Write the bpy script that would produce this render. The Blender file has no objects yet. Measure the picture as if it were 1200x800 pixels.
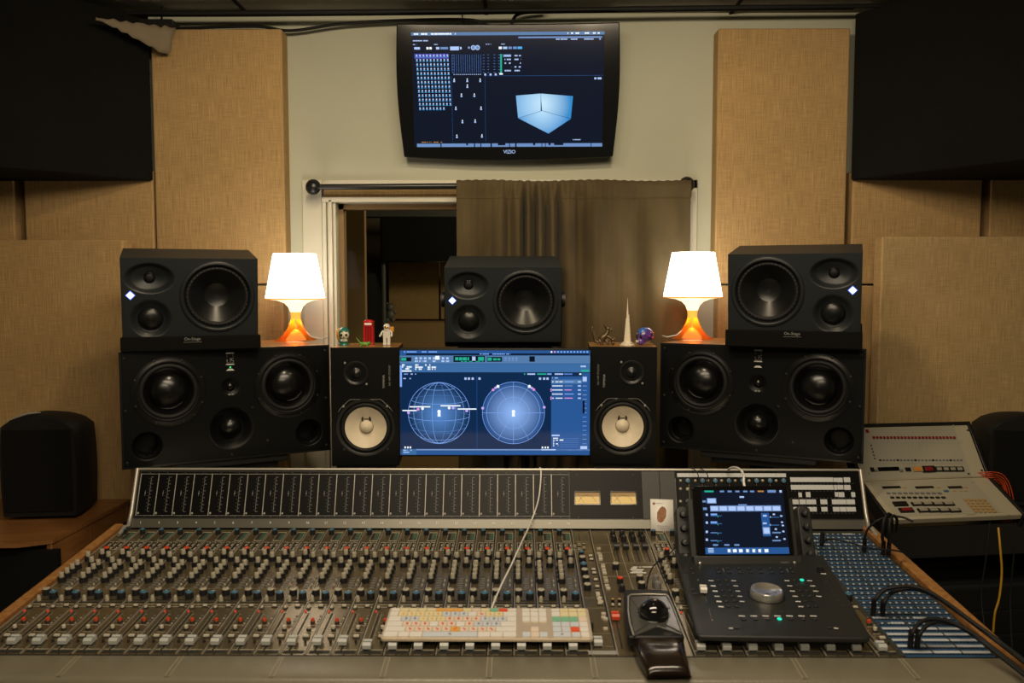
import bpy, bmesh, math, random
from mathutils import Matrix, Vector
R = math.radians
random.seed(7)
S = bpy.context.scene
COL = S.collection

# ------------------------------------------------------------------ camera
CAM_POS = Vector((0, 0, 1.55))
PITCH, YAW = R(4.004), R(0.4)
cam_d = bpy.data.cameras.new('camera')
cam_d.sensor_width = 36.0
cam_d.lens = 30.0
cam_d.dof.use_dof = True
cam_d.dof.focus_distance = 2.7
cam_d.dof.aperture_fstop = 5.0
cam = bpy.data.objects.new('camera', cam_d)
COL.objects.link(cam)
CAM_M = Matrix.Translation(CAM_POS) @ Matrix.Rotation(YAW, 4, 'Z') @ Matrix.Rotation(R(90) - PITCH, 4, 'X')
cam.matrix_world = CAM_M
S.camera = cam
S.view_settings.view_transform = 'Standard'
S.view_settings.look = 'None'
S.view_settings.exposure = 0.0
S.view_settings.gamma = 1.0
S.view_settings.use_curve_mapping = False

# ------------------------------------------------------------------ world and lights
W = bpy.data.worlds.new('world'); S.world = W; W.use_nodes = True
bgn = W.node_tree.nodes['Background']
bgn.inputs[0].default_value = (0.90, 0.93, 0.72, 1); bgn.inputs[1].default_value = 0.035

def lamp(name, kind, loc, energy, color, size=0.05, target=None, spot=None, blend=0.5, sy=None):
    d = bpy.data.lights.new(name, kind); d.energy = energy; d.color = color
    if kind == 'AREA':
        d.size = size
        if sy: d.shape = 'RECTANGLE'; d.size_y = sy
    else: d.shadow_soft_size = size
    if spot: d.spot_size = R(spot); d.spot_blend = blend
    o = bpy.data.objects.new(name, d); COL.objects.link(o); o.location = loc
    if target is not None:
        o.rotation_euler = (Vector(target) - Vector(loc)).to_track_quat('-Z', 'Y').to_euler()
    return o
WARM = (1.0, 0.80, 0.52)
lamp('ceiling_spot_light', 'SPOT', (-0.50, 2.0, 2.50), 23, WARM, 0.05, (-0.85, 3.3, 1.25), 125, 0.9)
lamp('ceiling_spot_light', 'SPOT', (0.32, 2.0, 2.50), 23, WARM, 0.05, (0.75, 3.3, 1.25), 125, 0.9)
lamp('overhead_fill_light', 'AREA', (0.0, 1.05, 2.50), 30, (1.0, 0.82, 0.60), 1.5, (0.0, 2.0, 0.9), sy=0.35)  # soft fill added overhead to brighten the console and side panels
lamp('overhead_fill_light', 'AREA', (0.0, -0.5, 2.50), 26, (1.0, 0.80, 0.56), 1.5, (0.0, 3.0, 1.1), sy=0.35)  # unseen fill added behind the camera to brighten the tan panels
lamp('rear_room_light', 'POINT', (0.9, 4.4, 2.2), 60, WARM, 0.12)

# ------------------------------------------------------------------ measuring helpers (camera model of the photograph)
def ray(u, v):
    d = Vector(((u - 600) / 1000.0, (400 - v) / 1000.0, -1.0))
    return (CAM_M.to_3x3() @ d).normalized()
def P(u, v, Y):
    d = ray(u, v); return CAM_POS + d * ((Y - CAM_POS.y) / d.y)
def PZ(u, v, z):
    d = ray(u, v); return CAM_POS + d * ((z - CAM_POS.z) / d.z)
def hit(M, u, v, h=0.0):
    """point of the plane y=-h of frame M, in M's own coordinates (x right, z up the face)"""
    Mi = M.inverted(); o = Mi @ CAM_POS; d = Mi.to_3x3() @ ray(u, v)
    q = o + d * ((-h - o.y) / d.y); return q.x, q.z
def FR(loc, yaw=0.0, tilt=0.0):
    """face frame: x right, z up, -y towards the viewer; tilt>0 leans the top forward"""
    return Matrix.Translation(Vector(loc)) @ Matrix.Rotation(yaw, 4, 'Z') @ Matrix.Rotation(tilt, 4, 'X')
T = lambda x=0, y=0, z=0: Matrix.Translation((x, y, z))
RX = lambda a: Matrix.Rotation(a, 4, 'X')
RY = lambda a: Matrix.Rotation(a, 4, 'Y')
RZ = lambda a: Matrix.Rotation(a, 4, 'Z')

# ------------------------------------------------------------------ materials
MATS = {}
def mat(name, col, rough=0.5, metal=0.0, spec=0.5, emit=None, es=0.0, coat=0.0, trans=0.0,
        noise=None, bump=None, alpha=None, sheen=0.0):
    m = bpy.data.materials.new(name); m.use_nodes = True; MATS[name] = m
    nt = m.node_tree; b = nt.nodes['Principled BSDF']
    b.inputs['Base Color'].default_value = (*col, 1)
    b.inputs['Roughness'].default_value = rough
    b.inputs['Metallic'].default_value = metal
    b.inputs['Specular IOR Level'].default_value = spec
    b.inputs['Coat Weight'].default_value = coat
    b.inputs['Transmission Weight'].default_value = trans
    b.inputs['Sheen Weight'].default_value = sheen
    if emit:
        b.inputs['Emission Color'].default_value = (*emit, 1); b.inputs['Emission Strength'].default_value = es
    tc = nt.nodes.new('ShaderNodeTexCoord')
    if noise:   # (scale, amount, stretch)
        sc, am, st = noise
        mp = nt.nodes.new('ShaderNodeMapping'); mp.inputs['Scale'].default_value = st
        n = nt.nodes.new('ShaderNodeTexNoise'); n.inputs['Scale'].default_value = sc; n.inputs['Detail'].default_value = 5
        nt.links.new(tc.outputs['Object'], mp.inputs[0]); nt.links.new(mp.outputs[0], n.inputs['Vector'])
        mr = nt.nodes.new('ShaderNodeMapRange')
        mr.inputs['From Min'].default_value = 0.3; mr.inputs['From Max'].default_value = 0.7
        mr.inputs['To Min'].default_value = 1 - am; mr.inputs['To Max'].default_value = 1 + am
        nt.links.new(n.outputs[0], mr.inputs[0])
        mx = nt.nodes.new('ShaderNodeVectorMath'); mx.operation = 'SCALE'; mx.inputs[0].default_value = col
        nt.links.new(mr.outputs[0], mx.inputs['Scale']); nt.links.new(mx.outputs[0], b.inputs['Base Color'])
    if bump:    # (scale, strength)
        n2 = nt.nodes.new('ShaderNodeTexNoise'); n2.inputs['Scale'].default_value = bump[0]; n2.inputs['Detail'].default_value = 4
        nt.links.new(tc.outputs['Object'], n2.inputs['Vector'])
        bp = nt.nodes.new('ShaderNodeBump'); bp.inputs['Strength'].default_value = bump[1]; bp.inputs['Distance'].default_value = 0.004
        nt.links.new(n2.outputs[0], bp.inputs['Height']); nt.links.new(bp.outputs[0], b.inputs['Normal'])
    return m

def weave(name, col, scale=420, amount=0.22, big=0.12):
    """coarse woven cloth: two thread directions, slubs and slow mottling"""
    m = mat(name, col, rough=0.95, spec=0.15)
    nt = m.node_tree; b = nt.nodes['Principled BSDF']; N = nt.nodes.new; L = nt.links.new
    tc = N('ShaderNodeTexCoord')
    acc = None
    for st, w in (((1.0, 1.0, 0.035), amount), ((0.05, 0.05, 1.0), amount * .55)):
        mp = N('ShaderNodeMapping'); mp.inputs['Scale'].default_value = st
        n = N('ShaderNodeTexNoise'); n.inputs['Scale'].default_value = scale; n.inputs['Detail'].default_value = 2
        L(tc.outputs['Object'], mp.inputs[0]); L(mp.outputs[0], n.inputs['Vector'])
        mr = N('ShaderNodeMapRange'); mr.inputs['From Min'].default_value = 0.25; mr.inputs['From Max'].default_value = 0.75
        mr.inputs['To Min'].default_value = 1 - w; mr.inputs['To Max'].default_value = 1 + w
        L(n.outputs[0], mr.inputs[0])
        if acc is None: acc = mr.outputs[0]
        else:
            mm = N('ShaderNodeMath'); mm.operation = 'MULTIPLY'; L(acc, mm.inputs[0]); L(mr.outputs[0], mm.inputs[1]); acc = mm.outputs[0]
    n = N('ShaderNodeTexNoise'); n.inputs['Scale'].default_value = 3.0; n.inputs['Detail'].default_value = 6
    L(tc.outputs['Object'], n.inputs['Vector'])
    mr = N('ShaderNodeMapRange'); mr.inputs['From Min'].default_value = 0.3; mr.inputs['From Max'].default_value = 0.7
    mr.inputs['To Min'].default_value = 1 - big; mr.inputs['To Max'].default_value = 1 + big
    L(n.outputs[0], mr.inputs[0])
    mm = N('ShaderNodeMath'); mm.operation = 'MULTIPLY'; L(acc, mm.inputs[0]); L(mr.outputs[0], mm.inputs[1])
    mx = N('ShaderNodeVectorMath'); mx.operation = 'SCALE'; mx.inputs[0].default_value = col
    L(mm.outputs[0], mx.inputs['Scale']); L(mx.outputs[0], b.inputs['Base Color'])
    bp = N('ShaderNodeBump'); bp.inputs['Strength'].default_value = 0.35; bp.inputs['Distance'].default_value = 0.002
    L(acc, bp.inputs['Height']); L(bp.outputs[0], b.inputs['Normal'])
    return m

def wood(name, c1, c2, scale=6, axis=(1, 12, 12), rough=0.4, coat=0.2):
    m = mat(name, c1, rough=rough, coat=coat)
    nt = m.node_tree; b = nt.nodes['Principled BSDF']; N = nt.nodes.new; L = nt.links.new
    tc = N('ShaderNodeTexCoord'); mp = N('ShaderNodeMapping'); mp.inputs['Scale'].default_value = axis
    n = N('ShaderNodeTexNoise'); n.inputs['Scale'].default_value = scale; n.inputs['Detail'].default_value = 6; n.inputs['Distortion'].default_value = 0.6
    cr = N('ShaderNodeValToRGB'); cr.color_ramp.elements[0].color = (*c1, 1); cr.color_ramp.elements[1].color = (*c2, 1)
    cr.color_ramp.elements[0].position = 0.35; cr.color_ramp.elements[1].position = 0.7
    L(tc.outputs['Object'], mp.inputs[0]); L(mp.outputs[0], n.inputs['Vector']); L(n.outputs[0], cr.inputs[0]); L(cr.outputs[0], b.inputs['Base Color'])
    return m

def glow(name, col, s):
    """self-lit picture element of a screen or a lamp"""
    return mat(name, (0.001, 0.001, 0.0015), rough=0.12, spec=0.15, emit=col, es=s)

mat('wall_paint', (0.45, 0.455, 0.35), 0.8, noise=(2.2, 0.05, (1, 1, 1)), bump=(60, 0.05))
mat('ceiling_paint', (0.20, 0.19, 0.14), 0.9, noise=(3, 0.15, (1, 1, 1)))
mat('cream_trim', (0.56, 0.53, 0.42), 0.5, noise=(5, 0.06, (1, 1, 1)))
weave('burlap', (0.42, 0.275, 0.12), 330, .26, .07)
weave('burlap_pale', (0.47, 0.33, 0.155), 330, .24, .07)
weave('black_cloth', (0.006, 0.006, 0.005), 500, 0.15)
mat('carpet', (0.02, 0.017, 0.013), 0.95, noise=(200, 0.4, (1, 1, 1)))
weave('rear_cloth', (0.30, 0.20, 0.09))
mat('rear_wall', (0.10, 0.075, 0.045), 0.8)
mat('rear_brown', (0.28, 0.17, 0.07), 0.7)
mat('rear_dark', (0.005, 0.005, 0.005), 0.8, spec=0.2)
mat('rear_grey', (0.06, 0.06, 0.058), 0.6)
mat('black_metal', (0.012, 0.012, 0.012), 0.35, spec=0.5)
mat('black_plastic', (0.007, 0.007, 0.007), 0.45, spec=0.4)
mat('black_gloss', (0.006, 0.006, 0.006), 0.10, spec=0.6)
mat('cab_black', (0.006, 0.0065, 0.0065), 0.30, spec=0.5)
mat('black_rubber', (0.007, 0.007, 0.007), 0.6, spec=0.3)
mat('black_paint', (0.0030, 0.0034, 0.0034), 0.40, spec=0.18, bump=(700, 0.06))
mat('grey_body', (0.0115, 0.0145, 0.0160), 0.40, bump=(900, 0.06), spec=0.38)
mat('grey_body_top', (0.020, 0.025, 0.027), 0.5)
mat('cone_black', (0.004, 0.004, 0.004), 0.25, spec=0.5)
mat('cone_satin', (0.005, 0.0055, 0.0055), 0.33, spec=0.5)
mat('cone_gloss', (0.004, 0.004, 0.004), 0.14, spec=0.6)
mat('cone_white', (0.66, 0.58, 0.43), 0.55, noise=(60, 0.05, (1, 1, 1)))
mat('foam_black', (0.006, 0.006, 0.0055), 0.95, spec=0.1, bump=(900, 0.4))
mat('label_grey', (0.22, 0.22, 0.20), 0.5)
mat('line_grey', (0.30, 0.30, 0.27), 0.45)
mat('label_white', (0.72, 0.72, 0.66), 0.5)
mat('silver', (0.80, 0.77, 0.70), 0.24, metal=0.85)
mat('silver_satin', (0.55, 0.52, 0.45), 0.42, metal=0.7)
mat('chrome', (0.75, 0.73, 0.68), 0.12, metal=1.0)
wood('lamplit_top', (0.34, 0.16, 0.045), (0.46, 0.24, 0.08), 9, (2, 14, 14), 0.35, 0.4)  # orange lamp glow on the black speaker tops, put into their colour
wood('console_wood', (0.26, 0.11, 0.03), (0.42, 0.20, 0.06), 7, (10, 1.2, 10), 0.35, 0.4)
wood('cabinet_wood', (0.20, 0.080, 0.020), (0.27, 0.12, 0.035), 5, (1.5, 12, 12), 0.45, 0.25)
mat('led_white', (0.1, 0.1, 0.1), emit=(0.75, 0.86, 1.0), es=2.6)
mat('led_blue', (0.02, 0.02, 0.1), emit=(0.10, 0.20, 1.0), es=1.3)
mat('led_green', (0.0, 0.1, 0.0), emit=(0.05, 0.9, 0.2), es=1.2)
mat('led_teal', (0.0, 0.1, 0.08), emit=(0.02, 0.85, 0.55), es=1.0)
mat('led_red', (0.3, 0.01, 0.01), emit=(1.0, 0.10, 0.05), es=0.35)
mat('white_plastic', (0.74, 0.72, 0.66), 0.35)
mat('cream_plastic', (0.58, 0.54, 0.43), 0.4)
mat('knob_cream', (0.40, 0.37, 0.28), 0.4)
mat('knob_black', (0.012, 0.012, 0.014), 0.4)
mat('knob_red', (0.62, 0.065, 0.015), 0.4)
mat('knob_blue', (0.045, 0.14, 0.22), 0.4)
mat('knob_grey', (0.16, 0.16, 0.155), 0.45)
mat('knob_orange', (0.65, 0.22, 0.02), 0.4)
mat('fader_grey', (0.45, 0.47, 0.44), 0.45)
mat('strip_metal', (0.175, 0.140, 0.080), 0.25, metal=0.62, noise=(40, 0.12, (1, 1, 1)))
mat('strip_dark', (0.018, 0.018, 0.015), 0.6)
mat('strip_print', (0.42, 0.40, 0.30), 0.5)
mat('strip_green', (0.02, 0.10, 0.075), 0.5)
mat('cove_metal', (0.13, 0.125, 0.10), 0.35, metal=0.5)
mat('meter_black', (0.0035, 0.0035, 0.0035), 0.35, spec=0.2)
mat('meter_face', (0.70, 0.52, 0.20), 0.5, emit=(0.9, 0.62, 0.22), es=0.16)
mat('blank_grey', (0.035, 0.037, 0.032), 0.45)
mat('vinyl_olive', (0.180, 0.165, 0.115), 0.33, bump=(220, 0.12), noise=(9, 0.08, (1, 1, 1)))
mat('stitch', (0.36, 0.32, 0.22), 0.6)
mat('bay_blue', (0.035, 0.11, 0.23), 0.5)
mat('bay_dark', (0.014, 0.015, 0.016), 0.5)
mat('bay_white', (0.55, 0.57, 0.58), 0.5)
mat('remote_cream', (0.42, 0.38, 0.27), 0.45)
mat('remote_panel', (0.36, 0.34, 0.26), 0.4)
mat('remote_red', (0.20, 0.010, 0.012), 0.4)
mat('remote_tan', (0.40, 0.26, 0.10), 0.5)
mat('key_grey', (0.30, 0.28, 0.21), 0.45)
mat('cable_orange', (0.55, 0.07, 0.01), 0.5)
mat('cable_yellow', (0.5, 0.28, 0.02), 0.5)
mat('dock_body', (0.017, 0.019, 0.018), 0.42, bump=(700, 0.08))
mat('keyboard_tan', (0.62, 0.52, 0.38), 0.35, metal=0.3)
mat('key_white', (0.76, 0.74, 0.68), 0.4)
mat('key_yellow', (0.76, 0.68, 0.40), 0.4)
mat('key_peach', (0.77, 0.64, 0.52), 0.4)
mat('key_orange', (0.80, 0.42, 0.08), 0.4)
mat('key_red', (0.75, 0.10, 0.02), 0.4)
mat('key_bluish', (0.60, 0.65, 0.70), 0.4)
mat('key_green', (0.20, 0.50, 0.32), 0.4)
mat('key_ink', (0.25, 0.24, 0.26), 0.5)
mat('ball_black', (0.006, 0.006, 0.007), 0.06, coat=0.6)
mat('button_grey', (0.06, 0.06, 0.055), 0.22)
mat('rest_brown', (0.014, 0.008, 0.0045), 0.22, coat=0.3)
mat('card_white', (0.80, 0.79, 0.74), 0.5)
mat('card_brown', (0.28, 0.12, 0.05), 0.6, noise=(120, 0.3, (1, 1, 1)))
mat('paper_dull', (0.21, 0.165, 0.105), 0.8, bump=(30, 0.4))
mat('skull_green', (0.01, 0.16, 0.12), 0.25, coat=0.5)
mat('skull_cream', (0.62, 0.58, 0.44), 0.35)
mat('skull_orange', (0.60, 0.26, 0.03), 0.35)
mat('booth_red', (0.55, 0.012, 0.012), 0.3, coat=0.3)
mat('booth_dark', (0.16, 0.006, 0.006), 0.3)
mat('leaf_green', (0.12, 0.30, 0.04), 0.35)
mat('suit_white', (0.62, 0.60, 0.54), 0.3)
mat('visor_gold', (0.60, 0.34, 0.10), 0.2, metal=0.8)
mat('bronze', (0.11, 0.075, 0.04), 0.35, metal=0.6)
mat('tower_cream', (0.72, 0.66, 0.50), 0.4)
mat('skull_purple', (0.10, 0.04, 0.26), 0.25, coat=0.5, noise=(70, 0.5, (1, 1, 1)))
mat('skull_blue', (0.04, 0.12, 0.42), 0.25, coat=0.5)
mat('dot_red', (0.60, 0.04, 0.06), 0.4)
mat('toy_white', (0.12, 0.115, 0.10), 0.5)

# curtain cloth
m = mat('velvet_brown', (0.082, 0.060, 0.027), 0.8, spec=0.2, sheen=0.06, noise=(7, 0.30, (1, 1, 0.5)), bump=(90, 0.15))
# glass pane: clear with fresnel reflection
m = bpy.data.materials.new('window_glass'); m.use_nodes = True; MATS['window_glass'] = m
nt = m.node_tree; nt.nodes.remove(nt.nodes['Principled BSDF'])
tr = nt.nodes.new('ShaderNodeBsdfTransparent'); tr.inputs[0].default_value = (0.86, 0.88, 0.85, 1)
gl = nt.nodes.new('ShaderNodeBsdfGlossy'); gl.inputs['Roughness'].default_value = 0.0
fz = nt.nodes.new('ShaderNodeFresnel'); fz.inputs['IOR'].default_value = 1.07
mx = nt.nodes.new('ShaderNodeMixShader')
nt.links.new(fz.outputs[0], mx.inputs[0]); nt.links.new(tr.outputs[0], mx.inputs[1]); nt.links.new(gl.outputs[0], mx.inputs[2])
nt.links.new(mx.outputs[0], nt.nodes['Material Output'].inputs[0])
# lampshade: white plastic that lets the bulb's light through and is itself bright
m = mat('shade_white', (0.85, 0.83, 0.78), 0.5, emit=(1.0, 0.90, 0.78), es=6.0)
# orange translucent lamp base
m = bpy.data.materials.new('orange_translucent'); m.use_nodes = True; MATS['orange_translucent'] = m
nt = m.node_tree; b = nt.nodes['Principled BSDF']
b.inputs['Base Color'].default_value = (0.50, 0.13, 0.012, 1); b.inputs['Roughness'].default_value = 0.18
b.inputs['Emission Color'].default_value = (1.0, 0.30, 0.03, 1); b.inputs['Emission Strength'].default_value = 0.0
tl = nt.nodes.new('ShaderNodeBsdfTranslucent'); tl.inputs[0].default_value = (0.75, 0.17, 0.015, 1)
mx = nt.nodes.new('ShaderNodeMixShader'); mx.inputs[0].default_value = 0.35
nt.links.new(b.outputs[0], mx.inputs[1]); nt.links.new(tl.outputs[0], mx.inputs[2])
tp = nt.nodes.new('ShaderNodeBsdfTransparent'); tp.inputs[0].default_value = (0.95, 0.42, 0.08, 1)
mx2 = nt.nodes.new('ShaderNodeMixShader'); mx2.inputs[0].default_value = 0.25
nt.links.new(mx.outputs[0], mx2.inputs[1]); nt.links.new(tp.outputs[0], mx2.inputs[2]); nt.links.new(mx2.outputs[0], nt.nodes['Material Output'].inputs[0])
mat('base_hot', (0.9, 0.7, 0.4), 0.3, emit=(1.0, 0.80, 0.50), es=1.6)
mat('base_amber', (0.9, 0.5, 0.1), 0.25, emit=(1.0, 0.42, 0.06), es=0.75)
# screen colours
glow('scr_navy', (0.006, 0.009, 0.020), 1.0)
glow('scr_deep', (0.004, 0.022, 0.075), 1.0)
glow('scr_blue1', (0.022, 0.095, 0.30), 1.0)
glow('scr_blue2', (0.045, 0.15, 0.36), 1.0)
glow('scr_blue3', (0.09, 0.20, 0.40), 1.0)
glow('scr_bar', (0.16, 0.28, 0.55), 1.0)
glow('scr_line', (0.22, 0.42, 0.95), 1.0)
glow('scr_line_dim', (0.09, 0.22, 0.60), 1.0)
glow('scr_text', (0.45, 0.60, 0.95), 1.0)
glow('scr_white', (0.85, 0.92, 1.0), 1.1)
glow('scr_violet', (0.08, 0.08, 0.40), 1.0)
glow('scr_pink', (0.80, 0.30, 0.75), 1.0)
glow('scr_lilac', (0.55, 0.40, 0.95), 1.0)
glow('scr_green', (0.02, 0.42, 0.28), 1.0)
glow('scr_orange', (0.8, 0.35, 0.1), 0.6)
glow('scr_cyan', (0.08, 0.42, 0.85), 1.0)
glow('scr_dark', (0.003, 0.006, 0.016), 1.0)
def radial(name, c_in, c_out, r, ofs=(0, 0, 0), power=1.6):
    m = glow(name, c_out, 1.0); nt = m.node_tree; b = nt.nodes['Principled BSDF']; N = nt.nodes.new; L = nt.links.new
    tc = N('ShaderNodeTexCoord'); sb = N('ShaderNodeVectorMath'); sb.operation = 'SUBTRACT'; sb.inputs[1].default_value = ofs
    ln = N('ShaderNodeVectorMath'); ln.operation = 'LENGTH'
    mr = N('ShaderNodeMapRange'); mr.inputs['From Max'].default_value = r
    pw = N('ShaderNodeMath'); pw.operation = 'POWER'; pw.inputs[1].default_value = power
    mx = N('ShaderNodeMix'); mx.data_type = 'RGBA'; mx.inputs['A'].default_value = (*c_in, 1); mx.inputs['B'].default_value = (*c_out, 1)
    L(tc.outputs['Object'], sb.inputs[0]); L(sb.outputs[0], ln.inputs[0]); L(ln.outputs['Value'], mr.inputs[0])
    L(mr.outputs[0], pw.inputs[0]); L(pw.outputs[0], mx.inputs['Factor']); L(mx.outputs['Result'], b.inputs['Emission Color'])
    return m

# ------------------------------------------------------------------ mesh builder
class MB:
    def __init__(s): s.v = []; s.f = []; s.m = []; s.names = []; s.M = Matrix.Identity(4)
    def mi(s, name):
        if name not in s.names: s.names.append(name)
        return s.names.index(name)
    def add(s, vs, fs, mt):
        o = len(s.v); k = s.mi(mt); M = s.M
        s.v += [tuple(M @ Vector(p)) for p in vs]
        flip = M.determinant() < 0
        for f in fs:
            f = [o + i for i in f]
            s.f.append(f[::-1] if flip else f); s.m.append(k)
        return s
    def box(s, a, b, mt):
        x0, y0, z0 = (min(a[i], b[i]) for i in range(3)); x1, y1, z1 = (max(a[i], b[i]) for i in range(3))
        return s.add([(x0,y0,z0),(x1,y0,z0),(x1,y1,z0),(x0,y1,z0),(x0,y0,z1),(x1,y0,z1),(x1,y1,z1),(x0,y1,z1)],
                     [(0,3,2,1),(4,5,6,7),(0,1,5,4),(1,2,6,5),(2,3,7,6),(3,0,4,7)], mt)
    def fb(s, x0, z0, x1, z1, h0, h1, mt): return s.box((x0, -h0, z0), (x1, -h1, z1), mt)
    def quad(s, p, mt): return s.add(p, [tuple(range(len(p)))], mt)
    def rect(s, x0, z0, x1, z1, h, mt):
        x0, x1 = min(x0, x1), max(x0, x1); z0, z1 = min(z0, z1), max(z0, z1)
        return s.add([(x0,-h,z0),(x1,-h,z0),(x1,-h,z1),(x0,-h,z1)], [(0,1,2,3)], mt)
    def lathe(s, prof, c=(0,0,0), mt='black_plastic', n=32, axis='y', sx=1.0, cap=True, mats=None, arc=None):
        """prof [(r,h)]; axis y: h measured towards -y (out of the face); axis z: upwards"""
        vs = []; fs = []; k = len(prof)
        for i in range(n):
            a = 2 * math.pi * i / n; ca, sa = math.cos(a), math.sin(a)
            for r, h in prof:
                if axis == 'y': vs.append((c[0] + r * ca * sx, c[1] - h, c[2] + r * sa))
                elif axis == 'x': vs.append((c[0] + h, c[1] + r * ca, c[2] + r * sa))
                else: vs.append((c[0] + r * ca * sx, c[1] + r * sa, c[2] + h))
        if mats is None: mats = [mt] * (k - 1)
        for j in range(k - 1):
            fs = []
            for i in range(n):
                i2 = (i + 1) % n
                fs.append((i * k + j, i2 * k + j, i2 * k + j + 1, i * k + j + 1))
            if j == 0: base = len(s.v); s.add(vs, fs, mats[0])
            else:
                q = s.mi(mats[j]); flip = s.M.determinant() < 0
                for f in fs:
                    f = [base + t for t in f]; s.f.append(f[::-1] if flip else f); s.m.append(q)
        for j, rev in ((0, True), (k - 1, False)):
            if cap and prof[j][0] > 1e-6:
                f = [base + i * k + j for i in range(n)]
                if rev: f = f[::-1]
                s.f.append(f); s.m.append(s.mi(mats[0] if rev else mats[-1]))
        return s
    def tube(s, pts, r, mt, n=8, cap=True):
        pts = [Vector(p) for p in pts]; vs = []; fs = []
        rr = r if isinstance(r, (list, tuple)) else [r] * len(pts)
        up = Vector((0, 0, 1)); prev = None
        for i, p in enumerate(pts):
            t = (pts[min(i + 1, len(pts) - 1)] - pts[max(i - 1, 0)]).normalized()
            a = t.cross(up if prev is None else prev)
            if prev is None:
                if a.length < 1e-3: a = t.cross(Vector((1, 0, 0)))
                a.normalize(); b = t.cross(a)
            else:
                b = (prev - t * prev.dot(t)).normalized(); a = b.cross(t)
            prev = b
            for k in range(n):
                w = 2 * math.pi * k / n
                vs.append(tuple(p + (a * math.cos(w) + b * math.sin(w)) * rr[i]))
        for i in range(len(pts) - 1):
            for k in range(n):
                k2 = (k + 1) % n
                fs.append((i * n + k, i * n + k2, (i + 1) * n + k2, (i + 1) * n + k))
        if cap: fs.append(tuple(range(n))[::-1]); fs.append(tuple((len(pts) - 1) * n + k for k in range(n)))
        return s.add(vs, fs, mt)
    def prism(s, poly, h0, h1, mt, top=None):
        """poly [(x,z)] counter-clockwise seen from -y, extruded from height h0 to h1"""
        n = len(poly)
        vs = [(x, -h0, z) for x, z in poly] + [(x, -h1, z) for x, z in poly]
        fs = [tuple(range(n))[::-1]] + [(i, (i + 1) % n, n + (i + 1) % n, n + i) for i in range(n)]
        s.add(vs, fs, mt); o = len(s.v) - n
        f = [o + i for i in range(n)]
        if s.M.determinant() < 0: f = f[::-1]
        s.f.append(f); s.m.append(s.mi(top or mt)); return s
    def line(s, pts, w, h, mt, closed=False):
        """flat ribbon on a face; pts [(x,z)]"""
        pts = [Vector(p) for p in pts]; n = len(pts); L = []; Rr = []
        for i in range(n):
            a = pts[(i - 1) % n] if closed or i > 0 else pts[i]; b = pts[(i + 1) % n] if closed or i < n - 1 else pts[i]
            t = (b - a); t = t.normalized() if t.length > 1e-9 else Vector((1, 0)); nn = Vector((-t.y, t.x)) * w / 2
            L.append(pts[i] + nn); Rr.append(pts[i] - nn)
        vs = [(p.x, -h, p.y) for p in L] + [(p.x, -h, p.y) for p in Rr]
        fs = [(n + i, n + (i + 1) % n, (i + 1) % n, i) for i in range(n if closed else n - 1)]
        return s.add(vs, fs, mt)
    def ring(s, cx, cz, r, w, h, mt, n=48, a0=0.0, a1=360.0, sz=1.0):
        full = abs(a1 - a0) >= 359.9; k = n if full else max(6, int(n * abs(a1 - a0) / 360) + 1)
        pts = [(cx + r * math.cos(R(a0 + (a1 - a0) * i / (k if full else k - 1))), cz + r * sz * math.sin(R(a0 + (a1 - a0) * i / (k if full else k - 1)))) for i in range(k)]
        return s.line(pts, w, h, mt, closed=full)
    def disc(s, cx, cz, r, h, mt, n=20):
        return s.add([(cx + r * math.cos(2*math.pi*i/n), -h, cz + r * math.sin(2*math.pi*i/n)) for i in range(n)], [tuple(range(n))], mt)
    def grid(s, xs, zs, fn, mt):
        nx = len(xs); vs = [fn(x, z) for z in zs for x in xs]
        fs = [(j*nx+i, j*nx+i+1, (j+1)*nx+i+1, (j+1)*nx+i) for j in range(len(zs)-1) for i in range(nx-1)]
        return s.add(vs, fs, mt)
    def sphere(s, c, r, mt, n=16, sc=(1,1,1)):
        vs = [(c[0], c[1], c[2] - r*sc[2])]; fs = []; k = n // 2
        for j in range(1, k):
            a = -math.pi/2 + math.pi*j/k
            for i in range(n):
                b = 2*math.pi*i/n; vs.append((c[0]+r*sc[0]*math.cos(a)*math.cos(b), c[1]+r*sc[1]*math.cos(a)*math.sin(b), c[2]+r*sc[2]*math.sin(a)))
        vs.append((c[0], c[1], c[2] + r*sc[2])); N = len(vs) - 1
        for i in range(n):
            i2 = (i+1) % n; fs.append((0, 1+i2, 1+i)); fs.append((N, 1+(k-2)*n+i, 1+(k-2)*n+i2))
            for j in range(k-2): fs.append((1+j*n+i, 1+j*n+i2, 1+(j+1)*n+i2, 1+(j+1)*n+i))
        return s.add(vs, fs, mt)
    def mesh(s, name, smooth=35):
        me = bpy.data.meshes.new(name); me.from_pydata(s.v, [], s.f)
        for nm in s.names: me.materials.append(MATS[nm])
        me.polygons.foreach_set('material_index', s.m)
        me.polygons.foreach_set('use_smooth', [True] * len(s.f)); me.update()
        if smooth is not None: me.set_sharp_from_angle(angle=R(smooth))
        return me

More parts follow.
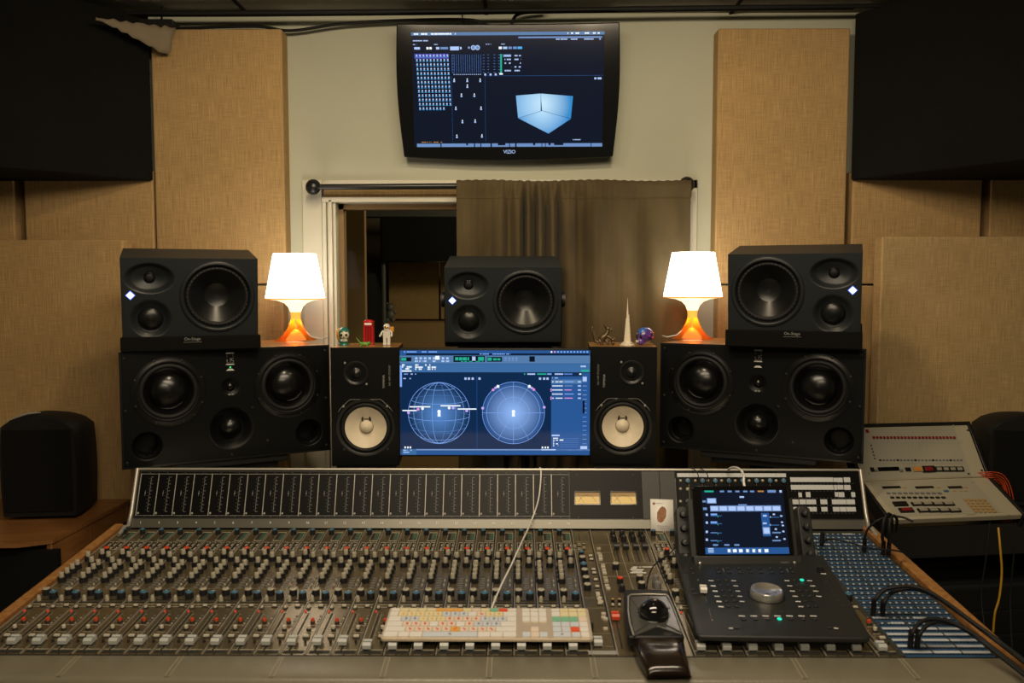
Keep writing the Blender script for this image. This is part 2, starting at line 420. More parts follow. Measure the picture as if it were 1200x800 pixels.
WM = {}
def put(name, data, M, parent=None, bevel=0, seg=2, kind=None, label=None):
    o = bpy.data.objects.new(name, data); COL.objects.link(o); WM[o.name] = M.copy()
    if parent is not None:
        o.parent = parent; o.matrix_basis = WM[parent.name].inverted() @ M
    else: o.matrix_basis = M
    if bevel:
        b = o.modifiers.new('bevel', 'BEVEL'); b.width = bevel; b.segments = seg; b.limit_method = 'ANGLE'; b.angle_limit = R(40); b.harden_normals = False
    if kind: o['kind'] = kind
    if label: o['label'] = label
    return o
def thing(name, label, cat, M, group=None, data=None, bevel=0, seg=2):
    o = put(name, data, M, None, bevel, seg); o['label'] = label; o['category'] = cat
    if group: o['group'] = group
    return o
def struct(name, mb, M=None, bevel=0, smooth=35):
    return put(name, mb.mesh(name, smooth), M or Matrix.Identity(4), None, bevel, kind='structure')
def dup(o, M, parent=None, names=True):
    """copy a thing, its parts and their sub-parts"""
    c = o.copy(); COL.objects.link(c); WM[c.name] = M.copy()
    if parent is not None: c.parent = parent; c.matrix_basis = WM[parent.name].inverted() @ M
    else: c.matrix_basis = M
    for ch in list(o.children): dup(ch, M @ (WM[o.name].inverted() @ WM[ch.name]), c)
    return c
TEXTS = {}
def text(name, body, size, mt, M, parent=None, ax='CENTER', depth=0.0003, space=1.0):
    """raised lettering lying on a face frame"""
    key = (body, size, mt, ax, space)
    if key not in TEXTS:
        cu = bpy.data.curves.new(name, 'FONT'); cu.body = body; cu.size = size; cu.extrude = depth; cu.align_x = ax; cu.align_y = 'CENTER'; cu.space_character = space
        cu.resolution_u = 2
        t = bpy.data.objects.new(name, cu); COL.objects.link(t)
        dg = bpy.context.evaluated_depsgraph_get(); dg.update()
        me = bpy.data.meshes.new_from_object(t.evaluated_get(dg)); bpy.data.objects.remove(t); me.name = name
        me.materials.clear(); me.materials.append(MATS[mt]); TEXTS[key] = me
    return put(name, TEXTS[key], M @ RX(R(90)), parent)
# ================================================================== THE SETTING
YW = 3.3; ZC = 2.56
mb = MB(); mb.box((-2.7, -1.6, -0.06), (2.7, YW + .12, 0), 'carpet'); struct('floor', mb)
mb = MB(); mb.box((-2.7, -1.6, ZC), (2.7, YW + .12, ZC + .08), 'ceiling_paint')
struct('ceiling', mb)
# ceiling tile battens (seams seen at the top of the picture)
mb = MB()
for x in (-1.95, -1.02, -0.12, 0.80, 1.72): mb.box((x - .006, 0.4, ZC - .006), (x + .006, YW, ZC), 'rear_dark')
mb.box((-2.7, 2.88, ZC - .007), (2.7, 2.892, ZC), 'rear_dark')
struct('trim_1', mb)
# back wall with the window opening
wl, wr = P(397, 400, YW).x, P(806, 400, YW).x
wt = P(600, 238, YW).z; wb = 0.35
mb = MB()
for a, b in (((-2.7, 0), (wl, ZC)), ((wr, 0), (2.7, ZC)), ((wl, wt), (wr, ZC)), ((wl, 0), (wr, wb))):
    mb.box((a[0], YW, a[1]), (b[0], YW + .12, b[1]), 'wall_paint')
struct('wall_back', mb)
mb = MB(); mb.box((-2.82, -1.6, 0), (-2.7, YW + .12, ZC), 'wall_paint'); struct('wall_left', mb)
mb = MB(); mb.box((2.7, -1.6, 0), (2.82, YW + .12, ZC), 'wall_paint'); struct('wall_right', mb)
# window casing: flat board, moulding steps, jamb
def casing_box(mb, u0, u1, z0, z1, y0, y1, mt='cream_trim'):
    a, b = P(u0, 400, YW).x, P(u1, 400, YW).x; mb.box((a, y0, z0), (b, y1, z1), mt)
xl0, xl1 = P(358, 400, YW).x, P(381, 400, YW).x
xr1 = P(814, 400, YW).x
zt = P(600, 211, YW).z
mb = MB()
mb.box((xl0, YW - .018, wb - .1), (xl1, YW, zt), 'cream_trim')
mb.box((xl1, YW - .018, P(600, 222, YW).z), (xr1, YW, zt), 'cream_trim')
mb.box((wr - .01, YW - .018, wb - .1), (xr1, YW, zt), 'cream_trim')
struct('trim_2', mb, bevel=.003)
mb = MB()
zz = P(600, 233, YW).z
for u0, u1, d in ((382.5, 387, .040), (387.5, 389.5, .028), (390, 394, .045), (394, 397.5, .030)):
    casing_box(mb, u0, u1, wb, zz if u0 < 388 else wt + .01, YW - d, YW)
mb.box((xl1 + .005, YW - .045, wt), (wr, YW, P(600, 232, YW).z), 'cream_trim')
mb.box((xl1 + .01, YW - .030, P(600, 232, YW).z), (wr, YW, P(600, 223, YW).z), 'rear_cloth')
mb.box((xl0, YW - .05, wb - .04), (xr1, YW, wb), 'cream_trim')
struct('trim_3', mb, bevel=.002)
# window: sash frame and glass
root = put('window_1', None, T((wl + wr) / 2, YW + .05, wb), kind='structure')
mb = MB()
for a, b in (((wl, wb), (wl + .018, wt)), ((wr - .018, wb), (wr, wt)), ((wl, wb), (wr, wb + .02)), ((wl, wt - .02), (wr, wt))):
    mb.box((a[0], YW + .035, a[1]), (b[0], YW + .085, b[1]), 'rear_brown')
put('window_frame', mb.mesh('window_frame'), Matrix.Identity(4), root)
mb = MB(); gh = wt - wb - .03       # the pane leans, as studio glass does
mb.box((wl + .018, -.003, 0), (wr - .018, .003, gh), 'window_glass')
put('glass_pane', mb.mesh('glass_pane'), T(0, YW + .115, wb + .015) @ RX(R(2.8)), root)

# room behind the window
YR = 6.3
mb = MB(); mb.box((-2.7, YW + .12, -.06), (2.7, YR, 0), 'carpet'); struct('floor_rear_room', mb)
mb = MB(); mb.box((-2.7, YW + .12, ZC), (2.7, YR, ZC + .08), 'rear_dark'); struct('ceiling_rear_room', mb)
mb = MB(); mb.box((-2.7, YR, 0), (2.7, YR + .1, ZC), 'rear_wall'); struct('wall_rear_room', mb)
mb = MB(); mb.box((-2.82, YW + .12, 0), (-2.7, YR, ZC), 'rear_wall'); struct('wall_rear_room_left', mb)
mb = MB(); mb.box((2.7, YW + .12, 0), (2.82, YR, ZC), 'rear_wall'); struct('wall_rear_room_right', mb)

def wbox(mb, u0, v0, u1, v1, Y, th, mt):
    a = P(u0, v0, Y); b = P(u1, v1, Y); mb.box((a.x, Y, a.z), (b.x, Y + th, b.z), mt)
def rear(name, label, cat, u0, v0, u1, v1, Y, th, mt, group=None, bevel=.004, to_floor=False):
    a = P(u0, v0, Y); b = P(u1, v1, Y)
    if to_floor: b.z = 0.0
    mb = MB(); cx = (a.x + b.x) / 2; z0 = min(a.z, b.z)
    mb.box((a.x - cx, 0, 0), (b.x - cx, th, abs(a.z - b.z)), mt)
    return thing(name, label, cat, T(cx, Y, z0), group, mb.mesh(name), bevel)
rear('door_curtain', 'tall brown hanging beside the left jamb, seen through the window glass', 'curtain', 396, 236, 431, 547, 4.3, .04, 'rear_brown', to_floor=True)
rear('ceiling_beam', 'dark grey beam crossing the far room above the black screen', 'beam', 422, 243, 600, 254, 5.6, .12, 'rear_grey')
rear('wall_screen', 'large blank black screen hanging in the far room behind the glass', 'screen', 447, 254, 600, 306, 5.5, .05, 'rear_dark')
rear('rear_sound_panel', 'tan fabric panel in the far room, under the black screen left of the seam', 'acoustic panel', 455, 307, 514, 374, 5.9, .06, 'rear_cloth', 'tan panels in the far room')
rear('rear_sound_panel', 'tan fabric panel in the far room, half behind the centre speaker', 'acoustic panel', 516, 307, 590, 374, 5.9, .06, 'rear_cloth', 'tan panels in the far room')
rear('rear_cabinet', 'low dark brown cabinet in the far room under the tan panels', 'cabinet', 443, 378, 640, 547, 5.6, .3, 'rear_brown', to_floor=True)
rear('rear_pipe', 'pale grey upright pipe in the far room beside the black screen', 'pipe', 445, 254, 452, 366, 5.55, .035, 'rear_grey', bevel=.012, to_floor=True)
mb = MB(); a = P(437, 330, 5.3)
mb.lathe([(.0, 1.62), (.07, 1.60), (.10, 1.5), (.11, 1.2), (.12, 0)], (0, 0, 0), 'rear_dark', 20, axis='z')
thing('covered_stand', 'dark round-topped covered shape standing in the far room by the pipe', 'stand', T(a.x - .06, 5.35, 0), None, mb.mesh('covered_stand'))
# small pale soft toy hanging on the pipe
a = P(448, 367, 5.35)
mb = MB()
mb.sphere((0, 0, .13), .045, 'toy_white', 12); mb.sphere((0, 0, .05), .05, 'toy_white', 12, (1, .8, 1.1))
for sx in (-1, 1):
    mb.sphere((sx * .05, 0, .075), .022, 'toy_white', 10); mb.sphere((sx * .03, -.01, -.005), .026, 'toy_white', 10); mb.sphere((sx * .03, 0, .17), .014, 'toy_white', 8)
thing('soft_toy', 'small pale toy bear seen through the glass against the grey pipe', 'toy', T(a.x, 5.68, P(448, 378, 5.6).z + .018) @ Matrix.Scale(.62, 4), None, mb.mesh('soft_toy'))

# ------------------------------------------------------------------ fabric wall panels
def panel(label, u0, v0, u1, v1, Y, th, mt='burlap', zb=None, group='fabric panels on the back wall', lean=0.0):
    a = P(u0, v0, Y); b = P(u1, v1, Y); b.x = P(u1, v0, Y).x
    if zb is not None: b.z = zb
    w = abs(b.x - a.x); h = a.z - b.z
    mb = MB(); mb.box((-w / 2, 0, 0), (w / 2, th, h), mt)
    return thing('acoustic_panel', label, 'acoustic panel', FR(((a.x + b.x) / 2, Y, b.z), 0, lean), group, mb.mesh('acoustic_panel'), .006, 3)
YP = 3.217
panel('tall tan fabric panel left of the screen, under the taped paper scrap', 176, 34, 330, 332.5, YP, .08)
panel('tan fabric panel behind the left table lamp, under the tall panel', 182, 334.5, 331, 545, YP, .08, zb=.3)
panel('tan fabric panel in shadow under the left dark ceiling trap', 27, 200, 178.5, 332.5, YP, .08)
panel('tan panel at the far left edge beyond the dark gap', -90, 200, 15, 332.5, YP, .08)
panel('tall tan fabric panel right of the screen beside the curtain', 842, 33, 997, 332.5, YP, .08)
panel('tan fabric panel behind the right speakers, under the tall panel', 842, 334.5, 1000, 545, YP, .08, zb=.3)
panel('tan fabric panel in shadow under the right dark ceiling trap', 1000, 200, 1152, 332.5, YP, .08)
panel('tan panel at the far right edge beyond the dark gap', 1162, 200, 1290, 332.5, YP, .08)
panel('tan fabric panel low on the wall right of the stacked speakers', 1002, 334.5, 1150, 545, YP, .08, zb=.3)
panel('wide tan fabric panel leaning behind the left black covered speaker', -120, 281, 144, 587, 3.10, .07, 'burlap', group='leaning fabric panels')
panel('wide pale tan fabric panel leaning behind the beige remote', 1034, 277, 1320, 587, 3.10, .07, 'burlap_pale', zb=.72, group='leaning fabric panels')
# something for the leaning panels to stand on: low plinths behind the desk furniture
for sx, lab in ((-1, 'left'), (1, 'right')):
    x0 = P(-120 if sx < 0 else 1034, 400, 3.10).x; x1 = P(144 if sx < 0 else 1320, 400, 3.10).x
    zz = (P(0, 587, 3.10).z if sx < 0 else .72) - .002
    mb = MB(); mb.box((-(x1 - x0) / 2, 0, 0), ((x1 - x0) / 2, .11, zz - .03), 'rear_dark'); mb.box((-(x1 - x0) / 2 - .01, -.01, zz - .03), ((x1 - x0) / 2 + .01, .12, zz), 'rear_dark')
    thing('panel_plinth', f'low dark plinth carrying the leaning tan panel on the {lab}', 'plinth', T((x0 + x1) / 2, 3.09, 0), None, mb.mesh('panel_plinth'), .003)

# dark corner traps hanging under the ceiling
def trap(label, pts, zb, zt_):
    mb = MB(); n = len(pts); cx, cy = pts[0]
    vs = [(x - cx, y - cy, 0) for x, y in pts] + [(x - cx, y - cy, zt_ - zb) for x, y in pts]
    mb.add(vs, [tuple(range(n))[::-1], tuple(range(n, 2 * n))] + [(i, (i + 1) % n, n + (i + 1) % n, n + i) for i in range(n)], 'black_cloth')
    thing('corner_trap', label, 'acoustic panel', T(cx, cy, zb), 'dark corner traps under the ceiling', mb.mesh('corner_trap'), .006)
xa = P(180.5, 213, YP).x; xb = P(996, 212, YP).x
trap('large black fabric bass trap in the upper left corner', [(xa, YP - .004), (xa - .95, 2.20), (-2.69, 2.20), (-2.69, YP - .004)], 1.925, ZC - .03)
trap('large black fabric bass trap in the upper right corner', [(xb, YP - .004), (2.69, YP - .004), (2.69, 2.05), (xb + .75, 2.05)][::1], 1.925, ZC - .03)

# taped paper scrap at the top left
a = [(115, 22), (208, 34), (200, 64), (165, 52), (140, 38)]
pts = [P(u, v, YP - .015 - .19 * (208 - u) / 93) for u, v in a]
o = pts[1]; mb = MB()
nx = 14; top = [pts[0], pts[1]]; 
vs = []; fs = []
for i in range(nx + 1):
    t = i / nx; up = pts[0].lerp(pts[1], t)
    u = 115 + 93 * t; vb = 24 + (64 - 24) * min(1, (t / .92)) ** 1.1
    dn = P(u - 8 * t, vb, YP - .02 - .19 * (208 - u) / 93)
    for j in range(5):
        p = up.lerp(dn, j / 4) - o; p.y += .010 * math.sin(i * 1.9 + j * 1.3) * math.sin(j * 2.1 + i * .7) - .012; p.z += .004 * math.sin(i * 2.7 + j) ; vs.append(tuple(p))
for i in range(nx):
    for j in range(4): q = i * 5 + j; fs.append((q, q + 1, q + 6, q + 5))
mb.add(vs, fs, 'paper_dull')
ob = thing('paper_scrap', 'crumpled brown paper scrap taped under the ceiling above the left tall panel', 'paper', T(*o), None, mb.mesh('paper_scrap', None))
sm = ob.modifiers.new('solid', 'SOLIDIFY'); sm.thickness = .0015
mb = MB(); 
a = P(186, 30, YP); mb.box((-.06, -.03, 0), (.06, .05, .022), 'black_metal'); mb.tube([(.01, 0, .02), (.02, -.01, .07), (.0, -.01, .1)], .004, 'black_rubber', 6)
thing('wall_clip', 'small black bracket above the taped paper scrap', 'bracket', T(a.x, YP - .0, P(186, 33, YP).z + .002), None, mb.mesh('wall_clip'))

# cables running along the top of the wall
def cable(name, label, pts, r, mt='black_rubber', cat='cable', group=None, n=8, sm_=True):
    pts = [Vector(p) for p in pts]; o = pts[0]
    if sm_:
        out = []
        for i in range(len(pts) - 1):
            p0 = pts[max(i - 1, 0)]; p1 = pts[i]; p2 = pts[i + 1]; p3 = pts[min(i + 2, len(pts) - 1)]
            for k in range(6):
                t = k / 6
                out.append(0.5 * ((2 * p1) + (-p0 + p2) * t + (2 * p0 - 5 * p1 + 4 * p2 - p3) * t * t + (-p0 + 3 * p1 - 3 * p2 + p3) * t ** 3))
        out.append(pts[-1]); pts = out
    mb = MB(); mb.tube([p - o for p in pts], r, mt, n)
    return thing(name, label, cat, T(*o), group, mb.mesh(name))
Yc = 3.16
cable('ceiling_conduit', 'thick black conduit along the top of the wall above the screen', [P(u, v, Yc) for u, v in ((-40, 15), (95, 15), (300, 14.5), (600, 12), (800, 9), (1000, 7), (1240, 5))], .008, group='black lines along the ceiling edge')
cable('ceiling_conduit', 'thin black line just under the thick conduit', [P(u, v, Yc + .02) for u, v in ((90, 18), (300, 18), (600, 15), (800, 12), (1000, 10))], .005, group='black lines along the ceiling edge')
cable('wall_cable', 'black cable sagging from the paper scrap to the top left of the screen', [P(u, v, 3.25) for u, v in ((176, 31), (210, 33), (300, 31), (340, 36), (400, 28), (470, 24), (545, 23), (570, 29), (575, 40))], .006)
cable('wall_cable', 'short black cable rising from the top of the screen to the conduit', [P(u, v, 3.24) for u, v in ((599, 40), (601, 24), (610, 16), (640, 13))], .006)
cable('wall_cable', 'thin black wire hanging from the ceiling above the screen', [P(u, v, 3.27) for u, v in ((541.5, -5), (541.5, 10), (542, 22), (543, 30))], .0022)

# ------------------------------------------------------------------ curtain rod and curtain
a = P(367, 219, 3.2); b = P(805, 216, 3.2)
root = thing('curtain_rod', 'black curtain rod with round finials above the window', 'curtain rod', T(a.x, 3.2, a.z))
mb = MB(); mb.tube([a, b], .0105, 'black_metal', 16); put('rod', mb.mesh('rod'), Matrix.Identity(4), root)
for q in (a, b):
    mb = MB(); mb.lathe([(0, -.022), (.012, -.021), (.024, -.012), (.029, 0), (.024, .012), (.012, .021), (0, .022)], (0, 0, 0), 'black_metal', 28, axis='y')
    mb.ring(0, 0, .016, .0012, .0205, 'black_gloss')
    put('finial', mb.mesh('finial'), T(*q), root)
    mb = MB(); mb.tube([(0, 0, 0), (0, .06, 0), (0, .098, 0)], .007, 'black_metal', 10); put('bracket', mb.mesh('bracket'), T(*q) @ T(.02, 0, 0), root)
x0, x1 = P(536, 300, 3.18).x, P(808, 300, 3.18).x; ztop = P(600, 212, 3.18).z; zbot = .42
nx, nz = 330, 70; vs = []; fs = []; cw = x1 - x0
def fold(s, t):
    """s 0..1 across, t 0..1 down; fold displacement towards the room"""
    g = math.exp(-((s - .36) / .16) ** 2)                       # gathered zone
    g2 = math.exp(-((s - .05) / .10) ** 2)
    fan = s - .10 * t * (s - .30)
    ph = 2 * math.pi * (3.6 * fan + 5.2 * (1 / (1 + math.exp(-(fan - .34) / .07))))
    y = .026 * math.sin(ph + .6 * math.sin(5 * s)) * (.45 + .80 * g)
    y += .007 * math.sin(ph * 1.7 + 1.8 * t + 1.0) * (.3 + .9 * g)
    y += .010 * math.sin(2 * math.pi * (2.2 * s + .5 * t)) + .004 * math.sin(2 * math.pi * (9 * s - 1.3 * t)) * (1 - g)
    return y
for j in range(nz + 1):
    t = j / nz; z = ztop + (zbot - ztop) * t
    for i in range(nx + 1):
        s = i / nx
        k = min(1.0, max(0.0, (t - .018) / .05)); pocket = math.exp(-((t - .010) / .012) ** 2)
        ruff = .005 * math.sin(2 * math.pi * 38 * s + 1.5 * math.sin(17 * s)) * math.exp(-((s - .36) / .30) ** 2) * (1 - k * .75)
        y = 3.178 - fold(s, t) * (.15 + .85 * k) - ruff - .010 * pocket - .004
        y -= .004 * (1 - k)
        xx = x0 + cw * s + .006 * math.sin(3 * t + 6 * s) * t + .012 * t * (1 if s > .95 else 0) * 0
        zz = z + (.0022 * math.sin(2 * math.pi * 2.1 * s) + .0012 * math.sin(2 * math.pi * 27 * s) if j < 3 else 0)
        vs.append((xx - x0, y - 3.2, zz - zbot))
for j in range(nz):
    for i in range(nx): q = j * (nx + 1) + i; fs.append((q, q + nx + 1, q + nx + 2, q + 1))
mb = MB(); mb.add(vs, fs, 'velvet_brown')
c_ = thing('curtain', 'olive brown velvet curtain gathered on the rod over the right of the window', 'curtain', T(x0, 3.2, zbot), None, mb.mesh('curtain', None))
sm = c_.modifiers.new('solid', 'SOLIDIFY'); sm.thickness = .003; sm.offset = 1
# pocket seam below the rod
mb = MB(); pts = []
for i in range(0, nx + 1, 2):
    q = vs[int(.042 * nz + .5) * (nx + 1) + i]; pts.append((q[0], q[1] - .0035, q[2]))
mb.tube(pts, .0016, 'velvet_brown', 6); put('hem_seam', mb.mesh('hem_seam'), T(x0, 3.2, zbot), c_)

# ================================================================== TELEVISION
TVM = FR((-0.0373, 3.15, 2.4806), -0.012, 0.1695)
WT, HT = .8035, .4682
tv = thing('wall_television', 'black curved-frame television tilted down from the wall, showing mixing software', 'television', TVM)
def tvxy(cx, cy):  # crop pixels -> target pixels -> screen plane
    return hit(TVM, 470 + cx / 4.4444, 20 + cy / 4.4444, .0)
outline = []
N_ = 14
for i in range(N_ + 1):   # bottom, left to right
    s = i / N_; outline.append((-WT/2 + .012 + (WT - .024) * s, -HT - .004 - .013 * (1 - (2*s - 1) ** 2) + .0))
for i in range(1, N_):    # right side
    s = i / N_; outline.append((WT/2 - .012 + .012 * s + .012 * math.sin(math.pi * s), -HT + HT * s))
for i in range(N_ + 1):
    s = i / N_; outline.append((WT/2 - WT * s, .000 - .004 * (1 - (2*s - 1) ** 2)))
for i in range(1, N_):
    s = i / N_; outline.append((-WT/2 + .012 * s - .012 * math.sin(math.pi * s), -HT * s))
mb = MB(); mb.prism(outline, -.055, .006, 'black_gloss')
put('frame', mb.mesh('frame', 30), TVM, tv, .004, 3)
mb = MB(); mb.box((-.22, .05, -.38), (.22, .10, -.08), 'black_plastic'); mb.box((-.06, .09, -.30), (.06, .145, -.14), 'black_metal')
put('wall_mount', mb.mesh('wall_mount'), TVM, tv)
sx0, sz1 = hit(TVM, 481.7, 38.0, .007); sx1, _ = hit(TVM, 708.5, 38.0, .007); _, sz0 = hit(TVM, 590, 171.5, .007)
class Scr:
    """draws picture elements on a display face; coordinates are fractions (0..1 right, 0..1 down)"""
    def __init__(s, x0, z0, x1, z1, h):
        s.b = MB(); s.x0, s.z0, s.x1, s.z1, s.h = x0, z0, x1, z1, h
    def X(s, a, b): return s.x0 + (s.x1 - s.x0) * a, s.z1 + (s.z0 - s.z1) * b
    def r(s, a, b, c, d, mt, l=1):
        x0, z1 = s.X(a, b); x1, z0 = s.X(c, d); s.b.rect(x0, z0, x1, z1, s.h + .0002 * l, mt)
    def poly(s, pts, mt, l=1):
        q = [s.X(*p) for p in pts]
        s.b.add([(x, -(s.h + .0002 * l), z) for x, z in q], [tuple(range(len(q)))], mt)
    def ln(s, pts, w, mt, l=2, closed=False):
        s.b.line([s.X(*p) for p in pts], w, s.h + .0002 * l, mt, closed)
    def row(s, a, b, c, hh, mt, seed, l=2, dens=.65, step=None):
        """a run of unreadable small print"""
        rn = random.Random(seed); x = a; ar = (s.x1 - s.x0) / (s.z1 - s.z0); st = step or hh / ar * 1.1
        while x < c:
            w = min(st * rn.uniform(.5, 1.9), c - x)
            if rn.random() < dens: s.r(x, b, x + w * .85, b + hh, mt, l)
            x += w
sc = Scr(sx0, sz0, sx1, sz1, .0065)
tx = lambda cx: (cx - 52) / 1005.0
ty = lambda cy: (cy - 84) / 590.0
sc.r(0, 0, 1, 1, 'scr_navy', 0)
def R4(x0, y0, x1, y1, mt, l=1): sc.r(tx(x0), ty(y0), tx(x1), ty(y1), mt, l)
R4(52, 84, 1057, 100, 'scr_blue3'); R4(610, 108, 1045, 116, 'scr_bar')
sc.row(tx(60), ty(88), tx(285), .014, 'scr_white', 1, 3); sc.row(tx(850), ty(88), tx(1050), .013, 'scr_white', 2, 3, .5)
sc.row(tx(805), ty(119), tx(1040), .010, 'scr_text', 3); sc.row(tx(60), ty(123), tx(140), .010, 'scr_text', 4, dens=.9)
for x0, x1, mt in ((66, 96, 'scr_text'), (130, 142, 'scr_white'), (146, 158, 'scr_white'), (180, 198, 'scr_text'), (204, 243, 'scr_bar'), (254, 300, 'scr_text'), (305, 314, 'scr_text'), (508, 524, 'scr_white'), (530, 552, 'scr_text'), (558, 576, 'scr_bar'), (582, 602, 'scr_bar'), (606, 630, 'scr_cyan')):
    R4(x0, 158 if x1 - x0 < 40 else 156, x1, 170 if x1 - x0 < 40 else 175, mt, 2)
for cx in (352, 375, 397):
    r_ = 5 if cx == 352 else 12
    x, z = sc.X(tx(cx), ty(162)); sc.b.disc(x, z, r_ * .00071, sc.h + .0004, 'scr_text'); sc.b.disc(x, z, r_ * .0005, sc.h + .0006, 'scr_bar')
for i, (x0, x1) in enumerate(((60, 80), (170, 190), (435, 475), (510, 540))): sc.row(tx(x0), ty(143), tx(x1), .007, 'scr_text', 10 + i)
R4(66, 192, 245, 217, 'scr_violet')
for j in range(13):
    for i in range(10):
        if j == 12 and i > 7: continue
        if j == 11 and i > 7 and False: continue
        cx = 70 + i * 18 + j * .9; cy = 196 + j * 22.6
        R4(cx + 4, cy, cx + 11, cy + 9, 'scr_text', 2); R4(cx + 2, cy + 11, cx + 13, cy + 14, 'scr_cyan', 2)
for i in range(14):
    R4(262 + i * 11.6, 196, 263.3 + i * 11.6, 290, 'scr_line_dim'); R4(270 + i * 10.6, 296, 275 + i * 10.6, 300, 'scr_text')
for j in range(7):
    for cx in (262, 424, 448, 480, 505): R4(cx, 198 + j * 15, cx + 9, 200 + j * 15, 'scr_line_dim')
R4(515, 195, 524, 292, 'scr_green'); R4(510, 292, 528, 300, 'scr_white', 2)
for cx in (436, 464, 491): x, z = sc.X(tx(cx), ty(299)); sc.b.disc(x, z, .004, sc.h + .0004, 'scr_text')
R4(530, 197, 572, 210, 'scr_bar')
for i in range(5):
    for k, cx in enumerate((538, 590)):
        sc.row(tx(cx), ty(200 + i * 19), tx(cx + 34), .012, 'scr_text', 30 + i * 2 + k, 3, .75)
for cx, cy in ((272, 328), (341, 328), (409, 328), (341, 358), (309, 405), (377, 405), (278, 473), (412, 473), (312, 542), (380, 540), (281, 620), (415, 618)):
    R4(cx - 2.5, cy - 9, cx + 2.5, cy - 2, 'scr_white', 2); R4(cx - 4.5, cy, cx + 4.5, cy + 9, 'scr_text', 2)
for x_ in (258, 434): R4(x_, 305, x_ + 1.2, 645, 'scr_blue1')
R4(434, 305, 1055, 306.5, 'scr_blue1')
R4(1008, 316, 1020, 326, 'scr_text', 2); R4(1026, 316, 1046, 326, 'scr_text', 2)
rb = radial('scr_box_a', (0.55, 0.80, 1.0), (0.10, 0.40, 0.80), .12, (0, 0, 0))
# the lit three-sided box on the display
cxp = sc.X(tx(735), ty(480)); 
for nm, pts, cin, cout in (('a', [(597, 408), (728, 398), (728, 488), (608, 525)], (.55, .80, 1.0), (.16, .42, .75)),
                           ('b', [(728, 398), (898, 412), (888, 528), (735, 488)], (.60, .85, 1.0), (.035, .26, .60)),
                           ('c', [(608, 525), (735, 486), (888, 530), (770, 607)], (.50, .78, 1.0), (.03, .25, .62))):
    radial('scr_face_' + nm, cin, cout, .105, (cxp[0], -.006, cxp[1] + (.02 if nm != 'c' else 0)), 1.1)
    sc.poly([(tx(x), ty(y)) for x, y in pts], 'scr_face_' + nm, 2)
for p in ([(728, 398), (732, 488)], [(735, 487), (608, 525)], [(735, 487), (888, 530)]): sc.ln([(tx(x), ty(y)) for x, y in p], .0012, 'scr_blue1', 4)
R4(66, 658, 1057, 676, 'scr_bar')
rn = random.Random(5)
for x_, w_ in ((192, 6), (330, 10), (372, 6), (406, 5), (460, 8), (500, 40), (560, 5), (592, 8), (688, 12), (733, 4), (752, 4), (770, 12), (800, 50), (996, 4)): R4(x_, 658, x_ + w_, 668 if w_ > 9 else 676, 'scr_navy', 2)
sc.row(tx(84), ty(648), tx(222), .008, 'scr_orange', 8); sc.row(tx(900), ty(637), tx(942), .008, 'scr_text', 9)
put('screen', sc.b.mesh('screen', None), TVM, tv)
x, z = hit(TVM, 597, 178, .012); text('logo', 'VIZIO', .0185, 'scr_text', TVM @ T(x, -.0075, z), tv, space=.95)
# ================================================================== LOUDSPEAKERS
def smooth01(x): x = max(0.0, min(1.0, x)); return x * x * (3 - 2 * x)
def lin(a, b, n): return [a + (b - a) * i / n for i in range(n + 1)]
def cabinet_mb(Wd, H, D, mt, top=None, k=1.0):
    """open-fronted box hanging below z=0, front at y=0"""
    mb = MB(); w = Wd / 2
    vs = [(-w,0,-H),(w,0,-H),(w,0,0),(-w,0,0),(-w*k,D,-H),(w*k,D,-H),(w*k,D,0),(-w*k,D,0)]
    mb.add(vs, [(0,4,5,1),(1,5,6,2),(3,0,4,7)[::1],(4,7,6,5)[::1]], mt)
    mb.f[-2] = tuple(mb.f[-2])[::-1]; 
    mb.add(vs, [(3,2,6,7)], top or mt)
    b = .010                                                     # front rim
    ins = [(-w+b,0,-H+b),(w-b,0,-H+b),(w-b,0,-b),(-w+b,0,-b)]
    mb.add(vs[:4] + ins, [(0,1,5,4),(1,2,6,5),(2,3,7,6),(3,0,4,7)], mt)
    mb.add(ins + [(x, .03, z) for x, y, z in ins], [(0,1,5,4),(1,2,6,5),(2,3,7,6),(3,0,4,7)], mt)
    return mb

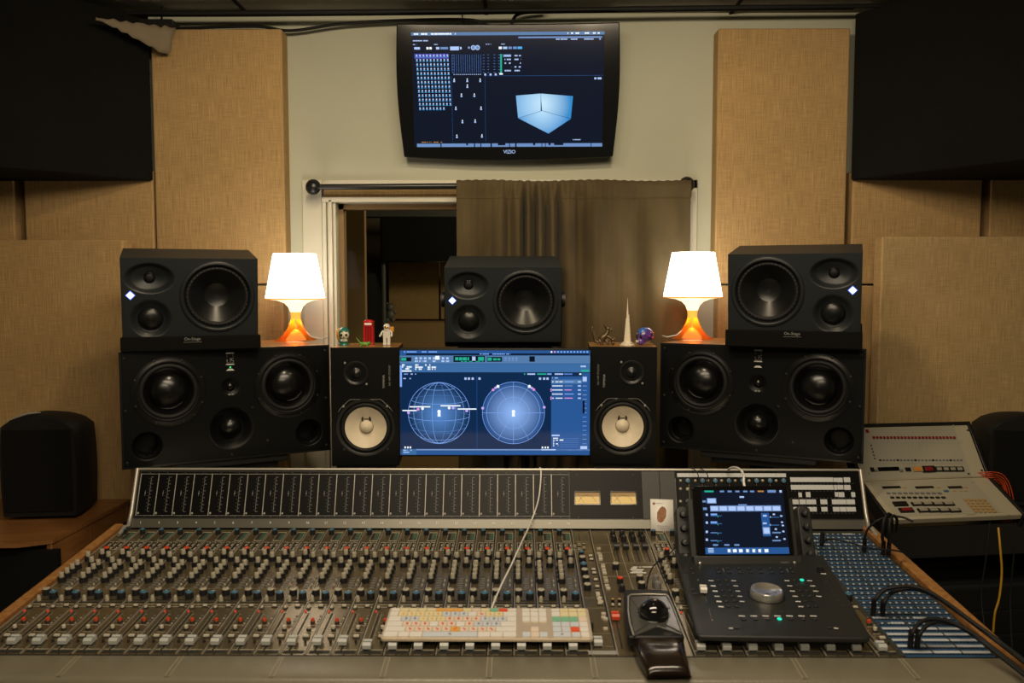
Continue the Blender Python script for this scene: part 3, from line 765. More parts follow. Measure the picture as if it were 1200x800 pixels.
# --- three-way near-field monitor lying on its side
KW, KH, KD = .385, .250, .292
def kh_depth(x, z, sg):
    x = x * sg
    d = 0.0
    r = math.hypot((x + .1145) / .069, (z + .060) / .046)         # tweeter waveguide
    if r < 1: d = max(d, .024 * (smooth01((1 - r) / .30) * .35 + .65 * min(1, (1 - r) / .72)))
    r = math.hypot(x + .1145, z + .181)                            # midrange dish
    if r < .060: d = max(d, .015 * smooth01((.060 - r) / .026))
    r = math.hypot(x - .0745, z + .116)                            # woofer
    if r < .1085: d = max(d, 0.0) if r > .1075 else (-.0050 * math.sin(math.pi * min(1, (.1075 - r) / .0135) * .95) if r > .094 else .05)
    return d
def kh_monitor(label, M, sg, group, on_bracket=False):
    t = thing('studio_monitor', label, 'loudspeaker', M @ T(0, KD / 2, -KH), group)
    mb = cabinet_mb(KW, KH, KD, 'grey_body', 'grey_body_top'); put('cabinet', mb.mesh('cabinet'), M, t, .004, 3)
    xs = lin(-KW/2 + .006, KW/2 - .006, 190); zs = lin(-KH + .006, -.006, 124)
    mb = MB(); mb.grid(xs, zs, lambda x, z: (x, -.0012 + kh_depth(x, z, sg), z), 'grey_body')
    put('baffle', mb.mesh('baffle', 60), M, t)
    c = (sg * .0745, 0, -.116)
    mb = MB()
    mb.lathe([(.1090, .0012), (.1070, .0042), (.1035, .0058), (.0990, .0050), (.0960, .0020), (.0940, -.004), (.0925, -.010)], c, 'grey_body', 72, cap=False)
    mb.lathe([(.0925, -.008), (.089, -.004), (.085, -.0025), (.081, -.004), (.078, -.009)], c, 'black_rubber', 64, cap=False)
    put('surround', mb.mesh('surround', 60), M, t)
    mb = MB()
    mb.lathe([(.078, -.009), (.060, -.024), (.036, -.042)], c, 'cone_satin', 64, cap=False)
    mb.lathe([(.036, -.042), (.026, -.046), (.014, -.048), (.0, -.049)], c, 'cone_satin', 40, cap=False)
    put('woofer_cone', mb.mesh('woofer_cone', 50), M, t)
    mb = MB()
    for i in range(44):
        a = 2 * math.pi * i / 44; mb.disc(c[0] + .0865 * math.cos(a), c[2] + .0865 * math.sin(a), .0009, -.0008, 'label_grey', 6)
    put('dot_ring', mb.mesh('dot_ring', None), M, t)
    mb = MB(); mb.lathe([(.036, -.0155), (.0355, -.011), (.032, -.004), (.025, .0015), (.014, .0048), (0, .006)], (sg * -.1145, 0, -.181), 'cone_satin', 40, cap=False)
    put('midrange_dome', mb.mesh('midrange_dome', 60), M, t)
    mb = MB(); q = (sg * -.1145, 0, -.060)
    mb.lathe([(.0165, -.026), (.0155, -.0175), (.0135, -.0165), (.0125, -.020)], q, 'cone_black', 32, cap=False)
    mb.lathe([(.0125, -.020), (.010, -.0175), (.005, -.0165), (0, -.0160)], q, 'black_rubber', 24, cap=False)
    put('tweeter', mb.mesh('tweeter', 60), M, t)
    mb = MB(); lx, lz = sg * -.1675, -.110; s_ = .0140
    mb.prism([(lx - s_, lz), (lx, lz - s_), (lx + s_, lz), (lx, lz + s_)], 0, .0018, 'led_blue')
    s_ = .0108; mb.prism([(lx - s_, lz), (lx, lz - s_), (lx + s_, lz), (lx, lz + s_)], .0017, .0023, 'led_white')
    s_ = .0035; mb.ring(lx, lz, s_, .0009, .0027, 'led_blue', 12)
    put('logo_light', mb.mesh('logo_light'), M, t, label='glowing white and blue diamond')
    return t
MKC = FR((-.0491, 2.8047, 1.5966), .0115, .1569)
MKL = FR((-.9747, 2.5447, 1.6193), .398, .13)
MKR = FR((.8264, 2.5769, 1.6340), -.3738, .13)
kc = kh_monitor('dark grey three-way monitor held above the computer display', MKC, 1, 'dark grey monitors lying on their sides')
kh_monitor('dark grey three-way monitor stacked on the left large black speaker', MKL, 1, 'dark grey monitors lying on their sides')
kh_monitor('dark grey three-way monitor stacked on the right large black speaker', MKR, -1, 'dark grey monitors lying on their sides')
# yoke of the centre one
yoke = thing('speaker_stand', 'black yoke stand holding the centre monitor behind the display', 'stand', T(-.05, 2.98, 0), 'black speaker stands')
mb = MB()
for sx in (-1, 1):
    mb.M = MKC @ T(sx * (KW/2 + .004), .05, -.115)
    mb.lathe([(.026, 0), (.026, .009 * sx), (.020, .013 * sx), (0, .013 * sx)][::sx], (0, 0, 0), 'black_plastic', 24, axis='x')
    put('side_knob', mb.mesh('side_knob'), Matrix.Identity(4), yoke); mb = MB()
mb = MB()
for sx in (-1, 1):
    mb.M = MKC; mb.box((sx * (KW/2 + .001), .035, -.14), (sx * (KW/2 + .005), .065, -.270), 'foam_black'); mb.M = Matrix.Identity(4)
mb.M = MKC; mb.box((-KW/2 - .004, .04, -.276), (KW/2 + .004, .20, -.268), 'foam_black'); mb.M = Matrix.Identity(4)
put('yoke', mb.mesh('yoke'), Matrix.Identity(4), yoke, .001)
mb = MB(); mb.tube([(-.05, 2.93, .03), (-.05, 2.93, 1.345)], .020, 'black_metal', 16); put('post', mb.mesh('post'), Matrix.Identity(4), yoke)
mb = MB(); mb.tube([(.03, 2.94, 1.31), (.03, 2.97, .4)], .011, 'black_metal', 12); mb.box((-.07, 2.92, 1.22), (.05, 2.96, 1.25), 'black_metal'); put('brace', mb.mesh('brace'), Matrix.Identity(4), yoke)
mb = MB(); mb.lathe([(.20, 0), (.20, .02), (.05, .035), (.03, .06)], (-.05, 2.93, 0), 'black_metal', 32, axis='z'); put('base', mb.mesh('base'), Matrix.Identity(4), yoke)

# --- large three-way main speakers
BW, BH, BD = .632, .350, .33
def big_speaker(label, M, led):
    t = thing('main_speaker', label, 'loudspeaker', M @ T(0, BD / 2, -BH), 'large black main speakers')
    mb = cabinet_mb(BW, BH, BD, 'cab_black', 'lamplit_top', .80); put('cabinet', mb.mesh('cabinet'), M, t, .004, 3)
    feats = [(-.180, -.124, .0895), (.180, -.124, .0895)]
    def dep(x, z):
        d = 0.0
        for fx, fz, r0 in feats:
            r = math.hypot(x - fx, z - fz)
            if r < r0: d = .05
        r = math.hypot(x, z + .250)
        if r < .068: d = max(d, .022 * smooth01((.068 - r) / .034))
        r = math.hypot(x, z + .120)
        if r < .030: d = max(d, .006 * smooth01((.030 - r) / .018))
        for fx in (-.245, .245):
            r = math.hypot(x - fx, z + .285)
            if r < .044: d = max(d, .014 * smooth01((.044 - r) / .012) + (.06 if r < .031 else 0))
        return d
    mb = MB(); mb.grid(lin(-BW/2 + .006, BW/2 - .006, 300), lin(-BH + .006, -.006, 165), lambda x, z: (x, -.0012 + dep(x, z), z), 'black_paint')
    put('baffle', mb.mesh('baffle', 60), M, t)
    for fx in (-.180, .180):
        c = (fx, 0, -.124)
        mb = MB()
        mb.lathe([(.108, .0012), (.107, .0030), (.096, .0035), (.0915, .0052), (.0885, .0048), (.0875, .0)], c, 'cone_black', 72, cap=False)
        for i in range(8):
            a = 2 * math.pi * (i + .5) / 8; mb.lathe([(.0035, .003), (.0035, .0055), (0, .006)], (fx + .1015 * math.cos(a), 0, -.124 + .1015 * math.sin(a)), 'black_metal', 10)
        put('woofer_frame', mb.mesh('woofer_frame', 50), M, t)
        mb = MB()
        mb.lathe([(.0878, .001), (.085, -.001), (.080, .003), (.075, .003), (.071, -.003)], c, 'black_rubber', 64, cap=False)
        put('surround', mb.mesh('surround', 60), M, t)
        mb = MB()
        mb.lathe([(.071, -.003), (.064, -.011), (.056, -.018)], c, 'cone_gloss', 64, cap=False)
        mb.lathe([(.056, -.018), (.054, -.010), (.046, -.001), (.033, .006), (.017, .0105), (0, .012)], c, 'cone_black', 56, cap=False)
        put('woofer_cone', mb.mesh('woofer_cone', 70), M, t)
    mb = MB(); c = (0, 0, -.250)
    mb.lathe([(.036, -.023), (.0345, -.012), (.029, -.002), (.020, .005), (.010, .0085), (0, .0095)], c, 'cone_black', 40, cap=False)
    mb.ring(0, -.250, .068, .002, .0022, 'cone_black', 64)
    put('midrange_dome', mb.mesh('midrange_dome', 70), M, t)
    mb = MB(); c = (0, 0, -.120)
    mb.lathe([(.014, -.008), (.0128, -.001), (.009, .003), (.004, .0048), (0, .005)], c, 'cone_gloss', 28, cap=False)
    mb.fb(-.008, -.146, -.001, -.141, .001, .004, 'label_grey'); mb.fb(.002, -.146, .008, -.141, .001, .004, 'label_grey')
    put('tweeter', mb.mesh('tweeter', 60), M, t)
    mb = MB()
    mb.fb(-.0125, -.0165, .0125, -.0120, .001, .003, 'label_white')
    mb.fb(-.0095, -.0280, -.0085, -.0165, .001, .003, 'label_grey'); mb.fb(.0085, -.0280, .0095, -.0165, .001, .003, 'label_grey')
    for x0, x1, z0, z1 in ((-.010, -.008, -.046, -.034), (-.008, -.002, -.046, -.044), (0, .002, -.046, -.030), (.004, .011, -.032, -.030), (.004, .006, -.038, -.032), (.004, .011, -.039, -.037), (.009, .011, -.045, -.037), (.004, .011, -.046, -.044)):
        mb.fb(x0, z0, x1, z1, .001, .003, 'label_grey')
    mb.fb(-.0125, -.0515, .0125, -.0480, .001, .003, 'label_white')
    mb.add([(-.013, -.003, -.069), (.013, -.003, -.069), (.006, -.003, -.063), (-.006, -.003, -.063)], [(0, 1, 2, 3)], 'label_white')
    if led: mb.disc(0, -.0585, .0026, .004, 'led_green', 12)
    put('badge', mb.mesh('badge', None), M, t, label='small silver badge' + (' with a green light' if led else ''))
    mb = MB(); mb.lathe([(.0045, .001), (.0045, .0030), (.0030, .0042), (0, .0042)], (0, 0, 0), 'black_metal', 12); sm_ = mb.mesh('screw')
    for x, z in [(sx * .302, z) for sx in (-1, 1) for z in (-.018, -.175, -.332)] + [(.11, -.30), (-.11, -.20), (.065, -.19), (0, -.335)]:
        put('screw', sm_, M @ T(x, 0, z), t)
    return t
MBL = FR((-.8987, 2.646, 1.3426), .5045, 0)
MBR = FR((.7612, 2.6978, 1.3480), -.4269, 0)
big_speaker('large black main speaker on the left, dark badge with green light', MBL, True)
big_speaker('large black main speaker on the right, between white-cone speaker and beige remote', MBR, False)

# --- foam wedges under the upper monitors
def foam(label, MK, MBg):
    x, z = 0, 0
    q = MBg.inverted() @ MK.translation
    zt = MBg.translation.z + .001
    # wedge follows the yaw of the monitor; top follows its tilt
    yaw = MK.to_euler().z
    c = MK @ Vector((0, 0, -KH)); F_ = T(c.x, c.y, zt) @ RZ(yaw)
    w = KW / 2 + .006; hb = max(.012, c.z - zt - .004)
    D_ = .255; rise = math.tan(.13) * D_
    mb = MB()
    y0 = -.016
    prof = [(y0, 0), (D_, 0), (D_, hb + rise), (.010, hb), (-.004, hb + .020), (y0, hb + .018)]
    vs = [(-w, y, z) for y, z in prof] + [(w, y, z) for y, z in prof]; n = len(prof)
    mb.add(vs, [tuple(range(n))[::-1], tuple(range(n, 2*n))] + [(i, (i+1) % n, n + (i+1) % n, n + i) for i in range(n)], 'foam_black')
    t = thing('foam_wedge', label, 'speaker pad', F_, 'black foam wedges under the upper monitors', mb.mesh('foam_wedge'), .003)
    text('logo', 'On-Stage', .0125, 'label_grey', F_ @ T(0, y0 - .0005, hb + .0105), t)
    m2 = MB(); m2.rect(-.026, -.0012, .026, -.0004, .0004, 'label_grey'); put('logo_line', m2.mesh('logo_line', None), F_ @ T(0, y0 - .0005, hb + .002), t)
foam('black foam wedge under the left upper monitor', MKL, MBL)
foam('black foam wedge under the right upper monitor', MKR, MBR)

# --- pair of white-cone bookshelf speakers
NW, NH, ND = .215, .382, .199
def ns(label, M, sg):
    t = thing('bookshelf_speaker', label, 'loudspeaker', M @ T(0, ND / 2, -NH), 'white-cone black speakers')
    mb = cabinet_mb(NW, NH, ND, 'black_paint', 'lamplit_top'); put('cabinet', mb.mesh('cabinet'), M, t, .0015, 2)
    cw = (.001, 0, -.258)
    def dep(x, z): return .05 if math.hypot(x - cw[0], z - cw[2]) < .081 else 0.0
    mb = MB(); mb.grid(lin(-NW/2 + .003, NW/2 - .003, 110), lin(-NH + .003, -.003, 190), lambda x, z: (x, -.0012 + dep(x, z), z), 'black_paint')
    put('baffle', mb.mesh('baffle', 60), M, t)
    mb = MB()
    mb.lathe([(.0935, .001), (.0930, .004), (.0840, .0045), (.0815, .002), (.080, -.002)], cw, 'black_plastic', 64, cap=False)
    for i in range(4):
        a = math.pi / 4 + i * math.pi / 2; mb.lathe([(.004, .004), (.004, .006), (0, .007)], (cw[0] + .0985 * math.cos(a), 0, cw[2] + .0985 * math.sin(a)), 'label_grey' if i == 1 or i == 0 else 'black_metal', 10)
    put('woofer_frame', mb.mesh('woofer_frame', 50), M, t)
    mb = MB(); mb.lathe([(.0802, -.001), (.077, .003), (.073, .004), (.069, .002), (.0665, -.002)], cw, 'black_rubber', 64, cap=False)
    put('surround', mb.mesh('surround', 60), M, t)
    mb = MB(); mb.lathe([(.0665, -.002), (.055, -.010), (.021, -.026)], cw, 'cone_white', 64, cap=False)
    for sx in (-1, 1):
        mb.tube([(cw[0] + sx * .012, .0225, cw[2] + .019), (cw[0] + sx * .013, .016, cw[2] + .026), (cw[0] + sx * .010, .018, cw[2] + .032)], .0024, 'black_rubber', 8)
    mb.line([(cw[0] - .010, cw[2] + .026), (cw[0] + .010, cw[2] + .026)], .002, -.017, 'black_rubber')
    put('woofer_cone', mb.mesh('woofer_cone', 60), M, t, label='off-white paper cone')
    mb = MB(); mb.lathe([(.0215, -.026), (.0212, -.020), (.018, -.013), (.010, -.008), (0, -.0065)], cw, 'cone_white', 40, cap=False)
    mb.lathe([(.0235, -.0255), (.0225, -.0235), (.0212, -.0245)], cw, 'label_grey', 40, cap=False)
    put('dust_cap', mb.mesh('dust_cap', 60), M, t)
    mb = MB(); tcx = (sg * -.028, 0, -.083)
    mb.lathe([(.040, .001), (.0395, .004), (.032, .005), (.029, .002), (.022, -.001), (.018, .001), (.012, .006), (0, .009)], tcx, 'cone_satin', 48, cap=False)
    mb.ring(tcx[0], tcx[2], .0265, .001, .004, 'cone_satin', 48)
    for a in (R(135), R(-45)): mb.lathe([(.0035, .001), (.0035, .005), (0, .006)], (tcx[0] + .048 * math.cos(a), 0, tcx[2] + .048 * math.sin(a)), 'label_grey', 10)
    put('tweeter', mb.mesh('tweeter', 60), M, t)
    mb = MB()
    mb.line([(-.078, -.195), (-.052, -.170), (-.046, -.1665), (.048, -.1665), (.054, -.170), (.080, -.195)], .0016, .002, 'silver')
    mb.line([(-.078, -.195), (-.085, -.206)], .0010, .002, 'label_grey'); mb.line([(.080, -.195), (.087, -.206)], .0010, .002, 'label_grey')
    put('trim_line', mb.mesh('trim_line', None), M, t)
    MT = M @ T(sg * .060, -.002, -.110) @ RY(R(-90)); text('logo', 'YAMAHA', .0105, 'line_grey', MT, t, space=1.0)
    MT = M @ T(sg * .079, -.002, -.090) @ RY(R(-90)); text('model_name', 'NS-10M STUDIO', .0085, 'label_grey', MT, t, space=1.1)
    return t
MNL = FR((-.4892, 2.7075, 1.3413), .0614, 0)
MNR = FR((.3367, 2.7226, 1.3429), -.06, 0)
ns('black bookshelf speaker with white cone left of the computer display', MNL, 1)
ns('black bookshelf speaker with white cone right of the computer display', MNR, -1)

# --- stands under main and bookshelf speakers
def stand(label, M, w, d, zt, wide=0):
    F_ = Matrix.Translation(Vector((M.translation.x, M.translation.y, 0))) @ RZ(M.to_euler().z)
    t = thing('speaker_stand', label, 'stand', F_, 'black speaker stands')
    mb = MB(); mb.box((-w/2, .01, zt - .022), (w/2, d, zt - .001), 'black_metal')
    if wide: mb.box((-w/2 + .03, .03, zt - .042), (w/2 - .03, d - .02, zt - .022), 'black_metal')
    put('top_plate', mb.mesh('top_plate'), F_, t, .003)
    mb = MB(); mb.box((-.04, d/2 - .03, .02), (.04, d/2 + .03, zt - .022), 'black_metal'); put('post', mb.mesh('post'), F_, t, .004)
    mb = MB(); mb.box((-w/2, -.0, 0), (w/2, d, .02), 'black_metal'); put('base', mb.mesh('base'), F_, t, .004)
    return t
stand('black stand under the left large main speaker', MBL @ T(0, 0, 0), .36, .30, MBL.translation.z - BH, 1)
stand('black stand under the right large main speaker', MBR @ T(0, 0, 0), .36, .30, MBR.translation.z - BH, 1)
stand('black stand under the left white-cone speaker', MNL, .19, .19, MNL.translation.z - NH)
stand('black stand under the right white-cone speaker', MNR, .19, .19, MNR.translation.z - NH)

# --- covered black speakers at both edges
def covered(label, u, v, z, Y, yaw, w=.262, h=.355, d=.24, strap=True):
    p = PZ(u, v, z); F_ = T(p.x, p.y, z) @ RZ(yaw)
    t = thing('portable_speaker', label, 'loudspeaker', F_, 'black portable speakers at the sides')
    mb = MB(); n = 18; vs = []
    prof = []   # front outline: straight sides leaning in, domed top
    for s in lin(0, 1, 10): prof.append((-w/2 + .004 + .012 * (1 - math.sin(math.pi * (.15 + .7 * s))), .012 + (h - .055) * s))
    for s in lin(.1, .9, 8): prof.append((-w/2 + .02 + (w - .04) * s, h - .028 + .028 * math.sin(math.pi * s)))
    prof += [(-x, z_) for x, z_ in prof[:11][::-1]]
    k = len(prof)
    for y in (0, .012, d * .5, d - .05, d):
        f = {0: .955, .012: 1.0}.get(y, 1.0 - .20 * max(0, (y - .1) / d)); 
        vs += [(x * f, y, .004 + (z_ - .004) * (1 if f == 1 else 1 - (1 - f) * .5)) for x, z_ in prof]
    fs = [tuple(range(k))[::-1] if False else tuple(range(k))]
    for j in range(4):
        for i in range(k): i2 = (i + 1) % k; fs.append((j*k+i, (j+1)*k+i, (j+1)*k+i2, j*k+i2))
    fs.append(tuple(4*k + i for i in range(k))[::-1])
    fs[0] = fs[0][::-1]
    mb.add(vs, fs, 'black_rubber'); put('body', mb.mesh('body', 50), F_, t)
    mb = MB(); mb.grid(lin(-w/2 + .022, w/2 - .022, 8), lin(.03, h - .05, 10), lambda x, z_: (x, -.004 - .003 * (1 - (2 * x / w) ** 2), z_), 'black_cloth'); put('grille', mb.mesh('grille'), F_, t)
    if strap:
        mb = MB(); mb.tube([(-w/2 + .035, .02, h - .022), (-w/2 + .06, .015, h - .010), (-w/2 + .10, .012, h + .003), (-w/2 + .14, .012, h + .006)], [.002, .0032, .0032, .002], 'line_grey', 8); put('handle_edge', mb.mesh('handle_edge'), F_, t, label='pale grey edge')
    return t

# ------------------------------------------------------------------ left cabinet
zc = .753
pts = [PZ(u, v, zc) for u, v in ((153, 584.5), (62, 632), (20, 637), (-30, 640))]
p0 = pts[0]; poly = [(p0.x, p0.y), (pts[1].x, pts[1].y), (pts[2].x, pts[2].y), (-2.1, pts[3].y), (-2.1, 3.08), (p0.x, 3.08)]
cab = thing('side_cabinet', 'orange brown wooden corner cabinet under the left black speaker', 'cabinet', T(-1.6, 2.9, 0))
mb = MB(); n = len(poly)
vs = [(x, y, zc - .013) for x, y in poly] + [(x, y, zc) for x, y in poly]
mb.add(vs, [tuple(range(n)), tuple(range(n, 2*n))[::-1]] + [(i, n + i, n + (i+1) % n, (i+1) % n) for i in range(n)], 'cabinet_wood')
put('top', mb.mesh('top'), Matrix.Identity(4), cab, .003)
A = Vector((poly[0][0], poly[0][1], 0)); B = Vector((poly[1][0], poly[1][1], 0)); dr = (A - B).normalized(); Lw = (A - B).length
F_ = T(B.x, B.y, 0) @ RZ(math.atan2(dr.y, dr.x)) @ T(0, .004, 0)
# side panel with an arched dark opening
mb = MB(); op = [(Lw * .50, .0), (Lw * .50, .62), (Lw * .54, .675), (Lw * .60, .695), (Lw * .95, .70), (Lw * .97, .68), (Lw * .97, 0)]
mb.box((0, 0, 0), (Lw * .45, .018, zc - .013), 'cabinet_wood'); mb.box((Lw * .97, 0, 0), (Lw, .018, zc - .013), 'cabinet_wood'); mb.box((Lw * .45, 0, .675), (Lw * .97, .018, zc - .013), 'cabinet_wood')
mb.box((Lw * .45, 0, 0), (Lw * .97, .018, .30), 'cabinet_wood')
put('side_panel', mb.mesh('side_panel'), F_, cab, .002)
mb = MB(); mb.box((Lw * .02, .03, .02), (Lw * .98, .05, zc - .04), 'rear_dark'); put('back_panel', mb.mesh('back_panel'), F_, cab)
mb = MB(); mb.box((-2.08, pts[2].y + .03, .0), (poly[1][0] + .02, pts[2].y + .05, zc - .03), 'rear_dark'); put('front_panel', mb.mesh('front_panel'), Matrix.Identity(4), cab)
covered('black portable speaker standing on the wooden cabinet at the left', 47, 609, zc + .001, 2.9, .10, d=.20)

# ================================================================== TABLE LAMPS
def table_lamp(label, u, v, M, cord_side=1):
    zt = M.translation.z + .001
    p = PZ(u, v, zt); F_ = T(p.x, p.y, zt)
    t = thing('table_lamp', label, 'lamp', F_, 'orange and white table lamps')
    mb = MB()
    mb.lathe([(.1030, .149), (.0745, .302), (.0715, .3035), (.0715, .3020), (.1005, .1495)], (0, 0, 0), 'shade_white', 64, axis='z', cap=False)
    mb.lathe([(.0735, .3035), (.0, .3040)], (0, 0, 0), 'shade_white', 64, axis='z', cap=False)
    put('lamp_shade', mb.mesh('lamp_shade', 50), F_, t, label='glowing white tapered shade')
    mb = MB()
    mb.lathe([(.1035, .1500), (.1035, .1465), (.088, .1440)], (0, 0, 0), 'base_amber', 64, axis='z', cap=False)
    mb.lathe([(.088, .1440), (.060, .1400), (.038, .1310), (.025, .1170), (.0185, .1000)], (0, 0, 0), 'base_hot', 64, axis='z', cap=False)
    mb.lathe([(.0185, .1000), (.0170, .0880), (.0170, .0750)], (0, 0, 0), 'base_amber', 48, axis='z', cap=False)
    put('lamp_neck', mb.mesh('lamp_neck', 60), F_, t, label='flared neck glowing where the bulb sits')
    mb = MB()
    mb.lathe([(.0170, .0750), (.0210, .0600), (.0300, .0400), (.0440, .0200), (.0600, .0070), (.0720, .0020), (.0730, 0)], (0, 0, 0), 'orange_translucent', 64, axis='z', cap=False)
    put('lamp_base', mb.mesh('lamp_base', 60), F_, t, label='orange translucent flared foot')
    mb = MB(); mb.M = T(0, -.010, .0)   # glowing cone in the foot, standing in for light seen through it
    mb.lathe([(.036, .001), (.030, .012), (.020, .026), (.009, .036), (0, .039)], (0, 0, 0), 'base_hot', 32, axis='z', cap=False)
    put('foot_glow', mb.mesh('foot_glow', 60), F_ @ T(0, .012, 0), t)
    mb = MB(); s_ = cord_side
    mb.tube([(.002 * s_, -.014, .078), (.004 * s_, -.010, .06), (.012 * s_, -.005, .045), (.035 * s_, .0, .030), (.055 * s_, .0, .012), (.085 * s_, .02, .004), (.09 * s_, .09, .004)], .0022, 'white_plastic', 8)
    put('cord', mb.mesh('cord'), F_, t)
    L_ = lamp('lamp_inner_light', 'POINT', (p.x, p.y, zt + .125), 1.2, (1.0, .60, .25), .012)
    L3 = lamp('lamp_inner_light', 'POINT', (p.x, p.y - .0, zt + .060), .6, (1.0, .46, .13), .008)  # second light added inside the foot to throw orange on the speaker top
    return t
table_lamp('lit table lamp with orange foot on the left main speaker', 347, 398.5, MBL, 1)
table_lamp('lit table lamp with orange foot on the right main speaker', 811, 396.5, MBR, -1)

# ================================================================== COMPUTER DISPLAY
MDM = FR((-.0739, 2.700, 1.3393), .0044, -.02)
dp = thing('computer_display', 'large computer display showing a sphere and a circle of a panning plugin', 'monitor', MDM)
wD, hD = .601, .345
mb = MB(); mb.box((-wD/2, -.004, -hD), (wD/2, .030, 0), 'black_plastic'); mb.box((-.20, .030, -.30), (.20, .055, -.05), 'black_plastic'); put('housing', mb.mesh('housing'), MDM, dp, .003)
mb = MB(); mb.box((-.03, .056, -1.334), (.03, .09, -.15), 'black_metal'); mb.box((-.14, -.02, -1.338), (.14, .14, -1.32), 'black_metal'); put('stand', mb.mesh('stand'), MDM, dp, .003)
a_ = hit(MDM, 460 + 42 / 5, 400 + 52 / 5, .0045); b_ = hit(MDM, 460 + 1155 / 5, 400 + 665 / 5, .0045)
sc = Scr(a_[0], b_[1], b_[0], a_[1], .0045)
mx_ = lambda c: (c - 42) / 1113.0
my_ = lambda c: (c - 52) / 613.0
def Q(x0, y0, x1, y1, mt, l=1): sc.r(mx_(x0), my_(y0), mx_(x1), my_(y1), mt, l)
Q(42, 52, 1155, 665, 'scr_deep', 0)
Q(42, 52, 1155, 80, 'scr_blue1', 1); Q(80, 70, 1150, 79, 'scr_dark', 2)
sc.row(mx_(60), my_(57), mx_(290), .012, 'scr_line', 21, 3, .6); sc.row(mx_(510), my_(70), mx_(690), .010, 'scr_line', 22, 4, .8)
for i in range(12): Q(925 + i * 19, 56, 934 + i * 19, 66, 'scr_white' if i == 0 else ('scr_pink' if i == 1 else 'scr_line'), 3)
Q(42, 82, 1155, 128, 'scr_blue3', 1); Q(42, 128, 1155, 180, 'scr_blue2', 1); Q(42, 128, 1155, 131, 'scr_blue1', 2)
Q(46, 92, 110, 116, 'scr_dark', 2); Q(50, 96, 80, 112, 'scr_green', 3)
for i in range(8): Q(132 + i * 26, 92, 146 + i * 26, 104, 'scr_text', 2); sc.row(mx_(130 + i * 26), my_(110), mx_(150 + i * 26), .016, 'scr_text', 50 + i, 2)
Q(250, 84, 274, 106, 'scr_white', 3)
Q(356, 84, 540, 120, 'scr_dark', 2); sc.row(mx_(366), my_(92), mx_(450), .030, 'scr_green', 60, 3, .95, .022); Q(465, 88, 485, 112, 'scr_text', 3); Q(500, 90, 534, 112, 'scr_green', 3); sc.row(mx_(400), my_(114), mx_(530), .008, 'scr_green', 61, 3)
Q(552, 90, 640, 118, 'scr_dark', 2); Q(556, 94, 580, 112, 'scr_green', 3); sc.row(mx_(588), my_(98), mx_(634), .020, 'scr_green', 62, 3)
for i in range(4): Q(655 + i * 21, 92, 668 + i * 21, 104, 'scr_bar', 2); Q(655 + i * 21, 108, 668 + i * 21, 114, 'scr_bar', 2)
Q(800, 86, 832, 118, 'scr_dark', 2)
for i, (x0, x1, y) in enumerate(((55, 72, 133), (55, 112, 144), (75, 100, 155), (55, 112, 168), (132, 152, 133), (190, 200, 133), (205, 222, 133), (132, 190, 146), (205, 222, 146), (228, 255, 146), (132, 190, 157), (205, 222, 157), (230, 252, 157))):
    sc.row(mx_(x0), my_(y), mx_(x1), .014, 'scr_white', 70 + i, 3, .85, .008)
Q(42, 140, 54, 265, 'scr_line', 2); Q(42, 265, 54, 665, 'scr_deep', 2)
Q(54, 180, 1155, 183, 'scr_dark', 2)
sc.row(mx_(66), my_(187), mx_(90), .010, 'scr_line', 90, 2); sc.row(mx_(105), my_(187), mx_(138), .010, 'scr_text', 91, 2); sc.row(mx_(62), my_(213), mx_(115), .010, 'scr_text', 92, 2)
for i, (x0, x1, mt) in enumerate(((768, 776, 'scr_green'), (788, 834, 'scr_text'), (846, 900, 'scr_green'), (905, 930, 'scr_line'), (948, 998, 'scr_text'), (1004, 1052, 'scr_line_dim'), (1092, 1104, 'scr_white'))): Q(x0, 186, x1, 194, mt, 3)
for x in (420, 440, 462, 502, 856, 880, 900): Q(x, 210, x + 13, 223, 'scr_text', 3)
Q(492, 200, 494, 625, 'scr_blue1', 2)
radial('scr_glow_a', (0.10, 0.26, 0.62), (0.004, 0.022, 0.075), .095, (sc.X(mx_(270), my_(425))[0], -.0045, sc.X(mx_(270), my_(425))[1]), 1.0)
cx, cz = sc.X(mx_(270), my_(418)); rr = (sc.x1 - sc.x0) * 180 / 1113.0
sc.b.disc(cx, cz, rr, .0045 + .0004, 'scr_glow_a', 64)
h_ = .0045 + .0009; w_ = .0011
sc.b.ring(cx, cz, rr, .0014, h_, 'scr_line', 72)
for f in (.22, .55, .82):       # meridians of the wire sphere
    for sgn in (-1, 1):
        a0, a1 = (90, 270) if sgn < 0 else (-90, 90)
        pts = [(cx + rr * f * math.cos(R(a0 + (a1 - a0) * i / 36)), cz + rr * .985 * math.sin(R(a0 + (a1 - a0) * i / 36))) for i in range(37)]
        if f == .22 and sgn > 0: mt = 'scr_line_dim'
        else: mt = 'scr_line'
        sc.b.line(pts, w_, h_, mt)
for zf, mt in ((.86, 'scr_line'), (.45, 'scr_line'), (-.10, 'scr_line'), (-.45, 'scr_line_dim'), (-.80, 'scr_line')):   # parallels as shallow ellipses
    r2 = rr * math.sqrt(max(0, 1 - zf * zf)); el = .16 if zf > -.3 else .20
    pts = [(cx + r2 * math.cos(2 * math.pi * i / 48), cz + rr * zf * .96 + r2 * el * math.sin(2 * math.pi * i / 48)) for i in range(48)]
    sc.b.line(pts[24:] + [pts[0]], w_, h_ + .0001, mt); sc.b.line(pts[:25], w_ * .6, h_ + .0001, 'scr_line_dim')
for (x0, x1, y) in ((98, 220, 381), (280, 396, 375), (56, 140, 403), (380, 490, 394)): Q(x0, y - 3, x1, y + 4, 'scr_white', 6)
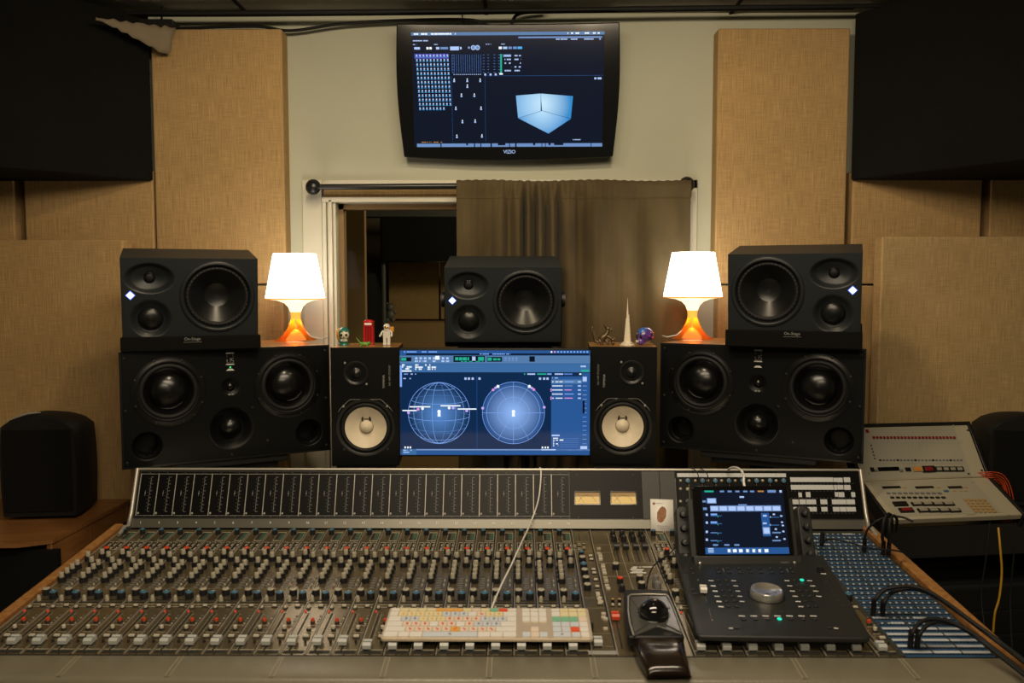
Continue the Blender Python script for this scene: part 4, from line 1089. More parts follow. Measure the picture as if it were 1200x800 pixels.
for x, y, mt in ((92, 416, 'scr_lilac'), (148, 396, 'scr_pink'), (174, 392, 'scr_white'), (330, 388, 'scr_white'), (354, 388, 'scr_lilac'), (433, 405, 'scr_lilac')):
    a = sc.X(mx_(x), my_(y)); sc.b.disc(*a, .0045, .0045 + .0015, mt, 16)
def head(x, y, l=.0013, k=1.0):
    a = sc.X(mx_(x), my_(y)); sc.b.disc(a[0], a[1] + .006 * k, .0055 * k, .0045 + l, 'scr_white', 16)
    sc.b.add([(a[0] - .005 * k, -.0045 - l, a[1] - .010 * k), (a[0] + .005 * k, -.0045 - l, a[1] - .010 * k), (a[0] + .004 * k, -.0045 - l, a[1] + .004 * k), (a[0] - .004 * k, -.0045 - l, a[1] + .004 * k)], [(0, 1, 2, 3)], 'scr_white')
head(271, 420)
cx2, cz2 = sc.X(mx_(707), my_(417)); r2 = (sc.x1 - sc.x0) * 182 / 1113.0
radial('scr_glow_b', (0.30, 0.50, 0.95), (0.008, 0.055, 0.20), r2 * 1.0, (cx2, -.0049, cz2), 1.0)
sc.b.disc(cx2, cz2, r2, .0045 + .0004, 'scr_glow_b', 64)
for f, w in ((1, .0014), (.86, .0012), (.51, .0010)): sc.b.ring(cx2, cz2, r2 * f, w, h_, 'scr_line', 72)
for a in (0, 90, 180, 270): sc.b.line([(cx2, cz2), (cx2 + r2 * math.cos(R(a)), cz2 + r2 * math.sin(R(a)))], .0012, h_, 'scr_line')
for a in (60, 120, 240, 300): sc.b.line([(cx2, cz2), (cx2 + r2 * math.cos(R(a)), cz2 + r2 * math.sin(R(a)))], .0009, h_, 'scr_line')
for x, y, mt, r_ in ((588, 282, 'scr_pink', .0042), (602, 270, 'scr_lilac', .004), (616, 262, 'scr_white', .0048), (800, 262, 'scr_white', .0048), (814, 271, 'scr_lilac', .004), (826, 280, 'scr_pink', .0042), (527, 389, 'scr_lilac', .0045), (887, 384, 'scr_lilac', .0045)):
    a = sc.X(mx_(x), my_(y)); sc.b.disc(*a, r_, .0045 + .0015, mt, 18)
head(707, 420)
Q(928, 203, 1108, 640, 'scr_blue1', 2); Q(928, 222, 1108, 246, 'scr_blue3', 3)
sc.row(mx_(934), my_(210), mx_(968), .009, 'scr_text', 100, 4)
for i in range(5):
    y = 232 + i * 24; sc.row(mx_(934), my_(y), mx_(996), .009, 'scr_white', 101 + i, 5, .9); Q(1006, y, 1060 - (i % 3) * 6, y + 5, ('scr_line', 'scr_bar', 'scr_pink', 'scr_line', 'scr_pink')[i], 5); Q(1084, y - 1, 1102, y + 7, 'scr_text', 5)
    if i in (2, 4): Q(924, y - 6, 930, y + 12, 'scr_pink', 5)
Q(1108, 183, 1155, 665, 'scr_blue1', 2)
for i in range(16): Q(1112, 205 + i * 26, 1136, 210 + i * 26, 'scr_bar' if i % 3 else 'scr_line_dim', 4)
Q(1112, 345, 1124, 420, 'scr_dark', 5); Q(1102, 165, 1150, 176, 'scr_green', 5); Q(1112, 205, 1136, 232, 'scr_text', 4); sc.row(mx_(1100), my_(140), mx_(1150), .016, 'scr_text', 120, 4)
Q(932, 545, 978, 554, 'scr_text', 4)
for i in range(5): sc.row(mx_(940), my_(563 + i * 11), mx_(970), .009, 'scr_white', 130 + i, 4, .8); Q(980, 567 + i * 12, 1090, 569 + i * 12, 'scr_line_dim', 4)
Q(978, 573, 1000, 580, 'scr_white', 5)
Q(136, 630, 1155, 638, 'scr_bar', 2); Q(42, 630, 136, 664, 'scr_blue2', 2); sc.row(mx_(60), my_(634), mx_(110), .010, 'scr_text', 140, 4); sc.row(mx_(60), my_(646), mx_(104), .010, 'scr_text', 141, 4)
for x in (66, 82, 97, 873, 890, 905): Q(x, 615, x + 9, 626, 'scr_white', 4)
Q(136, 640, 1155, 664, 'scr_blue1', 2); Q(1100, 612, 1140, 630, 'scr_text', 4); Q(870, 630, 955, 637, 'scr_text', 4)
put('screen', sc.b.mesh('screen', None), MDM, dp)

# ================================================================== ORNAMENTS ON THE SPEAKERS
def top_at(M, u, v): p = PZ(u, v, M.translation.z + .0006); return T(p.x, p.y, p.z)
G = 'ornaments on the white-cone speakers'
def skull(mb, r, c_main, c_face, face_yaw=0):
    mb.M = RZ(face_yaw)
    mb.sphere((0, .004, r * 1.20), r, c_main, 24, (.92, 1.08, .95))
    mb.sphere((0, -r * .42, r * .62), r * .52, c_face, 18, (1.05, .80, .95))
    mb.sphere((0, -r * .35, r * .30), r * .42, c_main, 16, (1.1, .9, .62))
# green skull with cream face
F_ = top_at(MNL, 403, 404); sk = thing('skull_ornament', 'green painted skull with cream face and orange side', 'ornament', F_, G)
mb = MB(); r = .0225; mb.sphere((0, .004, .036), r, 'skull_green', 28, (.88, 1.0, 1.05)); mb.sphere((0, -.004, .014), .0165, 'skull_green', 20, (1.0, .9, .75)); mb.lathe([(.017, 0), (.0165, .004), (.013, .008)], (0, 0, 0), 'skull_green', 24, axis='z')
put('cranium', mb.mesh('cranium', 60), F_, sk)
mb = MB(); mb.sphere((.004, -.010, .034), .0155, 'skull_cream', 20, (1.0, .75, .95)); mb.box((-.007, -.0185, .013), (.014, -.010, .020), 'skull_cream'); mb.sphere((-.002, -.013, .046), .006, 'skull_green', 12); mb.sphere((.010, -.014, .047), .005, 'skull_green', 12)
put('face', mb.mesh('face', 60), F_, sk)
mb = MB()
for x in (-.004, .012): mb.sphere((x, -.0205, .034), .0042, 'black_gloss', 12, (1, .5, 1.1))
mb.sphere((.004, -.0215, .0265), .0022, 'black_gloss', 8)
for i in range(5): mb.box((-.006 + i * .004, -.0190, .013), (-.0055 + i * .004, -.0183, .020), 'black_gloss')
put('eye_sockets', mb.mesh('eye_sockets', 60), F_, sk)
mb = MB(); mb.sphere((-.0155, .004, .034), .0145, 'skull_orange', 18, (.62, 1.0, 1.5)); put('side_hair', mb.mesh('side_hair', 60), F_, sk)
# red telephone booth
F_ = top_at(MNL, 432.5, 403) ; bt = thing('telephone_booth', 'red toy telephone booth between the green skull and the spaceman', 'ornament', F_, G)
mb = MB(); w = .0155
mb.box((-w - .001, -w - .001, 0), (w + .001, w + .001, .006), 'booth_red')
for sx in (-1, 1):
    for sy in (-1, 1): mb.box((sx * w, sy * w, .006), (sx * (w - .004), sy * (w - .004), .066), 'booth_red')
mb.box((-w, -w, .062), (w, w, .076), 'booth_red'); mb.box((-w - .0012, -w - .0012, .074), (w + .0012, w + .0012, .0775), 'booth_red')
mb.sphere((0, 0, .0775), w * .92, 'booth_red', 20, (1, 1, .32))
put('cabin', mb.mesh('cabin'), F_, bt, .0008)
mb = MB(); mb.box((-w + .003, -w + .003, .006), (w - .003, w - .003, .062), 'booth_dark'); put('windows', mb.mesh('windows'), F_, bt)
mb = MB()
for i in range(9): mb.box((-w + .003, -w + .0005, .010 + i * .006), (w - .003, -w + .002, .0114 + i * .006), 'booth_red')
for x in (-.005, .005): mb.box((x - .0006, -w + .0004, .006), (x + .0006, -w + .002, .062), 'booth_red')
put('glazing_bars', mb.mesh('glazing_bars'), F_, bt)
mb = MB(); mb.box((-.0115, -w - .0008, .0645), (.0115, -w, .0715), 'card_white'); put('sign', mb.mesh('sign'), F_, bt)
# little green chameleon-like figure
F_ = top_at(MNL, 428, 405.5); lz_ = thing('lizard_figurine', 'tiny green lizard figurine in front of the red booth', 'ornament', F_ @ T(0, -.012, 0), G)
mb = MB(); mb.sphere((.0, 0, .008), .0115, 'leaf_green', 18, (1.35, .65, .60)); mb.sphere((.015, -.001, .011), .006, 'leaf_green', 14, (1.3, .8, .8)); mb.sphere((.019, -.005, .0125), .0022, 'black_gloss', 8)
for x, y in ((-.008, -.006), (.008, -.006), (-.008, .006), (.008, .006)): mb.tube([(x, y * .6, .006), (x * 1.3, y * 1.5, .004), (x * 1.5, y * 1.7, .0006)], .0016, 'leaf_green', 8)
put('body', mb.mesh('body', 60), F_ @ T(0, -.012, 0), lz_)
mb = MB(); mb.tube([(-.012, 0, .010), (-.018, .002, .016), (-.024, .004, .024), (-.028, .004, .030)], [.003, .0022, .0014, .0006], 'leaf_green', 8); put('tail', mb.mesh('tail'), F_ @ T(0, -.012, 0), lz_)
# toy spaceman
F_ = top_at(MNL, 453.5, 404); sp = thing('toy_spaceman', 'white toy spaceman with a gold visor, rightmost on the left speaker', 'ornament', F_, G)
mb = MB()
for sx in (-1, 1):
    mb.box((sx * .0015, -.006, .003), (sx * .0115, .006, .025), 'suit_white'); mb.box((sx * .0010, -.009, 0), (sx * .0118, .006, .005), 'suit_white')
mb.box((-.012, -.006, .024), (.012, .006, .030), 'suit_white')
mb.add([(-.013,-.006,.030),(.013,-.006,.030),(.013,.006,.030),(-.013,.006,.030),(-.0095,-.006,.050),(.0095,-.006,.050),(.0095,.006,.050),(-.0095,.006,.050)], [(0,3,2,1),(4,5,6,7),(0,1,5,4),(1,2,6,5),(2,3,7,6),(3,0,4,7)], 'suit_white')
put('body', mb.mesh('body'), F_, sp, .0006)
mb = MB(); mb.tube([(-.011, 0, .047), (-.017, -.001, .040), (-.0185, -.004, .034), (-.0215, -.009, .031)], .0034, 'suit_white', 10); mb.tube([(.011, 0, .047), (.016, -.001, .040), (.0165, -.003, .033), (.015, -.007, .028)], .0034, 'suit_white', 10)
mb.lathe([(.0032, 0), (.0032, .004)], (-.0215, -.009, .028), 'suit_white', 12, axis='z'); put('arms', mb.mesh('arms', 60), F_, sp)
mb = MB(); mb.sphere((0, 0, .0600), .0108, 'suit_white', 24, (1, 1, .98)); mb.lathe([(.0095, 0), (.009, .003)], (0, 0, .0495), 'suit_white', 20, axis='z'); put('helmet', mb.mesh('helmet', 60), F_, sp)
mb = MB(); mb.sphere((0, -.0040, .0590), .0082, 'visor_gold', 20, (.95, .95, .80)); put('visor', mb.mesh('visor', 60), F_, sp)
mb = MB(); mb.box((.007, .004, .043), (.0225, .008, .060), 'skull_orange'); mb.box((-.008, .006, .032), (.008, .012, .048), 'suit_white'); put('pack', mb.mesh('pack'), F_ , sp, .001, label='orange flag-like panel behind the shoulder')
# bronze dragon
F_ = top_at(MNR, 708.5, 404) ; dg_ = thing('dragon_figurine', 'bronze dragon figurine with raised tail, leftmost on the right speaker', 'ornament', F_, G)
mb = MB()
mb.tube([(-.012, 0, .008), (-.010, 0, .018), (-.004, -.001, .026), (.004, -.002, .032), (.009, -.003, .042), (.010, -.003, .050)], [.010, .012, .011, .009, .0075, .006], 'bronze', 14)
mb.sphere((.011, -.004, .054), .009, 'bronze', 16, (1.1, .8, .75)); mb.sphere((.020, -.006, .050), .0055, 'bronze', 12, (1.5, .8, .6)); mb.sphere((.019, -.006, .045), .004, 'bronze', 12, (1.4, .7, .5))
for sx in (-1, 1): mb.tube([(.004, sx * .004, .060), (-.002, sx * .006, .065), (-.006, sx * .006, .070)], [.0022, .0016, .0004], 'bronze', 8)
for i in range(5): mb.add([(.006 - i * .005, 0, .058 - i * .008), (.000 - i * .005, 0, .054 - i * .008), (-.004 - i * .004, 0, .064 - i * .008), (.003 - i * .005, .002, .057 - i * .008)], [(0, 1, 2), (0, 2, 3), (1, 3, 2), (0, 3, 1)], 'bronze')
put('body', mb.mesh('body', 50), F_, dg_)
mb = MB(); mb.tube([(-.018, .0, .008), (-.030, .002, .012), (-.034, .002, .026), (-.037, .002, .040), (-.042, .002, .050), (-.039, .002, .060)], [.007, .006, .005, .004, .0035, .001], 'bronze', 12); mb.sphere((-.040, .002, .054), .005, 'bronze', 10, (.7, .5, 1.6)); put('tail', mb.mesh('tail', 50), F_, dg_)
mb = MB()
for x, y in ((-.018, -.007), (-.018, .007), (.004, -.007), (.006, .006)): mb.tube([(x, y * .7, .016), (x + .004, y * 1.3, .009), (x + .006, y * 1.4, .0035), (x + .012, y * 1.5, .0022)], [.0055, .0045, .0035, .0022], 'bronze', 10)
mb.tube([(.006, -.006, .030), (.016, -.010, .026), (.022, -.012, .020)], [.004, .0032, .0022], 'bronze', 10); mb.sphere((.026, -.010, .0175), .0075, 'bronze', 14); mb.sphere((.026, -.010, .0072), .0068, 'bronze', 12, (1, 1, 1))
put('legs', mb.mesh('legs', 50), F_, dg_)
# model tower
F_ = top_at(MNR, 735, 404.5); tw_ = thing('tower_model', 'cream stepped model skyscraper with a needle spire', 'ornament', F_, G)
mb = MB(); mb.lathe([(.024, 0), (.024, .003), (.019, .004), (.019, .008), (.015, .009), (.015, .012)], (0, 0, 0), 'tower_cream', 6, axis='z'); put('base', mb.mesh('base', 20), F_, tw_, label='stepped cream base')
mb = MB(); z = .012; rr_ = .0125
for k in range(3):
    a = R(90 + 120 * k); hs = (.062, .076, .088)[k]
    for j in range(7):
        z0 = .011 + j * hs / 7; rad = .0115 - j * .00125
        mb.lathe([(.0052 - j * .00028, 0), (.0052 - j * .00028, hs / 7 + .0005 * k), (.0030, hs / 7 + .001)], (rad * .62 * math.cos(a), rad * .62 * math.sin(a), z0), 'tower_cream', 8, axis='z')
mb.lathe([(.0055, .011), (.0048, .055), (.0036, .085), (.0028, .108), (.0018, .122), (.0006, .145), (0, .156)], (0, 0, 0), 'tower_cream', 12, axis='z', cap=False)
put('tower', mb.mesh('tower', 30), F_, tw_)
# purple and blue skull in profile
F_ = top_at(MNR, 755, 404.5) @ RZ(R(-62)); ps = thing('skull_ornament', 'purple and blue painted skull facing left, beside the model tower', 'ornament', F_, G)
mb = MB(); mb.sphere((0, .004, .034), .0270, 'skull_purple', 28, (.86, 1.05, .92)); mb.sphere((0, -.014, .014), .0145, 'skull_purple', 18, (1.05, 1.1, .9)); put('cranium', mb.mesh('cranium', 60), F_, ps)
mb = MB(); mb.sphere((0, -.003, .042), .0215, 'skull_blue', 24, (.84, 1.0, .80)); put('crown_paint', mb.mesh('crown_paint', 60), F_, ps)
mb = MB()
for sx in (-1, 1): mb.sphere((sx * .0105, -.0215, .029), .0055, 'black_gloss', 12, (1, .6, 1)); mb.sphere((sx * .013, -.0165, .038), .0038, 'skull_cream', 10); mb.sphere((sx * .020, .004, .032), .0042, 'dot_red', 10); mb.sphere((sx * .0205, .018, .026), .0036, 'dot_red', 10); mb.sphere((sx * .0195, .010, .042), .0026, 'skull_cream', 10)
mb.box((-.007, -.0295, .011), (.007, -.022, .018), 'skull_cream'); mb.sphere((0, -.028, .022), .0028, 'black_gloss', 8)
put('painted_face', mb.mesh('painted_face', 60), F_, ps)
# ================================================================== MIXING CONSOLE
YB, ZB, AL = 2.30, .870, R(4.6); LEN = .670
SF = FR((0, YB, ZB), 0, -(R(90) - AL))        # surface frame: x right, z away from the operator, -y up out of the surface
SH = lambda u, v, h=0.0: hit(SF, u, v, h)
ZV = lambda v, h=0.0: SH(607, v, h)[1]
XL = SH(142.6, 621)[0]; XR24 = SH(668.5, 621)[0]; PITCH_X = (XR24 - XL) / 24
X25 = SH(690, 621)[0]; XM = SH(755, 621)[0]; XBAY = XM + 8 * PITCH_X; XEND = SH(1161.5, 764)[0] + .004
con = thing('mixing_console', 'large grey mixing console with rows of knobs, wooden ends and a meter bridge', 'mixing console', T(0, 2.0, 0))
I4 = Matrix.Identity(4)
# frame tub
mb = MB(); mb.M = SF
mb.box((XL - .004, .004, -LEN), (XEND + .004, .14, .10), 'bay_dark')
mb.M = I4
mb.box((-.95, 1.95, 0), (-.80, 2.35, .78), 'black_metal'); mb.box((.80, 1.95, 0), (.95, 2.35, .78), 'black_metal')
put('tub', mb.mesh('tub'), I4, con, .003)
# wooden end rails
for x0, x1 in ((XL - .030, XL - .005), (XEND + .005, XEND + .034)):
    mb = MB(); mb.box((x0, -.010, -LEN - .095), (x1, .15, .02), 'console_wood'); put('end_rail', mb.mesh('end_rail'), SF, con, .004, 3, label='polished wooden side rail')
# padded arm rest
mb = MB(); prof = [(-LEN - .003, .06), (-LEN - .003, .001), (-LEN - .008, -.0015)]
for i in range(9):
    a = R(90 * i / 8); prof.append((-LEN - .078 - .016 * math.sin(a), -.0015 + .016 - .016 * math.cos(a)))
prof += [(-LEN - .096, .05), (-LEN - .085, .06)]
n = len(prof); xa_, xb_ = XL - .03, XEND + .012
vs = [(xa_, y, z) for z, y in prof] + [(xb_, y, z) for z, y in prof]
mb.add(vs, [tuple(range(n)), tuple(range(n, 2*n))[::-1]] + [(i, n+i, n+(i+1) % n, (i+1) % n) for i in range(n)], 'vinyl_olive')
arm = put('arm_rest', mb.mesh('arm_rest', 40), SF, con, label='olive vinyl padded arm rest')
for u in (72, 198, 320, 449, 573, 697, 818 + 122, 1070):
    xx = SH(u, 785, .0075)[0]
    mb = MB(); mb.rect(-.0042, -LEN - .084, .0042, -LEN - .009, .0018, 'vinyl_olive')
    for dx in (-.0045, .0045): mb.line([(dx, -LEN - .009), (dx, -LEN - .082)], .0013, .0022, 'stitch')
    put('stitched_seam', mb.mesh('stitched_seam', None), SF @ T(xx, 0, 0), arm)
mb = MB(); mb.box((xa_ + .01, .0005, -LEN + .0), (xb_ - .01, .004, -LEN - .004), 'bay_dark'); put('front_gap', mb.mesh('front_gap'), SF, con)

# --- knob shapes
def knob(prof, mats, n=20):
    mb = MB(); mb.lathe(prof, (0, 0, 0), 'knob_black', n, mats=mats, cap=False); return mb
def ptr(mb, r, h, mt='strip_print'):
    mb.box((-.0006, -h - .0003, .0), (.0006, -h, r), mt); return mb
K_BLUE = ptr(knob([(.0074, 0), (.0070, .004), (.0064, .0135), (.0062, .0150), (0, .0158)], ['knob_black', 'knob_black', 'knob_blue', 'knob_blue']), .006, .0157).mesh('gain_knob', 40)
K_RED = ptr(knob([(.0078, 0), (.0074, .004), (.0068, .0130), (.0064, .0150), (0, .0160)], ['knob_black', 'knob_black', 'knob_red', 'knob_red']), .0055, .0158, 'knob_red').mesh('send_knob', 40)
K_EQ = ptr(knob([(.0096, 0), (.0086, .0112), (.0056, .0118), (.0053, .0225), (.0046, .0238), (0, .0242)], ['knob_black', 'knob_black', 'knob_cream', 'knob_cream', 'knob_cream']), .0046, .0243, 'knob_black').mesh('equalizer_knob', 40)
K_CRM = ptr(knob([(.0092, 0), (.0088, .005), (.0080, .0140), (.0074, .0155), (0, .0165)], ['knob_black', 'knob_black', 'knob_cream', 'knob_cream']), .007, .0163, 'knob_black').mesh('filter_knob', 40)
K_BIGB = ptr(knob([(.0094, 0), (.0090, .005), (.0084, .0150), (.0076, .0162), (0, .0170)], ['knob_black', 'knob_black', 'knob_blue', 'knob_blue']), .007, .0170, 'label_white').mesh('width_knob', 40)
K_BLK = ptr(knob([(.0080, 0), (.0074, .005), (.0066, .0140), (.0060, .0152), (0, .0158)], ['knob_black'] * 4), .0055, .0157).mesh('black_knob', 40)
K_GRY = ptr(knob([(.0085, 0), (.0080, .005), (.0072, .0160), (.0064, .0175), (0, .0180)], ['knob_grey'] * 4), .0055, .0180).mesh('grey_knob', 40)
def btn(w, d, h, mt, base=None, name='push_button'):
    mb = MB()
    if base: mb.fb(-w/2 - .001, -d/2 - .001, w/2 + .001, d/2 + .001, 0, h * .45, base)
    x, z, t = w/2, d/2, .0008
    mb.add([(-x,0,-z),(x,0,-z),(x,0,z),(-x,0,z),(-x+t,-h,-z+t),(x-t,-h,-z+t),(x-t,-h,z-t),(-x+t,-h,z-t)], [(4,5,6,7),(0,1,5,4),(1,2,6,5),(2,3,7,6),(3,0,4,7)], mt)
    return mb.mesh(name)
B_WHT = btn(.0100, .0060, .0055, 'cream_plastic', 'strip_dark', 'cut_button')
B_WIDE = btn(.0125, .0065, .0060, 'cream_plastic', 'strip_dark', 'solo_button')
B_SM = btn(.0065, .0065, .0060, 'cream_plastic', 'strip_dark', 'group_button')
def tall_btn(mt, name):
    mb = MB(); mb.lathe([(.0050, 0), (.0050, .004), (.0040, .005), (.0038, .0105), (0, .0115)], (0, 0, 0), mt, 16, cap=False, mats=['strip_dark', 'strip_dark', mt, mt]); return mb.mesh(name, 40)
B_RED = tall_btn('knob_red', 'mute_button'); B_CRM = tall_btn('cream_plastic', 'listen_button')
B_PEG = knob([(.0048, 0), (.0042, .009), (.0026, .0125), (0, .0135)], ['knob_cream'] * 3, 14).mesh('trim_peg', 40)
L_RED = knob([(.0026, 0), (.0024, .0028), (0, .0042)], ['led_red'] * 2, 12).mesh('indicator_light', 40)
def cap_mesh(mt, name='fader_cap', s=1.0):
    mb = MB(); w = .0085 * s; d = .0125 * s
    mb.box((-w * .8, -.007, -d * .95), (w * .8, 0, d * .9), 'knob_black')
    prof = [(-d, .004), (-d, .0115), (-d * .6, .0155), (-d * .15, .0135), (d * .15, .0135), (d * .6, .0155), (d, .0120), (d, .004)]
    n = len(prof); vs = [(-w, -h, z) for z, h in prof] + [(w, -h, z) for z, h in prof]
    mb.add(vs, [tuple(range(n))[::-1], tuple(range(n, 2*n))] + [(i, (i+1) % n, n+(i+1) % n, n+i) for i in range(n)], mt)
    mb.box((-w * .96, -.0142, -.0006), (w * .96, -.013, .0006), 'knob_black')
    return mb.mesh(name, 30)
CAP = cap_mesh('fader_grey')

# --- channel strip plate with its printing and tiny buttons (shared by all)
def strip_mesh(full=True):
    mb = MB(); p = PITCH_X; w = p - .0030
    mb.fb(.0015, -LEN, .0015 + w, 0, -.004, 0, 'strip_metal')
    mb.fb(.0012, -LEN, .0032, 0, 0, .0022, 'silver_satin')                # bright left edge rail
    X = lambda f: f * p
    def rc(f0, v0, f1, v1, mt, h=.0003): mb.rect(X(f0), ZV(v1), X(f1), ZV(v0), h, mt)
    # top label window
    rc(.50, 624.0, .93, 634.2, 'strip_print', .0002); rc(.515, 624.6, .915, 633.6, 'strip_metal', .0004); rc(.53, 625.2, .68, 633, 'strip_dark', .0006); rc(.76, 625.2, .88, 633, 'strip_green', .0006)
    for f0 in (.18, .46, .74):
        rc(f0 - .02, 635.6, f0 + .20, 645.2, 'strip_print', .0002); rc(f0 - .005, 636.1, f0 + .185, 644.7, 'strip_metal', .0004)
        for k in range(6):
            v = 637 + k * 1.35; mb.fb(X(f0 + .01), ZV(v + .95), X(f0 + .085), ZV(v), 0, .0022, 'knob_black'); mb.fb(X(f0 + .10), ZV(v + .95), X(f0 + .165), ZV(v), 0, .0018, 'knob_cream' if (k * 7) % 3 else 'knob_black')
    # scale ticks round the equaliser knobs
    for f, v in ((.22, 657.5), (.20, 667), (.76, 654.5), (.72, 664), (.20, 697), (.72, 701)):
        cx, cz = X(f), ZV(v)
        for k in range(11):
            a = R(-130 + 26 * k) + math.pi / 2
            mb.line([(cx + .0100 * math.cos(a), cz + .0100 * math.sin(a)), (cx + .0118 * math.cos(a), cz + .0118 * math.sin(a))], .0007, .0003, 'strip_print')
    for v in (647.5, 690.5): mb.line([(X(.08), ZV(v)), (X(.95), ZV(v))], .0006, .0003, 'strip_print')
    for k in range(5):
        v = 678 + k * 2.7; mb.lathe([(.0026, 0), (.0024, .0035), (0, .0045)], (X(.83), 0, ZV(v)), 'knob_cream' if k % 2 else 'knob_grey', 10)
        mb.fb(X(.50), ZV(v + .8), X(.68), ZV(v - .3), 0, .0012, 'knob_grey'); mb.line([(X(.45), ZV(v)), (X(.50), ZV(v))], .0010, .0003, 'strip_print')
    for v in (703.2, 706.2): rc(.10, v, .93, v + 1.2, 'strip_dark', .0004)
    rc(.10, 708.6, .93, 709.1, 'strip_print'); rc(.10, 711.5, .93, 712, 'strip_print')
    # fader slot and scale
    rc(.30, 719, .365, 764, 'strip_dark', .0005)
    mb.line([(X(.26), ZV(719)), (X(.26), ZV(764))], .0006, .0003, 'strip_print'); mb.line([(X(.43), ZV(719)), (X(.43), ZV(764))], .0006, .0003, 'strip_print')
    for k in range(16): v = 721 + k * 2.7; mb.line([(X(.45), ZV(v)), (X(.50 if k % 3 else .53), ZV(v))], .0007, .0003, 'strip_print')
    for k in range(5): v = 722 + k * 3.0; mb.fb(X(.86), ZV(v + .9), X(.93), ZV(v), 0, .0015, 'knob_cream' if k % 2 else 'knob_grey')
    rc(.55, 733.0, .95, 733.4, 'strip_print'); rc(.55, 741.3, .95, 741.7, 'strip_print'); rc(.08, 761.6, .95, 762.2, 'strip_print')
    rc(.12, 763.2, .92, 766.2, 'strip_dark', .0004); mb.lathe([(.0022, 0), (.0020, .0012), (0, .0014)], (X(.5), 0, ZV(767)), 'strip_dark', 10)
    mb.lathe([(.0030, 0), (.0028, .006), (0, .007)], (X(.80), 0, ZV(753.5)), 'strip_dark', 10)
    return mb.mesh('channel_strip')
STRIP = strip_mesh()
FEAT = [ # name, mesh, fx, v
    ('gain_knob', K_BLUE, .37, 626.5), ('send_knob', K_RED, .66, 648.3),
    ('equalizer_knob', K_EQ, .20, 682.5), ('equalizer_knob', K_EQ, .20, 677.2), ('equalizer_knob', K_EQ, .20, 672.2),
    ('filter_knob', K_CRM, .22, 697.5), ('width_knob', K_BIGB, .72, 701.5), ('trim_peg', B_PEG, .20, 704.5),
    ('cut_button', B_WHT, .72, 711.5), ('indicator_light', L_RED, .17, 717.5), ('mute_button', B_RED, .71, 730.5),
    ('listen_button', B_CRM, .70, 739.0), ('solo_button', B_WIDE, .74, 747.5)]
EQ_REST = [(.22, 657.5), (.20, 667.3), (.76, 654.5), (.72, 664)]
rnd = random.Random(11)
rest = MB(); eq_src = ([tuple(v.co) for v in K_EQ.vertices], [tuple(p.vertices) for p in K_EQ.polygons], [K_EQ.materials[p.material_index].name for p in K_EQ.polygons])
def add_mesh(mb, me, x, z, rot=0.0):
    M_ = T(x, 0, z) @ RY(rot); o = len(mb.v); mb.v += [tuple(M_ @ v.co) for v in me.vertices]
    idx = [mb.mi(m_.name) for m_ in me.materials]
    for p in me.polygons: mb.f.append([o + i for i in p.vertices]); mb.m.append(idx[p.material_index])
xs_strips = [XL + i * PITCH_X for i in range(24)] + [XM + i * PITCH_X for i in range(8)]
for i, x in enumerate(xs_strips):
    Ms = SF @ T(x, 0, 0); st = put('channel_strip', STRIP, Ms, con)
    for nm, me, f, v in FEAT:
        if nm == 'equalizer_knob' and i >= 24 and v < 675: 
            add_mesh(rest, me, x + f * PITCH_X, ZV(v), rnd.uniform(-1, 1)); continue
        put(nm, me, Ms @ T(f * PITCH_X, 0, ZV(v)) @ (RY(rnd.uniform(-1.0, 1.0)) if 'knob' in nm and nm != 'trim_peg' else I4), st)
    for f, v in EQ_REST: add_mesh(rest, K_EQ, x + f * PITCH_X, ZV(v), rnd.uniform(-1, 1))
    dv = 4.5 if i >= 15 else 0
    put('fader_cap', CAP, Ms @ T(.33 * PITCH_X, 0, ZV(755 + dv)), st)
    put('group_button', B_SM, Ms @ T(.30 * PITCH_X - .004, 0, ZV(0 or 713.5)), st)
put('equalizer_knob', rest.mesh('equalizer_knobs', 40), SF, con, kind='stuff')

# --- section 25 and the master section
def plate(x0, x1, lines=()):
    mb = MB(); mb.fb(x0 + .0015, -LEN, x1 - .0015, 0, -.004, 0, 'strip_metal'); mb.fb(x0 + .0012, -LEN, x0 + .0032, 0, 0, .0022, 'silver_satin')
    return mb
mb = plate(XR24, X25)
def onp(mb, u0, v0, u1, v1, mt, h=.0003):
    a = SH(u0, v0, h); b = SH(u1, v1, h); mb.rect(min(a[0], b[0]), min(a[1], b[1]), max(a[0], b[0]), max(a[1], b[1]), h, mt)
def C6(cx, cy): return 600 + cx / 6, 560 + cy / 6
for k in range(3):
    u = 672 + k * 5.6; onp(mb, u, 624, u + 2.2, 633, 'strip_dark' if k % 2 else 'strip_green', .0005)
    for j in range(5): onp(mb, u - .5, 636 + j * 1.8, u + 3, 637 + j * 1.8, 'knob_cream' if (j + k) % 3 else 'strip_dark', .0012)
for v in (634.5, 646, 700, 712, 742, 757): mb.line([(XR24 + .004, ZV(v)), (X25 - .003, ZV(v))], .0007, .0003, 'strip_print')
sec = put('monitor_strip', mb.mesh('monitor_strip'), SF, con)
pcol = [(.32, 652, K_BLUE), (.32, 658, K_CRM), (.32, 666.5, K_BIGB), (.32, 673, K_CRM), (.32, 682, K_CRM), (.32, 690.5, K_CRM)]
for f, v, me in pcol: put('monitor_knob', me, SF @ T(XR24 + f * PITCH_X, 0, ZV(v)), sec)
for v in (652, 656, 668, 672, 680, 688): put('monitor_button', B_WHT, SF @ T(XR24 + .78 * PITCH_X, 0, ZV(v)), sec)
for v in (696, 703, 708): put('monitor_button', B_WHT, SF @ T(XR24 + .74 * PITCH_X, 0, ZV(v)), sec)
put('monitor_knob', K_BLK, SF @ T(SH(696, 732)[0] - .010, 0, ZV(737)), sec)
put('fader_cap', CAP, SF @ T(XR24 + .33 * PITCH_X, 0, ZV(755)), sec)

